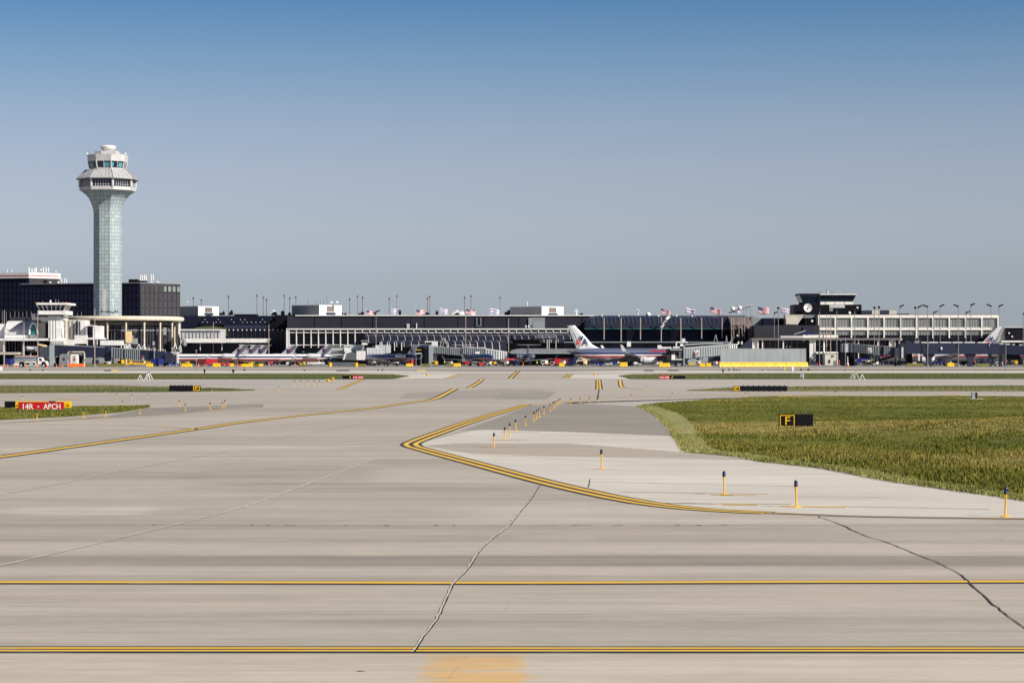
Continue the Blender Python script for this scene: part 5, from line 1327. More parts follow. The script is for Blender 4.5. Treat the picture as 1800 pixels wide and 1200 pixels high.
# ================================================================== AIRCRAFT (nose towards +x, ground at z=0)
def livery(name, stops, base_metal):
    m, nt, bs = new_mat(name)
    sp = nt.nodes.new('ShaderNodeSeparateXYZ'); nt.links.new(coords(nt), sp.inputs[0])
    c = ramp(nt, math_n(nt, 'DIVIDE', sp.outputs[2], 8.0), [(z/8.0, col) for z, col in stops], 'CONSTANT')
    c = mixc(nt, c, ramp(nt, noise(nt, coords(nt, (.3, 2, 2)), 1.0, 5, .6), [(.3, .86), (.7, 1.05)]))
    nt.links.new(c, bs.inputs['Base Color'])
    bs.inputs['Metallic'].default_value = base_metal; bs.inputs['Roughness'].default_value = .3
    MATS[name] = m
SILV = (.62, .64, .66)
livery('livery_big_sky_tint', [(0, (.36,.36,.38)), (2.68, (.62,.02,.03)), (3.12, (.84,.84,.84)), (3.55, (.015,.03,.16)), (4.05, (.15,.17,.27))], .35)  # navy top is the reflected sky and dark terminal painted onto silver
livery('livery_big_upper', [(0, SILV)], .8)
livery('livery_small', [(0, (.42,.43,.44)), (1.68, (.62,.02,.03)), (2.12, (.84,.83,.80)), (2.55, (.015,.025,.15)), (2.98, (.84,.83,.80))], .12)
livery('livery_small_metal_shaded', [(0, (.40,.40,.42)), (1.75, (.35,.02,.04)), (2.08, (.4,.42,.47)), (2.45, (.03,.05,.20)), (2.95, (.10,.13,.27))], .5)  # bare metal, with the shaded flank put into darker blue colours
mat('fin_white', (.70, .71, .73), .35, .1); mat('fin_grey', (.45, .47, .52), .4, .2)
mat('fin_metal', (.55, .56, .58), .3, .6)
mat('wing_grey', (.42, .43, .45), .4, .35)
mat('livery_red', (.62, .02, .03), .4); mat('livery_blue', (.02, .03, .17), .4)
def fuselage(L, r, zc, nose, tail, up, n=20):
    """rings from tail (x=-L/2) to nose"""
    prof = []
    for i in range(9): # tail cone rising
        t = i/8; x = -L/2+tail*t; rr = r*(.10+.90*math.sin(t*math.pi/2)**.85); z = zc+up*(1-t)**1.5; prof.append((x, rr, z))
    for i in range(1, 5): prof.append((-L/2+tail+(L-tail-nose)*i/4, r, zc))
    for i in range(1, 9):
        t = i/8; rr = r*math.sqrt(max(0, 1-t**2.1)); prof.append((L/2-nose+nose*t, max(rr, .02), zc-.18*r*t*t))
    return [[(x, rr*math.sin(2*math.pi*k/n), z+rr*math.cos(2*math.pi*k/n)*1.03) for k in range(n)] for x, rr, z in prof]
def wing_sec(x_le, y, z, c, th):
    pts = [(0, 0), (.08, .5), (.3, .9), (.6, .6), (1, 0), (.6, -.25), (.3, -.4), (.08, -.35)]
    return [(x_le-u*c, y, z+v*th*c) for u, v in pts]
def vsec(x_le, z, c, th, y=0):
    pts = [(0, 0), (.1, .5), (.4, .8), (1, .05), (1, -.05), (.4, -.8), (.1, -.5)]
    return [(x_le-u*c, y+v*th*c, z) for u, v in pts]
def engine(t, x, y, z, L, r, m, pylon, name='engine'):
    mb = MB(); n = 18
    prof = [(x+L*.5, r*.80), (x+L*.46, r*.98), (x+L*.2, r*1.06), (x-L*.15, r), (x-L*.42, r*.78), (x-L*.42, r*.62), (x-L*.62, r*.42), (x-L*.62, r*.05)]
    rings = [[(px, y+rr*math.sin(2*math.pi*k/n), z+rr*math.cos(2*math.pi*k/n)) for k in range(n)] for px, rr in prof]
    mb.loft(rings, cap=False); e = mb.build(name, m, t, smooth=True)
    mb = MB().tube((x+L*.44, y, z), (x+L*.34, y, z), r*.80, n=18); mb.build('intake', 'black_paint', e)
    mb = MB().tube((x-L*.42, y, z), (x-L*.43, y, z), r*.70, n=18); mb.build('exhaust', 'black_paint', e)
    MB().loft(pylon).build('pylon', m, e)
def gear(t, x, y, z, r, w, twin=True):
    g = MB().tube((x, y, r), (x, y, z), .11).build('landing_gear', 'alu_grey', t)
    for s in ((-1, 1) if twin else (0,)): MB().tube((x, y+s*w-.13, r), (x, y+s*w+.13, r), r, n=14).build('wheel', 'black_rubber', g)
def eagle(t, cx, cz, s, y, dy, side):
    # small red and navy flashes on a fin
    MB().plate([(cx-.30*s, cz-.9*s), (cx-.02*s, cz-.5*s), (cx-.02*s, cz+.6*s), (cx-.30*s, cz+.9*s), (cx-.42*s, cz)], y, y+dy).build('red_emblem', 'livery_red', t)
    MB().plate([(cx+.08*s, cz-1.2*s), (cx+.5*s, cz-.6*s), (cx+.55*s, cz+.7*s), (cx+.2*s, cz+1.1*s), (cx+.1*s, cz+.3*s)], y, y+dy).build('navy_emblem', 'livery_blue', t)
def big_jet(label, lettered=True):
    t = thing('airliner', label, 'airliner'); L = 39.0
    f = MB().loft(fuselage(L, 1.95, 3.42, 5.2, 11.0, 1.05, 28)).build('fuselage', 'livery_big_sky_tint', t, smooth=True)
    # windows (rows of small panes on both sides)
    for s in (-1, 1):
        mb = MB()
        for i in range(46):
            x = -12+i*.58
            if abs(x-.6) < .5: continue
            mb.box(x, x+.24, s*1.90, s*1.955, 3.62, 3.92)
        mb.build('window_row', 'black_paint', f)
        mb = MB(); mb.box(L/2-3.3, L/2-2.2, s*1.42, s*1.62, 3.75, 4.3); mb.build('cockpit_window', 'cab_glass', f)
        MB().box(L/2-6, L/2-5.1, s*1.93, s*1.965, 2.9, 4.7).build('cabin_door', 'alu', f)
        # wing
        w = MB().loft([wing_sec(4.4, s*1.2, 2.45, 8.2, .07), wing_sec(1.6, s*6.4, 2.95, 4.6, .07), wing_sec(-3.9, s*17.2, 3.95, 1.7, .06)]).build('wing', 'wing_grey', t)
        MB().loft([wing_sec(-3.9, s*17.1, 3.95, 1.7, .06), wing_sec(-4.6, s*17.7, 4.5, 1.3, .06), wing_sec(-5.9, s*18.1, 6.35, .65, .05)]).build('winglet', 'fin_white', w)
        MB().loft([wing_sec(.4, s*7.6, 2.65, 3.6, .05), wing_sec(-.2, s*7.6, 2.25, 2.2, .05)]).build('flap_fairing', 'alu_grey', w)
        MB().loft([wing_sec(-1.6, s*11.6, 3.1, 2.8, .05), wing_sec(-2.0, s*11.6, 2.8, 1.6, .05)]).build('flap_fairing', 'alu_grey', w)
        MB().loft([wing_sec(-15.3, s*.6, 4.15, 4.0, .06), wing_sec(-18.6, s*7.1, 4.75, 1.5, .05)]).build('tailplane', 'wing_grey', t)
        engine(t, 4.6, s*4.85, 1.75, 4.4, 1.02, 'fin_white', [[(4.6, s*4.75, 2.4), (1.2, s*4.75, 2.4), (1.2, s*4.75, 2.95), (3.6, s*4.75, 2.95)], [(4.6, s*4.95, 2.4), (1.2, s*4.95, 2.4), (1.2, s*4.95, 2.95), (3.6, s*4.95, 2.95)]])
        gear(t, -1.3, s*2.85, 2.5, .56, .42)
    gear(t, 14.0, 0, 2.0, .36, .2)
    fin = MB().loft([vsec(-7.3, 5.0, 8.2, .02), vsec(-10.3, 5.6, 5.4, .035), vsec(-11.9, 6.4, 4.0, .05), vsec(-14.4, 9.2, 2.8, .06), vsec(-17.5, 12.3, 1.4, .08)]).build('fin', 'fin_white', t)
    MB().loft([vsec(-15.52, 5.2, 1.3, .05), vsec(-18.95, 12.25, .7, .06)]).build('rudder', 'fin_metal', fin)
    if lettered:
        for s in (-1, 1):
            fl = s > 0
            y = -.37 if s < 0 else .36
            a, b = (-17.0, -15.35), (-15.15, -13.4)
            if fl: a, b = b, a
            text_mesh('A', *a, 6.35, 8.35, y, 'livery_red', fin, 'red_letter', weight=.012, flip=fl); text_mesh('A', *b, 6.35, 8.35, y, 'livery_blue', fin, 'navy_letter', weight=.012, flip=fl)
            cx = -15.45
            MB().plate([(cx-.45, 9.3), (cx-.6, 8.8), (cx-.1, 7.75), (cx+.15, 7.75), (cx+.6, 8.8), (cx+.45, 9.3), (cx+.1, 8.7), (cx-.1, 8.7)], y-.0, y+.01).build('emblem', 'livery_blue', fin)
            text_mesh('American', 5.2, 12.2, 4.25, 5.0, s*1.78, 'livery_red', f, 'lettering', weight=.03, flip=fl, thick=.1)
    return t
bj = big_jet('silver airliner with striped body and large lettered tail, docked at the jet bridge')
bt = tree(bj)
put(bt, X(1110, 690), 690, R(7))
o = put(bt, X(1655, 715), 715, R(180-4), label='silver airliner with a red stripe, mostly hidden behind the long navy walkway')
o = put(bt, X(1905, 700), 700, R(180-3), label='airliner of which only the striped nose shows, at the right frame edge')
def small_jet(label, liv, finm):
    t = thing('regional_jet', label, 'regional jet'); L = 28.5
    f = MB().loft(fuselage(L, 1.18, 2.45, 4.4, 7.5, .55, 22)).build('fuselage', liv, t, smooth=True)
    for s in (-1, 1):
        mb = MB()
        for i in range(17): mb.box(-4.5+i*.85, -4.5+i*.85+.26, s*1.13, s*1.19, 2.62, 2.9)
        mb.build('window_row', 'black_paint', f)
        MB().box(L/2-3.1, L/2-2.2, s*.74, s*.9, 2.75, 3.1).build('cockpit_window', 'cab_glass', f)
        w = MB().loft([wing_sec(1.9, s*.7, 1.55, 4.6, .07), wing_sec(-2.2, s*10, 2.15, 1.4, .05)]).build('wing', 'fin_white' if liv == 'livery_small' else 'alu', t)
        MB().loft([wing_sec(-2.2, s*10, 2.15, 1.4, .05), wing_sec(-3.4, s*10.5, 3.35, .6, .05)]).build('winglet', 'fin_white', w)
        engine(t, -8.6, s*1.95, 3.05, 3.7, .72, 'fin_white' if liv == 'livery_small' else 'alu', [[(-7.6, s*1.0, 2.9), (-9.6, s*1.0, 2.9), (-9.6, s*1.0, 3.1), (-7.6, s*1.0, 3.1)], [(-7.6, s*1.4, 2.9), (-9.6, s*1.4, 2.9), (-9.6, s*1.4, 3.1), (-7.6, s*1.4, 3.1)]])
        MB().loft([wing_sec(-13.3, s*.1, 6.4, 2.0, .06), wing_sec(-14.6, s*3.7, 6.5, 1.1, .05)]).build('tailplane', 'fin_white', t)
        gear(t, -1.6, s*2.0, 1.6, .40, .22)
    gear(t, 10.6, 0, 1.5, .28, .15)
    fin = MB().loft([vsec(-7.4, 3.1, 5.6, .025), vsec(-9.4, 3.7, 4.2, .04), vsec(-12.4, 6.3, 2.5, .05)]).build('fin', finm, t)
    MB().loft([[(-12.0, -.16, 6.3), (-12.0, .16, 6.3), (-12.0, .16, 6.55), (-12.0, -.16, 6.55)], [(-15.2, -.05, 6.4), (-15.2, .05, 6.4), (-15.2, .05, 6.5), (-15.2, -.05, 6.5)]]).build('fin_cap', 'fin_white', fin)
    for s, y in ((-1, -.30), (1, .29)): eagle(fin, -12.0, 4.75, .85, y, .012, s)
    return t
sj = tree(small_jet('white regional jet with navy and red stripes, parked in front of the others', 'livery_small', 'fin_grey'))
put(sj, X(500, 683), 683, R(184))
put(sj, X(352, 704), 704, R(183), label='regional jet farthest left, its nose hidden by the dark jet bridge')
put(sj, X(374, 724), 724, R(184), label='regional jet whose tail overlaps behind the leftmost jet tail')
put(sj, X(392, 738), 738, R(184), label='regional jet whose tail is the rightmost of the left cluster of three')
put(sj, X(444, 765), 765, R(184), label='regional jet behind the front one, only its small grey tail showing')
sm = tree(small_jet('dark blue looking metal regional jet with a T-tail, pointing away to the left', 'livery_small_metal_shaded', 'fin_metal'))
put(sm, X(683, 705), 705, R(130))
put(sm, X(840, 697), 700, R(289), label='metal regional jet pointing towards the camera before the ribbed jet bridge')
put(sm, X(919, 715), 715, R(97), label='metal regional jet seen from behind with a wide white T-tail')

# ================================================================== JET BRIDGES
def bridge_sec(t, a, b, D1, D2, rt1, rb1, rt2, rb2, m, ribs, name='tunnel', ribm=None, w=3.0):
    p, q = P(a, D1), P(b, D2)
    z = (Z(rb1, D1), Z(rt1, D1)), (Z(rb2, D2), Z(rt2, D2))
    s = MB().hexa(p, q, z[0], z[1], w).build(name, m, t)
    if ribs:
        mb = MB()
        for i in range(ribs+1):
            u = i/ribs; v = min(1, u+.45/ribs)
            f = lambda k: ((p[0]+(q[0]-p[0])*k, p[1]+(q[1]-p[1])*k), (z[0][0]+(z[1][0]-z[0][0])*k+.05, z[0][1]+(z[1][1]-z[0][1])*k-.05))
            if v > u+1e-3:
                (pa, za), (pb, zb) = f(u), f(v); mb.hexa(pa, pb, za, zb, -.13)
        mb.build('corrugation', ribm or m, s)
    mb = MB().hexa((p[0], p[1]-.12), (q[0], q[1]-.12), (z[0][1]-.02, z[0][1]+.16), (z[1][1]-.02, z[1][1]+.16), .25); mb.build('top_rail', 'light_grey', s)
    return s
def lift_legs(t, px, D, top, w=2.2, m='dark_grey'):
    for s in (-1, 1): MB().pbox(px-.9+s*w*3, px+.9+s*w*3, top, 642, D+.6, .5).build('lift_column', m, t)
    MB().pbox(px-w*4, px+w*4, 638.6, 640.6, D+.3, 1.1).build('bogie', 'dark_grey', t)
    for s in (-1, 1): MB().tube((X(px+s*w*3, D), D+.2, .5), (X(px+s*w*3, D), D+.7, .5), .5, n=14).build('wheel', 'black_rubber', t)
def truss(t, px, D, r0, r1, w, m='galv'):
    MB().path([(X(px-w, D), D+1, Z(r0, D)), (X(px, D), D+1, Z(r1, D)), (X(px+w, D), D+1, Z(r0, D))], .12).build('cable_frame', m, t)
mat('bridge_grey', (.36, .40, .42), .45, .15, var=.2, stretch=(1, 1, .2))
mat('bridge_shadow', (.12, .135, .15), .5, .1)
mat('bridge_navy', (.022, .028, .062), .4, .1, var=.25, stretch=(1, 1, .2))
# 1: big navy bridge at the left
J = thing('jet_bridge', 'long navy jet bridge sloping down to the right at the left end of the apron', 'jet bridge', (X(200, 700), 700, 0))
MB().pbox(87, 94.5, 606, 642, 692, 3.5).build('bridge_column', 'bridge_grey', J)
bridge_sec(J, 94.5, 184, 693, 691, 606, 626, 610.5, 628, 'bridge_navy', 0)
MB().lathe((X(190, 690), 692.5, Z(629, 690)), [(1.9, 0), (1.9, 3.2), (.1, 3.6)], 16).build('rotunda', 'bridge_navy', J)
bridge_sec(J, 196, 218, 689, 688, 611.5, 629, 613, 631, 'bridge_navy', 5, ribm='bridge_grey')
bridge_sec(J, 216, 248, 688.4, 687.6, 612.5, 630, 614.5, 633, 'bridge_navy', 9, ribm='bridge_grey')
bridge_sec(J, 248, 270, 687.4, 687, 614.5, 632.5, 616, 634, 'bridge_navy', 0)
MB().pbox(270.5, 272, 610, 634, 686, 1).build('portal_post', 'bridge_grey', J)
MB().pbox(272, 290, 617, 636, 686, 4).build('cab', 'bridge_navy', J)
D = 684; mb = MB()
pr = [(X(290, D), Z(636, D)), (X(301, D), Z(636, D)), (X(301, D), Z(622, D)), (X(298, D), Z(618.5, D)), (X(293, D), Z(618.5, D)), (X(290, D), Z(622, D))]
mb.plate(pr, D, D+4).build('canopy_hood', 'navy_metal', J); MB().pbox(301, 312, 618.2, 620.5, D, 4).build('cab_roof', 'light_grey', J); MB().pbox(301.5, 310, 623, 636, D+1, 2).build('cab_window', 'grey_glass', J); MB().pbox(310.3, 312.2, 620.5, 640, D, 3).build('cab_post', 'light_grey', J)
D = 688; MB().path([(X(250, D), D-.3, Z(631, D)), (X(254, D), D-.3, Z(631, D))], .5).build('emblem_plate', 'light_grey', J)
text_mesh('A', X(248.3, 687), X(251, 687), Z(628.5, 687), Z(625, 687), 686.9, 'livery_red', J, 'red_letter', weight=.02); text_mesh('A', X(251.2, 687), X(254, 687), Z(628.5, 687), Z(625, 687), 686.9, 'bridge_grey', J, 'grey_letter', weight=.02)
for px, r1, w in ((215, 598, 4), (220, 604.5, 4.5), (226, 604, 3), (243, 604.5, 4), (252, 606, 4), (307, 602, 3), (316, 607, 2)): truss(J, px, 689, 613.5, r1, w, 'white_metal')
rnd = random.Random(8)
mb = MB()
for i in range(38):
    px = rnd.uniform(222, 318); h = rnd.uniform(1.5, 6); D = 692; zb = Z(617, D); mb.box(X(px, D), X(px+rnd.uniform(.5, 1.8), D), D, D+.5, zb-.4, Z(616-h, D))
mb.build('roof_machinery', 'light_grey', J)
lift_legs(J, 283, 690, 634); lift_legs(J, 205, 691, 629)
# left back bridge by the fuel truck
J = thing('jet_bridge', 'short grey jet bridge with an orange awning behind the fuel truck', 'jet bridge', (X(65, 705), 705, 0))
bridge_sec(J, 70, 87, 704, 700, 611, 632, 609, 627, 'bridge_grey', 3); MB().plate([(X(66, 703), Z(604, 703)), (X(78, 703), Z(606.5, 703)), (X(82, 703), Z(610, 703)), (X(70, 703), Z(607, 703))], 702, 706).build('awning', 'tan_board', J)
MB().pbox(45, 60, 608.5, 616.5, 706, 4).build('cab', 'galv', J); MB().tube((X(47, 705), 706, Z(612, 705)), (X(58, 705), 706, Z(613.5, 705)), .65, .5, 12).build('duct', 'light_grey', J)
MB().pbox(53, 70, 617, 619.5, 704, 3).build('walkway', 'brown_metal', J); MB().pbox(53, 54.5, 619, 642, 704, .6).build('post', 'white_metal', J); lift_legs(J, 78, 702, 630, 1)
# 2: grey bridge behind the small white jets
J = thing('jet_bridge', 'pale grey jet bridge with a white cabin, left of the dark jet', 'jet bridge', (X(630, 715), 715, 0))
bridge_sec(J, 577, 605, 712, 711, 610, 629, 611, 629.5, 'bridge_grey', 0)
MB().pbox(578, 603, 613, 614.5, 710.6, .3).build('stripe', 'white_paint', J); MB().pbox(576, 604, 622, 624, 710.6, .3).build('stripe', 'light_grey', J)
bridge_sec(J, 605, 640, 714, 715, 608, 621, 608, 620, 'bridge_grey', 4); bridge_sec(J, 645, 672, 713, 715, 612, 632, 613, 628, 'bridge_grey', 11, ribm='light_grey'); bridge_sec(J, 660, 687, 716, 718, 607.5, 624, 607.3, 620, 'bridge_grey', 3)
D = 709
MB().plate([(X(604, D), Z(632, D)), (X(606, D), Z(622, D)), (X(616, D), Z(618, D)), (X(626, D), Z(621, D)), (X(626, D), Z(633, D))], D, D+4).build('hood', 'bridge_shadow', J)
MB().path([(X(603.5, D), D-.1, Z(632, D)), (X(607, D), D-.1, Z(621, D)), (X(618, D), D-.1, Z(617.5, D))], .3).build('hood_rim', 'white_paint', J)
MB().pbox(626.6, 641, 616.6, 632.5, D, 4).build('cabin', 'white_paint', J); MB().pbox(605, 616, 611.5, 618, D+1, 2).build('roof_unit', 'white_metal', J)
MB().pbox(634.5, 647, 598.2, 600, D+3, 2).build('upper_box', 'galv', J); MB().pbox(636, 645, 602.5, 606, D+3, 2).build('upper_box', 'white_metal', J)
lift_legs(J, 608, 712, 632, 1.2); lift_legs(J, 662, 715, 632, 1)
# 3: bridge in the middle
J = thing('jet_bridge', 'long corrugated grey jet bridge in the middle with a white emblem panel', 'jet bridge', (X(820, 715), 715, 0))
MB().gbox(746.5, 753.5, 605, 712, 4).build('bridge_column', 'navy_metal', J); MB().gbox(753.8, 761, 607, 711, 4).build('bridge_column', 'bridge_grey', J)
MB().pbox(747, 769, 599.5, 609, 717, 3).build('white_house', 'white_paint', J); MB().pbox(748.5, 759, 601.5, 605, 716.8, .3).build('slot', 'black_panel', J)
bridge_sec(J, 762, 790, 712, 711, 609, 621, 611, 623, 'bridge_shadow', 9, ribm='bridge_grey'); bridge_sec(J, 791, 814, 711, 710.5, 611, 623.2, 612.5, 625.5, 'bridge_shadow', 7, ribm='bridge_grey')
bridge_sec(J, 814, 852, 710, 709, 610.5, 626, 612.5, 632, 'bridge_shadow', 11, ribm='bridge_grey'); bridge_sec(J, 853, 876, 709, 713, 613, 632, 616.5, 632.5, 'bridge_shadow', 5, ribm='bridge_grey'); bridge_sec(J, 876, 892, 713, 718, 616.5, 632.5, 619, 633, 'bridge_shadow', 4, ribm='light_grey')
MB().pbox(835.5, 843, 618, 625, 708.6, .3).build('emblem_plate', 'white_paint', J)
text_mesh('A', X(836.3, 708), X(839, 708), Z(623.5, 708), Z(620, 708), 708.4, 'livery_red', J, 'red_letter', weight=.03); text_mesh('A', X(839.2, 708), X(842, 708), Z(623.5, 708), Z(620, 708), 708.4, 'steel_blue_grey', J, 'grey_letter', weight=.03)
MB().pbox(768, 812, 624, 641, 716, 1).build('lower_wall', 'dark_grey', J); MB().pbox(758, 768, 622, 641, 713, 3).build('lift_column', 'mid_grey', J)
truss(J, 779.5, 712, 610, 593.5, 7); truss(J, 782, 712, 610, 593.5, 4); lift_legs(J, 845, 711, 632, 1.5)
MB().pbox(814, 833, 609.5, 610.8, 712, 3).build('roof_deck', 'light_grey', J); MB().pbox(833, 852, 610.5, 612, 709.5, 3).build('roof_deck', 'white_metal', J)
# 4: bridge at the big jet's nose
J = thing('jet_bridge', 'corrugated grey jet bridge docked at the big airliner nose, white emblem panel on its side', 'jet bridge', (X(1235, 690), 690, 0))
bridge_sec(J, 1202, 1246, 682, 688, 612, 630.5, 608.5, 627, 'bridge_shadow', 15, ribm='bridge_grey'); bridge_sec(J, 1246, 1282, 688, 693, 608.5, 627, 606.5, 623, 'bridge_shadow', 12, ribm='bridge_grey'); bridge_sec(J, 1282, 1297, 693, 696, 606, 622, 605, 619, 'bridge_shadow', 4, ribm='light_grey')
MB().pbox(1172.5, 1179, 612.5, 634, 681, 4).build('bellows', 'black_rubber', J)
MB().pbox(1178, 1199, 613.5, 615, 680, 4).build('cab_roof', 'light_grey', J); MB().pbox(1179, 1199, 615, 630.8, 682.5, 1.5).build('cab_interior', 'mid_grey', J); MB().pbox(1180, 1199.5, 630.8, 632.5, 680, 4).build('cab_floor', 'white_metal', J)
MB().pbox(1180.5, 1187, 623, 630.6, 681, 1).build('cab_desk', 'white_paint', J); MB().pbox(1188.3, 1190, 625, 630.6, 681, .3).build('white_post', 'white_paint', J); MB().pbox(1188.5, 1192, 619, 625, 682.3, .2).build('door_opening', 'black_paint', J)
MB().pbox(1196.5, 1198.5, 615, 631, 680, 1).build('cab_post', 'dark_grey', J); MB().pbox(1201.5, 1203.8, 606, 641, 681, .6).build('portal_post', 'bridge_grey', J)
MB().pbox(1222.5, 1229.2, 615.5, 624.5, 683.5, .4).build('emblem_plate', 'white_paint', J)
text_mesh('A', X(1222.8, 683), X(1225.6, 683), Z(622.8, 683), Z(619, 683), 683.3, 'livery_red', J, 'red_letter', weight=.03); text_mesh('A', X(1225.8, 683), X(1228.8, 683), Z(622.8, 683), Z(618, 683), 683.3, 'livery_blue', J, 'navy_letter', weight=.03)
MB().pbox(1209, 1223.5, 630.5, 638, 684, 3).build('air_unit', 'bridge_grey', J); MB().pbox(1235, 1244, 628, 632, 687, 2).build('junction_box', 'bridge_grey', J)
for (a, b, c, d) in ((1188, 600.2, 1209, 602.3), (1198.5, 595, 1204.5, 600), (1188, 602, 1190, 609), (1156, 606.5, 1163, 613), (1163, 609.5, 1180, 612.8), (1183, 609, 1195, 611.5), (1196, 604, 1201, 608.5)):
    MB().pbox(a, c, b, d, 684, 2).build('roof_unit', 'white_metal', J)
MB().path([(X(1204, 684), 685, Z(606, 684)), (X(1240, 688), 689, Z(604, 688)), (X(1283, 694), 695, Z(603.5, 694))], .22).build('pipe_run', 'galv', J)
for px, w, r1 in ((1258.5, 4, 588), (1277.5, 1.4, 590), (1286.8, 1.4, 590)): truss(J, px, 692, 604, r1, w)
lift_legs(J, 1193, 684, 632, 1.5); MB().pbox(1210, 1222, 638.6, 641, 684, 2).build('bogie', 'yellow_paint', J)
MB().plate([(X(1298, 700), Z(612.5, 700)), (X(1322, 700), Z(612.5, 700)), (X(1322, 700), Z(597, 700)), (X(1318, 700), Z(597, 700))], 700, 704).build('navy_wedge', 'navy_metal', J)
for px in (1283, 1297, 1303): MB().pbox(px, px+2.5, 600, 605, 697, 1).build('roof_unit', 'white_paint', J)
# 5: right bridge sloping down
J = thing('jet_bridge', 'corrugated grey jet bridge sloping down to the right, below the white office block', 'jet bridge', (X(1520, 700), 700, 0))
MB().pbox(1480, 1485, 604, 618.5, 700, 4).build('rotunda', 'mid_grey', J); MB().pbox(1485, 1490, 603.5, 619, 699.6, 4).build('rotunda', 'light_grey', J)
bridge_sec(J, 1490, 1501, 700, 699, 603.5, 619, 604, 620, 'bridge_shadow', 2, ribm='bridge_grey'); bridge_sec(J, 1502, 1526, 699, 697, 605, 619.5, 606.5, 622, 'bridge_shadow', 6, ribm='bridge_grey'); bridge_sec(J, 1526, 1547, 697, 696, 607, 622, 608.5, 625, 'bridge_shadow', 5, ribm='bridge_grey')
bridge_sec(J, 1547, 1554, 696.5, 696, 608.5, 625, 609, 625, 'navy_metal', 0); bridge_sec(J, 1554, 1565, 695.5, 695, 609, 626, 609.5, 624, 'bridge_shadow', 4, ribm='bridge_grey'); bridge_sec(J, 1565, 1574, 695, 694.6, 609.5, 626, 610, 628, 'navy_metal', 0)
MB().pbox(1574, 1582, 611, 629, 693, 3).build('cab', 'bridge_grey', J); MB().pbox(1583, 1596, 603, 630, 692, 4).build('cab_hood', 'navy_metal', J); MB().pbox(1584.5, 1588, 610, 629, 691.7, .3).build('hood_rib', 'light_grey', J)
MB().pbox(1525.3, 1533, 611, 619, 695.6, .4).build('emblem_plate', 'light_grey', J)
text_mesh('A', X(1525.8, 695), X(1528.6, 695), Z(617.8, 695), Z(613, 695), 695.4, 'livery_red', J, 'red_letter', weight=.02); text_mesh('A', X(1528.8, 695), X(1532, 695), Z(617.8, 695), Z(613, 695), 695.4, 'steel_blue_grey', J, 'grey_letter', weight=.02)
MB().gbox(1481, 1496, 619.5, 701, 3).build('bridge_column', 'dark_grey', J)
MB().plate([(X(1493, 700), Z(622, 700)), (X(1505, 700), Z(637, 700)), (X(1505, 700), 0.01), (X(1496, 700), 0.01)], 700.2, 701).build('brace', 'black_panel', J)
mb = MB(); mb.hexa(P(1522, 696), P(1575, 695), (Z(641, 696), Z(637, 696)), (Z(627, 695), Z(623.5, 695)), 1.2); mb.build('service_stair', 'black_panel', J)
for i in range(9): 
    px = 1526+i*5.4; z = Z(638-i*1.65, 695.7); MB().tube((X(px, 695.7), 695.6, z-.6), (X(px, 695.7), 695.6, z+.9), .05).build('stair_post', 'mid_grey', J)
lift_legs(J, 1578, 695, 629, 1.3); MB().pbox(1531, 1546, 625.5, 632.5, 697, 2).build('air_unit', 'mid_grey', J)
# 6: elevated navy walkway on flared legs
J = thing('elevated_walkway', 'long elevated navy walkway on dark flared legs at the right', 'walkway', (X(1690, 670), 670, 0))
secs = [(1594, 1631), (1631, 1684), (1684, 1738), (1738, 1757)]
for a, b in secs: MB().pbox(a+.15, b-.15, 605, 621.8, 668, 4.2).build('tunnel', 'bridge_navy', J)
MB().hexa(P(1757, 668), P(1900, 664), (Z(621.8, 668), Z(605, 668)), (Z(629, 664), Z(613, 664)), 4.2).build('tunnel', 'bridge_navy', J)
for a, b in ((1620, 1631), (1633, 1649), (1653, 1672), (1675, 1692), (1696, 1714), (1719, 1735)): MB().pbox(a, b, 600.8, 602.6, 669, 2.5).build('roof_panel', 'white_metal', J)
for a, b in ((1740, 1744), (1746, 1750), (1757, 1764), (1768, 1775), (1780, 1784), (1792, 1797)): MB().pbox(a, b, 602+(a-1740)*.06, 604.4+(a-1740)*.07, 668.6, 2).build('roof_panel', 'light_grey', J)
MB().pbox(1594, 1757, 603, 604.9, 668.4, 3.6).build('roof_rail', 'navy_metal', J); MB().pbox(1594, 1620, 597.5, 603, 669.5, 3).build('roof_house', 'navy_metal', J); MB().pbox(1606, 1616, 599, 603, 669.2, .4).build('roof_box', 'mid_grey', J)
for px in (1634, 1706.5):
    D = 668.6
    MB().plate([(X(px-3.8, D), 0.0), (X(px+3.8, D), 0.0), (X(px+4.2, D), Z(630, D)), (X(px+10, D), Z(621.9, D)), (X(px-10, D), Z(621.9, D)), (X(px-4.2, D), Z(630, D))], D, D+2.6).build('support', 'navy_metal', J)
for px in (1760, 1741): MB().gbox(px-2, px+2, 622.5, 669, 2).build('support', 'navy_metal', J)
MB().pbox(1594, 1604, 622, 641, 672, 3).build('support', 'black_panel', J)
MB().ball((X(1654.5, 667.8), 667.8, Z(612.5, 667.8)), .35, 1.3, 8, 6).build('lamp', 'white_paint', J)
for px in (1631, 1684.5, 1739): MB().pbox(px-.6, px+.8, 602.8, 609, 667.7, .2).build('light_bracket', 'steel_blue_grey', J)
# white stairs / hoses under it
t = thing('air_hose', 'bent white air hose and duct under the left end of the navy walkway', 'hose', (X(1605, 680), 680, 0))
MB().path([(X(1596, 680), 680, .6), (X(1600, 680), 680, 2), (X(1603, 680), 680, 3.6), (X(1609, 680), 680, 3.9), (X(1614, 680), 680, 3.6)], .45, 10).build('hose', 'warm_white', t, smooth=True)
MB().pbox(1614, 1617, 621.5, 634, 679.6, .5).build('post', 'white_metal', t)

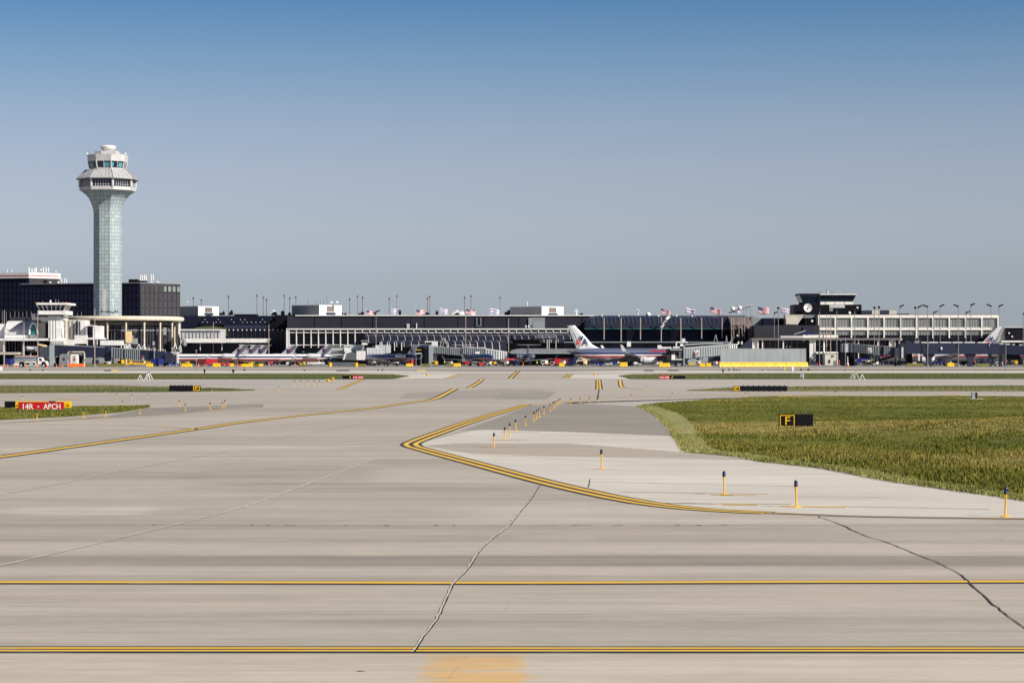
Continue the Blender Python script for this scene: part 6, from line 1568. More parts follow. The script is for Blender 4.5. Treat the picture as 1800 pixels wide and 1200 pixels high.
# ================================================================== BLAST FENCE AND BARRIERS
D = 646
t = thing('blast_fence', 'long plain grey metal blast fence on the apron at the right', 'fence', (X(1341, D), D, 0))
p, q = P(1266.5, 642), P(1417, 650)
mat('fence_steel', (.27, .30, .315), .5, .2, var=.22, scale=.35, stretch=(1, 1, .35))
def fl(u): return (p[0]+(q[0]-p[0])*u, p[1]+(q[1]-p[1])*u)
N = 15
for i in range(N):
    a, b = fl(i/N+.0006), fl((i+1)/N-.0006)
    zt_ = Z(613+(0 if i else 0), 645)+.0
    MB().hexa(a, b, (.3, zt_), (.3, zt_), .25+.01*(i % 2)).build('fence_panel', 'fence_steel', t)
MB().hexa((p[0], p[1]-.06), (q[0], q[1]-.06), (Z(613, 645)-.06, Z(613, 645)+.08), (Z(613, 645)-.06, Z(613, 645)+.08), .4).build('top_rail', 'galv', t)
MB().hexa((p[0], p[1]-.03), (q[0], q[1]-.03), (Z(623, 645), Z(623, 645)+.07), (Z(623, 645), Z(623, 645)+.07), .1).build('mid_rail', 'galv', t)
for i in range(9):
    a = fl(i/8*.98+.01); MB().tube((a[0], a[1]+.4, Z(614, 645)), (a[0]+.2, a[1]+3, 0), .1).build('strut', 'galv', t)
def jersey(a, b, D, h, label, m, D2=None, base=None, bev=.05):
    D2 = D2 or D; p, q = P(a, D), P(b, D2); L = math.dist(p, q); ang = math.atan2(q[1]-p[1], q[0]-p[0])
    t = thing('barrier', label, 'barrier', (p[0], p[1], 0))
    pr = [(-.42, 0), (-.42, h*.12), (-.28, h*.35), (-.17, h), (.17, h), (.28, h*.35), (.42, h*.12), (.42, 0)]
    n = max(1, int(round(L/3.2)))
    for i in range(n):
        mb = MB().xplate(pr, L*i/n+.02, L*(i+1)/n-.02).rot(ang).shift(p[0], p[1]); mb.build('segment', m, t, bevel=bev)
    mb = MB()
    for i in range(n):
        for u in (.25, .75): mb.box(L*(i+u)/n-.25, L*(i+u)/n+.25, -.44, -.40, .02, .12)
    mb.rot(ang).shift(p[0], p[1]).build('forklift_slot', 'black_paint', t)
    return t
jersey(1264, 1420, 637, 1.35, 'very long bright yellow barrier along the foot of the blast fence', 'yellow_paint', 644)
bars = [(1158.5, 1177.5, 637, 1.15, 'yellow barrier under the big airliner nose', 'yellow_paint'), (1229.5, 1239.5, 637, 1.1, 'left of the two short yellow barriers under the jet bridge', 'yellow_paint'), (1241, 1250, 637, 1.15, 'right of the two short yellow barriers under the jet bridge', 'yellow_paint'),
        (1089.5, 1103, 652, 1.3, 'yellow barrier under the rear of the big airliner wing', 'yellow_paint'), (379, 395, 690-48, 1.0, 'deep yellow block barrier', 'yellow_paint')][:4]
for b in bars: jersey(*b)
for b in [(47, 0, 0, 0, '', '')][:0]: pass
more = [(94.5, 103, 660, .95, 'olive shaded barrier beside the grey lift column', 'olive'), (119, 148, 645, .95, 'orange plastic barrier row before the little cabins', 'orange'), (150, 168, 658, .85, 'dark olive barrier right of the orange row', 'olive'), (172, 192, 658, .85, 'dark olive barrier under the navy bridge, middle', 'olive'), (194, 220, 658, .9, 'dark olive barrier under the navy bridge, right', 'olive'),
        (257, 269, 640, 1.1, 'pale yellow barrier left of the blue carts', 'yellow_paint'), (319, 338, 643, .95, 'yellow barrier below the leftmost jet nose', 'yellow_paint'), (374, 387.5, 638, 1.1, 'short bright yellow barrier before the red tugs', 'yellow_paint'), (404, 411.5, 644, 1.0, 'stubby yellow barrier left of the front jet nose', 'yellow_paint'), (424.5, 445, 646, .9, 'yellow barrier below the front jet nose', 'yellow_paint'),
        (455, 462, 648, .95, 'yellow tipped barrier right of the vested worker', 'yellow_paint'), (446.5, 455, 650, .85, 'olive barrier behind the vested worker', 'olive'), (526, 538, 668, .5, 'low olive chock rail left of the pickup', 'olive'), (629, 643, 662, .8, 'olive barrier right of the second yellow drum', 'olive'), (713.5, 726, 662, .9, 'yellow barrier under the dark jet tail', 'yellow_paint'),
        (741, 748, 662, .8, 'olive barrier left of the bridge column', 'olive'), (748.5, 757, 660, .85, 'olive barrier right of the bridge column foot', 'olive'), (784, 796, 664, .9, 'olive barrier left part under the ribbed bridge', 'olive'), (797, 810, 664, .95, 'olive and yellow barrier right part under the ribbed bridge', 'yellow_paint'),
        (982.5, 992, 655, 1.1, 'yellow barrier between the red tugs and the blue cart', 'yellow_paint'), (1593, 1623, 664, .95, 'olive barrier at the left foot of the navy walkway', 'olive'), (1662, 1684, 664, .95, 'olive barrier in the middle under the navy walkway', 'olive'), (1665, 1677, 662, 1.1, 'bright yellow barrier before the olive one under the walkway', 'yellow_paint'), (1717, 1739, 664, .9, 'olive barrier right of the second flared leg', 'olive'), (1798, 1812, 668, 1.1, 'olive barrier at the right frame edge', 'olive')]
for b in more: jersey(*b)
tag(MB().gbox(583, 623, 636.4, 668, 1.2).build('low_wall', 'bridge_shadow'), 'low blue-grey wall between the two yellow drums', 'wall')
# ================================================================== DRUMS, CONES, CABINS
def drum(px, D, r, h, label):
    t = thing('drum', label, 'drum', (X(px, D), D, 0)); MB().lathe((X(px, D), D, 0), [(r, 0), (r, h*.3), (r*1.06, h*.33), (r, h*.36), (r, h*.66), (r*1.06, h*.69), (r, h*.72), (r, h)], 16).build('body', 'post_yellow', t, smooth=True)
    MB().lathe((X(px, D), D, h), [(r*.95, 0), (r*.9, .05), (.01, .06)], 16).build('lid', 'orange', t)
drum(580.2, 655, .5, 1.15, 'left of the two big yellow drums by the pickup'); drum(626, 655, .5, 1.15, 'right of the two big yellow drums, beside the olive barrier')
def cone_proto():
    t = thing('traffic_cone', '', 'traffic cone'); MB().box(-.2, .2, -.2, .2, 0, .04).build('base', 'orange', t); MB().lathe((0, 0, .04), [(.15, 0), (.03, .7), (.001, .71)], 12).build('body', 'orange', t, smooth=True)
    MB().lathe((0, 0, .04), [(.112, .22), (.082, .38)], 12).build('band', 'white_paint', t); return tree(t)
CP = cone_proto()
for i, (px, b) in enumerate([(6, 645.6), (12.5, 645.6), (25, 645.4), (30, 645.3), (46.5, 645.5), (65, 645.2), (82.5, 645.5), (99, 645.6), (110, 645.2), (349, 644.2), (360, 644.4), (422, 644.3), (418, 643.6), (518.5, 642.4), (657.5, 642), (766, 641.8), (919.5, 642.2), (947.5, 642), (1015, 642.6), (1462, 641)]):
    g = G(px, b); put(CP, g[0], g[1], label=f'orange traffic cone, {ORD[i]} from the left along the apron', group='traffic cones along the apron', sc=(1.3, 1.3, 1.35))
t = thing('site_cabin', 'dark grey round-topped cabin beside the white one, left apron', 'cabin', (X(114, 655), 655, 0))
MB().plate([(X(103.5, 655), 0), (X(124, 655), 0), (X(124, 655), Z(622.5, 655)), (X(108, 655), Z(622, 655)), (X(104.5, 655), Z(624.5, 655))], 655, 658).build('body', 'mid_grey', t, bevel=.05)
MB().pbox(110.5, 114, 629, 633, 654.9, .1).build('window', 'dark_red', t); MB().pbox(117, 120.5, 633, 643, 654.9, .08).build('door', 'grey_wall', t)
t = thing('portable_toilet', 'white portable cabin with a red window behind the orange barriers', 'cabin', (X(130.5, 651), 651, 0))
MB().plate([(X(124.5, 651), 0), (X(137, 651), 0), (X(136.6, 651), Z(625, 651)), (X(134.5, 651), Z(623, 651)), (X(126.5, 651), Z(623, 651)), (X(124.7, 651), Z(625, 651))], 650.6, 652.6).build('body', 'white_paint', t, bevel=.04)
MB().pbox(128.3, 133, 630.3, 633.5, 650.5, .1).build('window', 'red', t); MB().pbox(129, 132.3, 625.8, 628.5, 650.5, .08).build('vent', 'mid_grey', t); MB().pbox(128.5, 133, 635, 640, 650.5, .06).build('door_panel', 'light_grey', t)
t = thing('pipe_frame', 'cream double pipe frame behind the white cabin', 'pipe', (X(133, 660), 660, 0))
for r0, dy in ((618.5, 0), (622, .3)): MB().path([(X(119.2, 660), 660+dy, .0 if not dy else 2), (X(119.2, 660), 660+dy, Z(r0+1.5, 660)), (X(120.5, 660), 660+dy, Z(r0, 660)), (X(147, 660), 660+dy, Z(r0, 660)), (X(148.3, 660), 660+dy, Z(r0+1.5, 660)), (X(148.3, 660), 660+dy, 0.0 if not dy else 2)], .17, 8).build('pipe', 'cream', t)
MB().tube((X(147.5, 659), 659, 1.9), (X(147.5, 659), 659.2, 1.9), .35, n=14).build('gauge', 'olive', t)
# ================================================================== GROUND VEHICLES (front towards +x)
def wheels(t, xs, w, r=.35, wd=.22, hub='light_grey'):
    for x in xs:
        for s in (-1, 1):
            o = MB().tube((x, s*w-wd/2, r), (x, s*w+wd/2, r), r, n=16).build('wheel', 'black_rubber', t)
            MB().tube((x, s*(w+wd/2)-.005, r), (x, s*(w+wd/2)+.012, r), r*.5, n=12).build('hub', hub, o)
def tug(col, label):
    t = thing('baggage_tug', label, 'tug')
    MB().plate([(-1.3, .35), (1.4, .35), (1.45, .85), (.5, .95), (.35, .75), (-.4, .75), (-.5, .95), (-1.3, .95)], -.65, .65).build('body', col, t, bevel=.05)
    MB().box(-.45, .05, -.45, .45, .75, .88).box(-.55, -.45, -.45, .45, .85, 1.25).build('seat', 'black_rubber', t, bevel=.03)
    MB().path([(.35, 0, .85), (.2, 0, 1.15)], .03).lathe((.2, 0, 1.15), [(.2, 0), (.2, .04)], 12).build('steering_wheel', 'black_paint', t)
    for s in (-1, 1):
        for x in (-.55, .45): MB().tube((x, s*.58, .9), (x, s*.58, 1.95), .035).build('roof_post', 'black_paint', t)
    MB().box(-.75, .65, -.65, .65, 1.95, 2.03).build('roof', col, t, bevel=.02)
    for s in (-.4, .4): MB().tube((1.44, s, .68), (1.47, s, .68), .09, n=10).build('headlight', 'white_paint', t)
    wheels(t, (-.8, .95), .6); return tree(t)
def cart(col, label):
    t = thing('baggage_cart', label, 'baggage cart')
    MB().box(-1.4, 1.4, -.75, .75, .42, .55).build('deck', 'dark_grey', t)
    MB().box(-1.45, 1.45, -.8, .8, 1.95, 2.05).build('roof', col, t, bevel=.02)
    for x in (-1.4, 1.34): MB().box(x, x+.06, -.75, .75, .55, 1.95).build('end_panel', col, t)
    for s in (-1, 1):
        mb = MB(); n = 12
        for i in range(n):
            a, b = -1.3+2.6*i/n, -1.3+2.6*(i+1)/n; y = s*(.74+(.03 if i % 2 else 0)); mb.box(a, b, y-.01, y+.01, .6, 1.95)
        mb.build('curtain', col, t)
    MB().path([(1.4, 0, .45), (2.1, 0, .4)], .04).build('drawbar', 'black_paint', t)
    wheels(t, (-.95, .95), .62, .25, .16); return tree(t)
def pickup(col, label):
    t = thing('pickup_truck', label, 'pickup')
    MB().plate([(-2.7, .5), (-2.7, 1.05), (-.6, 1.08), (-.5, 1.75), (.75, 1.78), (1.35, 1.15), (2.6, 1.02), (2.75, .55)], -.92, .92).build('body', col, t, bevel=.06)
    for s in (-1, 1): MB().plate([(-.4, 1.15), (-.35, 1.65), (.7, 1.68), (1.15, 1.18)], s*.93-.01, s*.93+.01).build('window', 'cab_glass', t)
    MB().box(-2.6, -.7, -.78, .78, 1.0, 1.1).build('bed', 'mid_grey', t)
    MB().path([(-.5, -.5, 1.77), (-.5, -.5, 2.0), (-.5, .5, 2.0), (-.5, .5, 1.77)], .03).build('roof_rack', 'black_paint', t)
    for s in (-.6, .6): MB().box(2.68, 2.74, s-.15, s+.15, .75, .9).build('headlight', 'white_paint', t)
    MB().box(2.6, 2.8, -.85, .85, .45, .6).build('bumper', 'mid_grey', t)
    wheels(t, (-1.7, 1.75), .82, .38); return tree(t)
def belt_loader(col, label):
    t = thing('belt_loader', label, 'belt loader')
    MB().box(-2.6, 2.6, -.8, .8, .4, .85).build('body', col, t, bevel=.05)
    MB().plate([(-3.2, .95), (-3.2, 1.15), (3.4, 2.6), (3.4, 2.4)], -.1, .6).build('belt_frame', col, t)
    MB().plate([(-3.2, 1.16), (-3.2, 1.2), (3.4, 2.65), (3.4, 2.61)], -.05, .55).build('belt', 'black_rubber', t)
    MB().path([(-3, -.1, 1.2), (-3, -.1, 1.6), (3.2, -.1, 3.0), (3.2, -.1, 2.6)], .03).build('handrail', col, t)
    MB().box(.6, 1.6, -.8, -.2, .85, 1.5).build('cab', col, t, bevel=.04); MB().box(.2, .6, -.75, -.25, .85, 1.1).build('seat', 'black_rubber', t)
    MB().path([(1.5, .2, .8), (2.4, .2, 2.2)], .06).build('ram', 'mid_grey', t)
    wheels(t, (-1.7, 1.7), .72, .35); return tree(t)
def box_truck(col, label):
    t = thing('service_truck', label, 'truck')
    MB().box(-3.2, 1.2, -1.15, 1.15, .95, 3.1).build('cargo_box', col, t, bevel=.04)
    MB().plate([(1.3, .7), (1.3, 2.5), (2.3, 2.5), (2.9, 1.6), (3.3, 1.5), (3.35, .7)], -1.05, 1.05).build('cab', col, t, bevel=.05)
    for s in (-1, 1): MB().plate([(1.6, 1.6), (1.6, 2.3), (2.2, 2.3), (2.65, 1.6)], s*1.06-.01, s*1.06+.01).build('window', 'cab_glass', t)
    MB().box(-3.2, 3.2, -.5, .5, .6, .94).build('chassis', 'black_paint', t)
    for s in (-.7, .7): MB().box(3.33, 3.38, s-.15, s+.15, .9, 1.1).build('headlight', 'white_paint', t)
    wheels(t, (-2, 2.3), .95, .45, .28); return tree(t)
def dolly(col, label):
    t = thing('cargo_container', label, 'container')
    MB().plate([(-1.2, .6), (1.2, .6), (1.2, 2.2), (-.9, 2.2), (-1.5, 1.6), (-1.5, 1.2)], -.75, .75).build('container', col, t, bevel=.03)
    MB().box(-1.5, 1.4, -.8, .8, .45, .58).build('dolly', 'mid_grey', t); MB().plate([(-1.0, .8), (1.0, .8), (1.0, 2.0), (-.8, 2.0)], -.77, -.755).build('door', 'alu_grey', t)
    wheels(t, (-.9, .9), .6, .22, .15); return tree(t)
mat('blue_paint', (.02, .035, .22), .35); mat('tug_red', (.62, .03, .05), .4); mat('dirty_white', (.66, .64, .58), .55)
TUGS = {c: tug(m, '') for c, m in (('blue', 'blue_paint'), ('red', 'tug_red'), ('white', 'dirty_white'))}
CARTS = {c: cart(m, '') for c, m in (('blue', 'blue_paint'), ('red', 'tug_red'), ('dark red', 'dark_red'), ('navy', 'navy'))}
BOXT = {'white': box_truck('dirty_white', '')}; LOAD = {'yellow': belt_loader('yellow_paint', '')}; PICK = {'white': pickup('white_paint', '')}; DOLL = {'silver': dolly('alu', '')}
def at(tb, px, b, rz, label, s=1.0, g='ground vehicles on the apron'):
    p = G(px, b); put(tb, p[0], p[1], R(rz), label=label, group=g, sc=(s, s, s))
at(PICK['white'], 555, 642.7, 4, 'white pickup truck parked behind the front jet tail')
at(PICK['white'], 1113, 642.5, 190, 'white pickup seen under the big airliner wing')
at(PICK['white'], 934, 642, 185, 'low white van-like pickup under the metal jet seen from behind')
C_G = 'baggage carts on the apron'; T_G = 'tugs on the apron'
for px, b, rz, c, l in [(272.5, 643.8, 80, 'blue', 'blue baggage cart, left one of the pair before the navy bridge cab'), (282.5, 643.8, 100, 'blue', 'blue baggage cart, right one of the pair before the navy bridge cab'), (19, 643.6, 70, 'blue', 'blue baggage cart at the left, behind the fuel truck tail'),
                     (357, 643.4, 5, 'dark red', 'dark red baggage cart under the leftmost jet'), (372, 643.6, 3, 'red', 'bright red baggage cart left of the yellow barrier'), (895, 642.6, 8, 'red', 'red baggage cart under the wing of the head-on jet'), (980, 643, 85, 'red', 'red covered cart left of the yellow barrier near the big tail'),
                     (994, 642.4, 10, 'dark red', 'dark red cart beside the yellow barrier near the big tail'), (960, 641.8, 12, 'dark red', 'dark red cart behind the vested worker'), (1006, 643.6, 75, 'navy', 'navy baggage cart before the big airliner tail'), (1047, 642.6, 0, 'navy', 'navy baggage cart left of centre under the big airliner belly'),
                     (1062, 642.8, 5, 'navy', 'navy baggage cart in the middle under the big airliner belly'), (1076, 642.4, 0, 'blue', 'blue baggage cart right of the navy ones under the airliner belly'), (1648, 641.6, 0, 'blue', 'blue baggage cart right of the first flared leg'), (1660, 642, 5, 'blue', 'blue baggage cart beside the bright yellow barrier under the walkway'),
                     (1722, 641.5, 0, 'blue', 'blue baggage cart right of the second flared leg'), (1733, 641.8, 8, 'navy', 'navy baggage cart near the right support of the walkway'), (1514, 641.8, 0, 'blue', 'blue cart under the sloping right jet bridge')]:
    at(CARTS[c], px, b, rz, l, 1.12, C_G)
for px, b, rz, c, l in [(304, 644, 10, 'blue', 'blue tug before the cab of the navy jet bridge'), (392, 643.4, 170, 'red', 'red tug right of the short bright yellow barrier'), (400, 643.8, 5, 'red', 'red tug next to the first, close to the front jet nose'), (465, 641.6, 0, 'red', 'low red tug under the front jet belly'), (846, 644, 95, 'red', 'red tug right before the head-on metal jet'),
                     (950, 642, 0, 'red', 'red tug at the dark bay left of the big tail'), (965, 642.2, 10, 'red', 'second red tug at the dark bay left of the big tail'), (1068, 643.4, 180, 'white', 'small white tug under the airliner belly'), (1056, 643.6, 0, 'blue', 'blue tug in front of the navy carts under the airliner'), (1156, 642.4, 0, 'white', 'white tug under the airliner nose'),
                     (1437, 641, 90, 'red', 'red tug by the ground floor arcade'), (1744, 642, 0, 'blue', 'blue tug by the rightmost walkway support'), (757, 642.6, 30, 'white', 'white tug beside the foot of the middle bridge'), (1602, 642, 0, 'white', 'white tug near the bent white hose')]:
    at(TUGS[c], px, b, rz, l, 1.1, T_G)
for px, b, rz, l in [(224, 643, 0, 'yellow belt loader under the ribbed part of the navy bridge'), (247, 642.6, 185, 'yellow belt loader beside the silver container under the navy bridge'), (400, 642.6, 180, 'yellow belt loader behind the red tugs'), (796, 641.6, 175, 'yellow belt loader under the ribbed middle bridge'), (1032, 642, 5, 'yellow belt loader behind the big airliner tail'), (1652, 641, 0, 'yellow belt loader by the blue carts under the walkway')]:
    at(LOAD['yellow'], px, b, rz, l, 1.0, 'belt loaders')
for px, b, rz, l in [(238, 642, 0, 'silver container on a dolly under the navy bridge'), (205, 641.6, 0, 'silver container half hidden under the navy bridge rotunda'), (176, 641.4, 5, 'silver container left of the bridge legs'), (812, 641.2, 0, 'silver container beside the yellow belt loader in the middle'), (1237, 641.2, 0, 'white container behind the two short yellow barriers'), (155, 641.6, 0, 'silver container right of the cream pipe frame')]:
    at(DOLL['silver'], px, b, rz, l, 1.15, 'containers')
for px, b, rz, l in [(1030, 641.4, 185, 'white service truck behind the big airliner tail'), (1458, 640.2, 0, 'white service truck at the arcade')][:1]:
    at(BOXT['white'], px, b, rz, l)
# fuel truck
g = G(53, 645); t = thing('fuel_truck', 'white and silver fuel tanker truck with an orange striped top at the far left', 'tanker truck', (0, 0, 0))
n = 24
rings = []
for x, s in ((-4.4, .86), (-4.3, .96), (-4.1, 1), (1.9, 1), (2.1, .96), (2.2, .86)):
    rings.append([(x, 1.1*s*math.copysign(abs(math.cos(a))**.8, math.cos(a)), 2.05+.95*s*math.copysign(abs(math.sin(a))**.8, math.sin(a))) for a in [2*math.pi*k/n for k in range(n)]])
MB().loft(rings).build('tank', 'alu', t, smooth=True)
MB().box(-4.2, 2.1, -.75, .75, 2.98, 3.12).build('catwalk', 'white_paint', t, bevel=.03); MB().box(-4.2, 2.1, -.77, -.74, 3.12, 3.2).box(-4.2, 2.1, .74, .77, 3.12, 3.2).build('top_stripe', 'orange', t)
for x in (-4.35, 2.15): MB().box(x-.08, x+.08, -1.12, 1.12, 1.2, 2.95).build('tank_band', 'dark_grey', t, bevel=.05)
MB().box(-4.3, 4.0, -.5, .5, .75, 1.08).build('chassis', 'black_paint', t)
MB().box(-1.3, 1.9, -1.2, -.6, .4, 1.35).build('pump_cabinet', 'white_paint', t, bevel=.03); MB().box(-1.1, 1.7, -1.23, -1.2, .62, 1.2).build('cabinet_opening', 'black_paint', t); MB().box(0, 1.0, -1.26, -1.23, .7, .98).build('hose_reel', 'light_grey', t)
c = MB().plate([(2.3, .75), (2.3, 2.7), (3.4, 2.7), (3.85, 1.8), (4.7, 1.65), (4.95, 1.3), (4.95, .7)], -1.1, 1.1).build('cab', 'white_paint', t, bevel=.08)
for s in (-1, 1):
    MB().plate([(2.75, 1.8), (2.75, 2.45), (3.25, 2.45), (3.6, 1.8)], s*1.115-.01, s*1.115+.01).build('window', 'cab_glass', c)
    MB().tube((4.0, s*1.02, .95), (4.0, s*1.13, .95), .62, n=18).build('wheel_arch', 'black_paint', c); MB().box(3.5, 3.6, s*1.3-.03, s*1.3+.03, 1.7, 2.2).build('mirror', 'black_paint', c)
    MB().box(4.9, 4.98, s*.8-.15, s*.8+.15, 1.0, 1.2).build('headlight', 'light_grey', c)
MB().box(4.85, 5.08, -1.1, 1.1, .45, .7).build('bumper', 'light_grey', t); MB().box(-4.5, -4.3, -1.1, 1.1, .5, .8).build('rear_bumper', 'white_paint', t)
wheels(t, (-2.3, 4.0), .98, .48, .3, 'white_paint'); MB().box(-4.2, -3.0, -1.1, -.5, .5, 1.1).build('tool_box', 'white_paint', t, bevel=.03)
t.location = (g[0], g[1], 0)
# small white box at the far left edge
tag(MB().pbox(-6, 2.2, 644, 651, 505, 1.2).build('equipment_box', 'white_paint', bevel=.05), 'white box cut by the left frame edge', 'box')
t = thing('passenger_stairs', 'white and yellow passenger stairs under the middle bridge, beside the dark jet tail', 'stairs', (X(728, 700), 700, 0))
for dy in (0, 1.6):
    MB().path([(X(719, 700), 700+dy, Z(622.5, 700)), (X(728, 700), 700+dy, Z(615, 700)), (X(740, 700), 700+dy, Z(615, 700))], .12).build('yellow_rail', 'yellow_paint', t)
    MB().path([(X(716, 700), 700+dy, Z(628, 700)), (X(731, 700), 700+dy, Z(621.5, 700)), (X(741, 700), 700+dy, Z(621, 700))], .13).build('white_rail', 'white_paint', t)
mb = MB()
for i in range(9):
    px = 717+i*1.6; mb.box(X(px, 700), X(px+2, 700), 700, 701.6, Z(629-i*.75, 700)-.1, Z(629-i*.75, 700))
mb.build('step_flight', 'mid_grey', t); MB().pbox(731, 741, 621.6, 622.4, 700, 1.6).build('platform', 'mid_grey', t)
for px in (731, 740): MB().gbox(px, px+.8, 622, 700.5, .4).build('post', 'galv', t)
t = thing('boxed_plant', 'plain white machinery box with dark openings at the arcade', 'plant room', (X(1460, 752), 752, 0))
MB().gbox(1450, 1473, 621, 752, 6).build('body', 'dirty_white', t, bevel=.05); MB().pbox(1449.5, 1473.5, 620.3, 621.3, 751.8, 6.4).build('roof', 'white_paint', t)
MB().pbox(1457, 1459.5, 632, 637.5, 751.8, .2).build('door', 'black_paint', t); MB().pbox(1466.5, 1470.5, 633.5, 640, 751.8, .2).build('grille', 'mid_grey', t); MB().pbox(1462, 1466, 624, 627, 751.8, .15).build('pipe_box', 'brown_metal', t)
t = thing('nose_dock', 'dark shaded engine stand and cables under the airliner nose bridge', 'stand', (X(1205, 672), 672, 0))
MB().box(X(1186, 672), X(1200, 672), 672, 674, .3, 1.0).build('body', 'black_paint', t, bevel=.1); MB().box(X(1190, 672), X(1197, 672), 671.6, 672, .3, .8).build('panel', 'galv', t)
for px in (1187, 1199): MB().tube((X(px, 672), 671.8, .35), (X(px, 672), 672.2, .35), .35, n=12).build('wheel', 'black_rubber', t)
for px, h, m, l in ((1497, 1.9, 'yellow_paint', 'tall yellow bollard right of the red and white base'), (1474.8, 1.7, 'red', 'red bollard right of the white machinery box'), (1769.5, 1.7, 'red', 'red post at the right under the walkway'), (1436, .9, 'red', 'short red bollard left of the machinery box')):
    p = G(px, 641.8); tag(MB().lathe((p[0], p[1], 0), [(.22, 0), (.22, h*.9), (.12, h), (.01, h+.02)], 12).build('bollard', m, smooth=True), l, 'bollard')
t = thing('mast_base', 'red and white cone shaped base with a small silver mast by the arcade', 'marker', (X(1490, 690), 690, 0))
MB().lathe((X(1490, 690), 690, 0), [(.55, 0), (.4, .5)], 14).build('red_foot', 'red', t); MB().lathe((X(1490, 690), 690, .5), [(.4, 0), (.15, .5), (.1, 2.4), (.01, 2.5)], 14).build('mast', 'white_paint', t)
# ================================================================== PEOPLE
def person_proto(vest, trousers, arms):
    t_obj = None
    V = [(0,0,.92),(0,0,1.10),(0,0,1.32),(0,0,1.46),(0,.0,1.54),(0,-.01,1.64),(0,-.01,1.74),
         (-.10,0,.88),(-.12,-.02,.48),(-.12,.03,.08),(-.12,-.12,.04),(.10,0,.88),(.13,.04,.48),(.14,.06,.08),(.14,-.08,.04),
         (-.19,0,1.42),(.19,0,1.42)]
    if arms == 0: V += [(-.25,.01,1.14),(-.24,-.08,.90),(-.24,-.10,.80),(.25,.01,1.14),(.24,-.06,.90),(.24,-.08,.80)]
    else: V += [(-.36,-.05,1.2),(-.30,-.22,1.32),(-.28,-.30,1.34),(.25,.01,1.14),(.26,-.12,.95),(.26,-.18,.88)]
    E = [(0,1),(1,2),(2,3),(3,4),(4,5),(5,6),(0,7),(7,8),(8,9),(9,10),(0,11),(11,12),(12,13),(13,14),(3,15),(3,16),(15,17),(17,18),(18,19),(16,20),(20,21),(21,22)]
    rad = [.15,.14,.17,.10,.055,.10,.085,.10,.07,.05,.04,.10,.07,.05,.04,.07,.07,.05,.035,.04,.05,.035,.04]
    me = bpy.data.meshes.new('person'); me.from_pydata(V, E, [])
    me.materials.append(M(trousers))
    o = bpy.data.objects.new('person', me); COL.objects.link(o)
    sk = o.modifiers.new('skin', 'SKIN')
    for i, v in enumerate(me.skin_vertices[0].data): v.radius = (rad[i], rad[i]*.8)
    me.skin_vertices[0].data[0].use_root = True
    o.modifiers.new('sub', 'SUBSURF').levels = 1; o.modifiers['sub'].render_levels = 1
    dg = bpy.context.evaluated_depsgraph_get(); dg.update()
    m2 = bpy.data.meshes.new_from_object(o.evaluated_get(dg))
    o.modifiers.clear(); o.data = m2
    m2.materials.clear(); m2.materials.append(M(trousers)); m2.materials.append(M('skin'))
    for p in m2.polygons: p.material_index = 1 if p.center.z > 1.5 or (abs(p.center.x) > .2 and p.center.z < .88) else 0; p.use_smooth = True
    def ch(mb, n, m): mb.build(n, m, o, smooth=True)
    ch(MB().loft([[(a*.215*s, b*.15*s, z) for a, b in [(math.cos(k*math.pi/6), math.sin(k*math.pi/6)) for k in range(12)]] for z, s in ((.98, .95), (1.15, .93), (1.35, 1.05), (1.45, .8))]), 'vest', vest)
    MB().lathe((0, -.01, 1.70), [(.125, 0), (.12, .06), (.08, .12), (.01, .14)], 12).build('cap', 'white_paint' if arms else 'navy', o)
    MB().box(-.05, -.03, -.125, -.105, 1.66, 1.68).box(.03, .05, -.125, -.105, 1.66, 1.68).build('eyes', 'black_paint', o)
    o['category'] = 'person'
    return tree(o)
PP = [person_proto('hivis', 'cloth_dark', 0), person_proto('hivis', 'cloth_dark', 1), person_proto('orange', 'navy', 0)]
for i, (px, b, k, rz, l) in enumerate([(446.8, 643.2, 0, 10, 'person in a yellow-green vest standing before the front jet nose'), (943.8, 644, 0, 0, 'person in a yellow-green vest standing alone left of the big tail'), (781.5, 643.2, 1, 40, 'person in a vest with one arm out under the middle bridge'), (850, 643.4, 1, -30, 'person in a vest at the red tug before the head-on jet'),
                                    (228.5, 641.8, 0, 0, 'person in a vest between the belt loader and container under the navy bridge'), (1464, 641.4, 0, 0, 'person in a bright vest before the white machinery box'), (220.5, 641.8, 2, 0, 'person in an orange vest under the ribbed navy bridge'), (1443, 641.4, 2, 20, 'person in an orange vest, left of the machinery box'),
                                    (1626, 642.4, 2, 0, 'person in an orange vest left of the first flared leg'), (1640, 642, 2, 30, 'person in an orange vest right of the first flared leg'), (1713.5, 642.4, 2, 0, 'person in an orange vest right of the second flared leg'), (738, 642.4, 2, 0, 'person in an orange vest under the passenger stairs'), (759.5, 642.6, 2, 60, 'person in an orange vest by the white tug at the bridge foot')]):
    p = G(px, b); o = put(PP[k], p[0], p[1], R(rz), label=l, group='ramp workers')
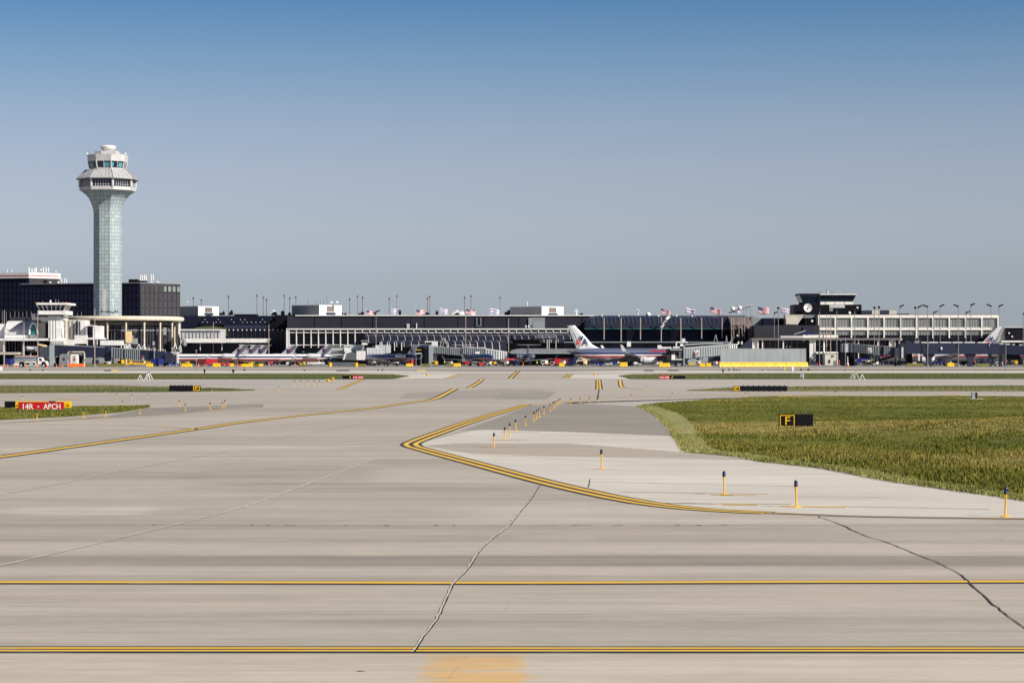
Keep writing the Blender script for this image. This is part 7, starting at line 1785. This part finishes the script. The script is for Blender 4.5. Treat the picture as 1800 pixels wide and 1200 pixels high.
# ================================================================== FLAGS
def flag_mat(kind):
    m, nt, bs = new_mat('flag_'+kind)
    uv = nt.nodes.new('ShaderNodeTexCoord'); sp = nt.nodes.new('ShaderNodeSeparateXYZ'); nt.links.new(uv.outputs['UV'], sp.inputs[0]); u, v = sp.outputs[0], sp.outputs[1]
    def lt(a, b): return math_n(nt, 'LESS_THAN', a, b)
    if kind == 'striped':
        s = lt(math_n(nt, 'MODULO', math_n(nt, 'MULTIPLY', v, 6.5), 1.0), .5)
        c = mixc(nt, (.75, .75, .75), (.55, .03, .06), s, 'MIX')
        can = math_n(nt, 'MULTIPLY', lt(u, .42), math_n(nt, 'GREATER_THAN', v, .46)); c = mixc(nt, c, (.03, .04, .16), can, 'MIX')
        vo = nt.nodes.new('ShaderNodeTexVoronoi'); vo.inputs['Scale'].default_value = 14; nt.links.new(uv.outputs['UV'], vo.inputs['Vector'])
        c = mixc(nt, c, (.8, .8, .8), math_n(nt, 'MULTIPLY', can, lt(vo.outputs['Distance'], .22)), 'MIX')
    else:
        b1 = lt(math_n(nt, 'ABSOLUTE', math_n(nt, 'SUBTRACT', v, .24)), .09); b2 = lt(math_n(nt, 'ABSOLUTE', math_n(nt, 'SUBTRACT', v, .76)), .09)
        c = mixc(nt, (.80, .80, .80), (.05, .12, .42), math_n(nt, 'MAXIMUM', b1, b2), 'MIX')
        st = math_n(nt, 'MULTIPLY', lt(math_n(nt, 'ABSOLUTE', math_n(nt, 'SUBTRACT', v, .5)), .09), lt(math_n(nt, 'PINGPONG', math_n(nt, 'SUBTRACT', u, .05), .115), .05))
        c = mixc(nt, c, (.6, .04, .05), st, 'MIX')
    nt.links.new(c, bs.inputs['Base Color']); bs.inputs['Roughness'].default_value = .8
    MATS['flag_'+kind] = m
flag_mat('striped'); flag_mat('barred')
def pole_flag(px, top, kind, w, h, droop, D, label):
    zt_ = Z(top, D); x0 = X(px, D)
    t = thing('flagpole', 'thin pole carrying the '+label, 'flagpole', (x0, D, 0))
    MB().tube((x0, D, 0), (x0, D, zt_), .14, .07, 8).build('pole', 'light_grey', t); MB().ball((x0, D, zt_), .16, 1, 8, 6).build('finial', 'cream', t)
    nx, nz = 14, 6; V = []; F = []; UV = []
    for i in range(nx+1):
        for j in range(nz+1):
            u, v = i/nx, j/nz
            V.append((x0+.1+w*u*(1-.08*droop), D-.1+.28*math.sin(u*7+px)*u+.1*math.sin(v*3), zt_-.3-h*(1-v)-droop*h*.75*u**1.3+.12*math.sin(u*6+px*.7)))
    mb = MB(); mb.v = V
    mb.f = []; mb.uv = []
    for i in range(nx):
        for j in range(nz):
            a = i*(nz+1)+j; mb.f.append((a, a+nz+1, a+nz+2, a+1)); mb.uv.append([(i/nx, j/nz), ((i+1)/nx, j/nz), ((i+1)/nx, (j+1)/nz), (i/nx, (j+1)/nz)])
    mb.flat_keep = True
    o = mb.build('flag', 'flag_'+kind, smooth=True); tag(o, label, 'flag')
    sol = o.modifiers.new('thick', 'SOLIDIFY'); sol.thickness = .02
S_, B_ = 'striped', 'barred'
for px, tp, k, w, h, dr, l in [(643.5, 543.5, S_, 2.8, 1.5, .5, 'striped flag with a dark canton, first from the left'), (688, 541.5, B_, 2.4, 1.8, .1, 'white flag with two blue bars, second from the left'), (731, 542.5, S_, 3.1, 1.8, .05, 'striped flag hanging nearly straight, third from the left'),
                               (774, 540.8, B_, 2.6, 1.7, .3, 'white flag with two blue bars, fourth from the left'), (818, 541.8, S_, 3.6, 1.6, .6, 'striped flag drooping to the right, fifth from the left'), (861, 541, B_, 3.4, 2.0, .3, 'white flag with two blue bars, left of the big plant room'),
                               (1161, 540.5, S_, 3.6, 1.6, .8, 'striped flag above the vault, over the fluttering banner'), (1204.5, 540, B_, 3.4, 2.0, .4, 'white flag with two blue bars above the vault middle'), (1248, 538, S_, 3.9, 2.0, .6, 'striped flag left of the roof truss'), (1290, 539, B_, 2.8, 1.9, .6, 'white flag with two blue bars behind the roof truss'),
                               (1332, 537.5, S_, 4.0, 2.4, .25, 'large striped flag right of the roof truss'), (1372.5, 540, B_, 4.0, 1.9, .4, 'white flag with two blue bars beside the ramp control cab')]:
    pole_flag(px, tp, k, w, h, dr, 805, l)
# fluttering banner
m_, nt, bs = new_mat('banner_print'); n1 = noise(nt, coords(nt, (1.2, 1, 1.2)), 1.6, 2, .5); nt.links.new(ramp(nt, n1, [(.47, .8), (.53, .04)], 'CONSTANT'), bs.inputs['Base Color']); MATS['banner_print'] = m_
V = []; n = 12
for i in range(n+1):
    u = i/n; px = 1182-20*u; py = 554+23*u**1.2-4*math.sin(u*math.pi)
    V += [(X(px-1.6, 783), 782.2+.2*math.sin(u*8), Z(py-1.2, 783)), (X(px+2.2, 783), 782.2+.2*math.sin(u*8), Z(py+1.2, 783))]
mb = MB(); mb.v = V; mb.f = [(2*i, 2*i+1, 2*i+3, 2*i+2) for i in range(n)]
o = mb.build('banner', 'banner_print'); o.modifiers.new('s', 'SOLIDIFY').thickness = .03; tag(o, 'long black and white banner fluttering down across the vaulted roof', 'banner')

# ================================================================== LIGHT POLES
def pole_proto(name, style, m):
    t = thing(name, '', 'light pole')
    MB().tube((0, 0, 0), (0, 0, 20), .15, .09, 8).build('pole', m, t); MB().lathe((0, 0, 0), [(.4, 0), (.4, .5), (.2, .7)], 8).build('footing', 'mid_grey', t)
    if style == 'head':
        MB().tube((0, 0, 19.9), (.5, -.4, 20.3), .08).build('arm', m, t)
        MB().hexa((-.2, -.7), (1.3, -.7), (20.0, 20.45), (20.6, 21.05), .7).build('lamp_head', 'black_paint', t, bevel=.05)
    elif style == 'dish':
        MB().tube((0, 0, 20), (0, -.5, 20.2), .45, .3, 10).build('lamp_head', 'black_paint', t)
    return tree(t)
PH, PD, PB = pole_proto('light_pole', 'head', 'pole_grey'), pole_proto('light_pole', 'dish', 'pole_grey'), pole_proto('light_pole', 'bare', 'pole_pink')
def lp(P_, px, top, D, l, g, flip=False):
    h = Z(top, D)/20.8; put(P_, X(px, D), D, R(180) if flip else 0, label=l, group=g, sc=(1, 1, h))
G1 = 'lamp poles before the white office block'
for i, (px, tp, D, k, fl_) in enumerate([(1368, 537.5, 745, PD, 0), (1537, 537, 748, PD, 0), (1545, 536, 748, PD, 0), (1582, 536, 752, PH, 0), (1609, 537, 746, PD, 0), (1614, 537, 751, PH, 0), (1630.5, 536, 660, PH, 1), (1652.5, 535.5, 742, PH, 0), (1684.5, 535.5, 662, PH, 1), (1706.5, 533.5, 742, PH, 0), (1742, 535, 742, PH, 1), (1756, 535.5, 742, PH, 0), (1641, 547, 756, PH, 0), (1698, 547, 756, PH, 0), (1361, 548, 764, PH, 0)]):
    lp(k, px, tp, D, f'thin lamp pole, {ORD[i]} of those listed left to right before the office block' if False else f'thin pole with a dark lamp head, {["beside the striped flag","left of a close pair over the roof blocks","right of a close pair over the roof blocks","above the sixth window bay","left of a tight pair past the sixth bay","right of a tight pair past the sixth bay","rising from the left walkway joint","right of the seventh pilaster","rising from the middle walkway joint","tallest, at the tenth bay","left of the last two at the building corner","rightmost, at the building corner","short one behind the seventh bay","short one behind the ninth bay","short one left of the big striped flag"][i]}', G1, bool(fl_))
for i, (px, tp, D) in enumerate([(1440.5, 541, 700), (1471, 540, 700), (1502.5, 541, 700), (1460, 549, 758), (1453, 549, 758)]):
    lp(PD if i < 3 else PB, px, tp, D, ['slim pole at the left corner of the white office block', 'slim pole before the second bay of the white block', 'slim pole before the third bay of the white block', 'short pinkish pole right of the corner pole', 'short pinkish pole close to the corner pole'][i], 'poles before the white bays')
for px, tp, D, k, l in [(661, 545.5, 742, PH, 'slim lamp pole before the curved canopy, left of the jets with stairs'), (818.5, 541, 742, PB, 'slim pole before the middle of the long terminal'), (893.8, 556, 730, PB, 'slim pole before the terminal at the end of the ribbed bridge'), (472.5, 567, 735, PB, 'slim pole before the dark glass wing'), (375, 563, 770, PB, 'short slim pole at the green roof')]:
    lp(k, px, tp, D, l, 'single poles before the terminal')
for px, tp, D, l in [(7.5, 541, 700, 'slim pole at the far left edge before the white wing'), (42, 563, 700, 'slim pole before the ribbed barrel roof'), (66.3, 541, 690, 'slim pole left of the white ramp cab'), (166.5, 538, 655, 'slim grey pole before the control tower foot')]:
    lp(PB, px, tp, D, l, 'poles at the left end')
for px, tp, b, l in [(345, 617, 652, 'near slim post on the apron before the leftmost regional jet'), (1486, 596, 652, 'near slim post on the apron before the right jet bridge'), (1768, 605, 652, 'near slim post on the apron at the right end of the walkway')]:
    D = DG(b); t = thing('apron_post', l, 'post', (X(px, D), D, 0)); MB().tube((X(px, D), D, 0), (X(px, D), D, Z(tp, D)), .09, .06, 8).build('post', 'pole_grey', t); MB().box(X(px, D)-.12, X(px, D)+.12, D-.12, D+.12, Z(tp, D)-.05, Z(tp, D)+.3).build('lamp', 'mid_grey', t); MB().tube((X(px, D), D, 0), (X(px, D), D, .12), .25).build('base', 'mid_grey', t)
PS = pole_proto('street_lamp', 'head', 'pole_grey')
for i, px in enumerate((4, 11, 18, 26, 33, 40, 47, 55, 116, 122, 127, 136, 143)):
    D = 835; put(PS, X(px, D), D, R(180) if i < 8 else 0, label=f'grey street lamp before the dark office block, {ORD[i]} from the left', group='street lamps before the dark blocks', sc=(1, 1, Z(543.5+(i % 3), D)/20.8))
lp(PH, 1798.5, 549, 742, 'lamp pole at the very right edge of the frame', 'edge pole')

# small ground equipment scattered along the gates
def gpu_proto(col, nm):
    t = thing('equipment_cart', '', 'equipment cart')
    MB().box(-1.0, 1.0, -.6, .6, .4, 1.25).build('body', col, t, bevel=.06); MB().box(-.9, .1, -.61, -.6, .55, 1.1).build('grille', 'black_paint', t)
    MB().path([(1, 0, .45), (1.6, 0, .4)], .04).build('drawbar', 'black_paint', t); MB().tube((.6, 0, 1.25), (.6, 0, 1.5), .06).build('exhaust', 'mid_grey', t)
    wheels(t, (-.6, .6), .5, .24, .14); return tree(t)
EQ = {c: gpu_proto(m, c) for c, m in (('white', 'dirty_white'), ('dark', 'dark_grey'), ('yellow', 'yellow_paint'), ('red', 'tug_red'), ('navy', 'navy'))}
rnd = random.Random(21); cnt = {}
for px in [168, 188, 199, 212, 232, 262, 291, 297, 326, 345, 365, 383, 410, 437, 459, 472, 487, 531, 543, 645, 654, 668, 681, 694, 708, 722, 733, 764, 772, 790, 818, 826, 838, 858, 867, 878, 887, 905, 912, 928, 956, 973, 988, 1020, 1026, 1040, 1053, 1082, 1095, 1108, 1122, 1150, 1163, 1171, 1208, 1217, 1226, 1255, 1262, 1500, 1508, 1522, 1530, 1538, 1549, 1556, 1568, 1586, 1610, 1619, 1645, 1668, 1680, 1690, 1698, 1716, 1727, 1748, 1755, 1764, 1775, 1783, 1791]:
    c = rnd.choice(['white', 'dark', 'dark', 'yellow', 'red', 'navy', 'dark', 'white']); k = cnt.get(c, 0); cnt[c] = k+1
    b = rnd.uniform(641.3, 643.2); p = G(px, b)
    put(EQ[c], p[0], p[1], R(rnd.uniform(-30, 30)), label=f'small {c} equipment cart, {ORD[k]} of its colour from the left along the gates', group='equipment carts along the gates', sc=(rnd.uniform(.9, 1.3),)*2+(rnd.uniform(.9, 1.5),))
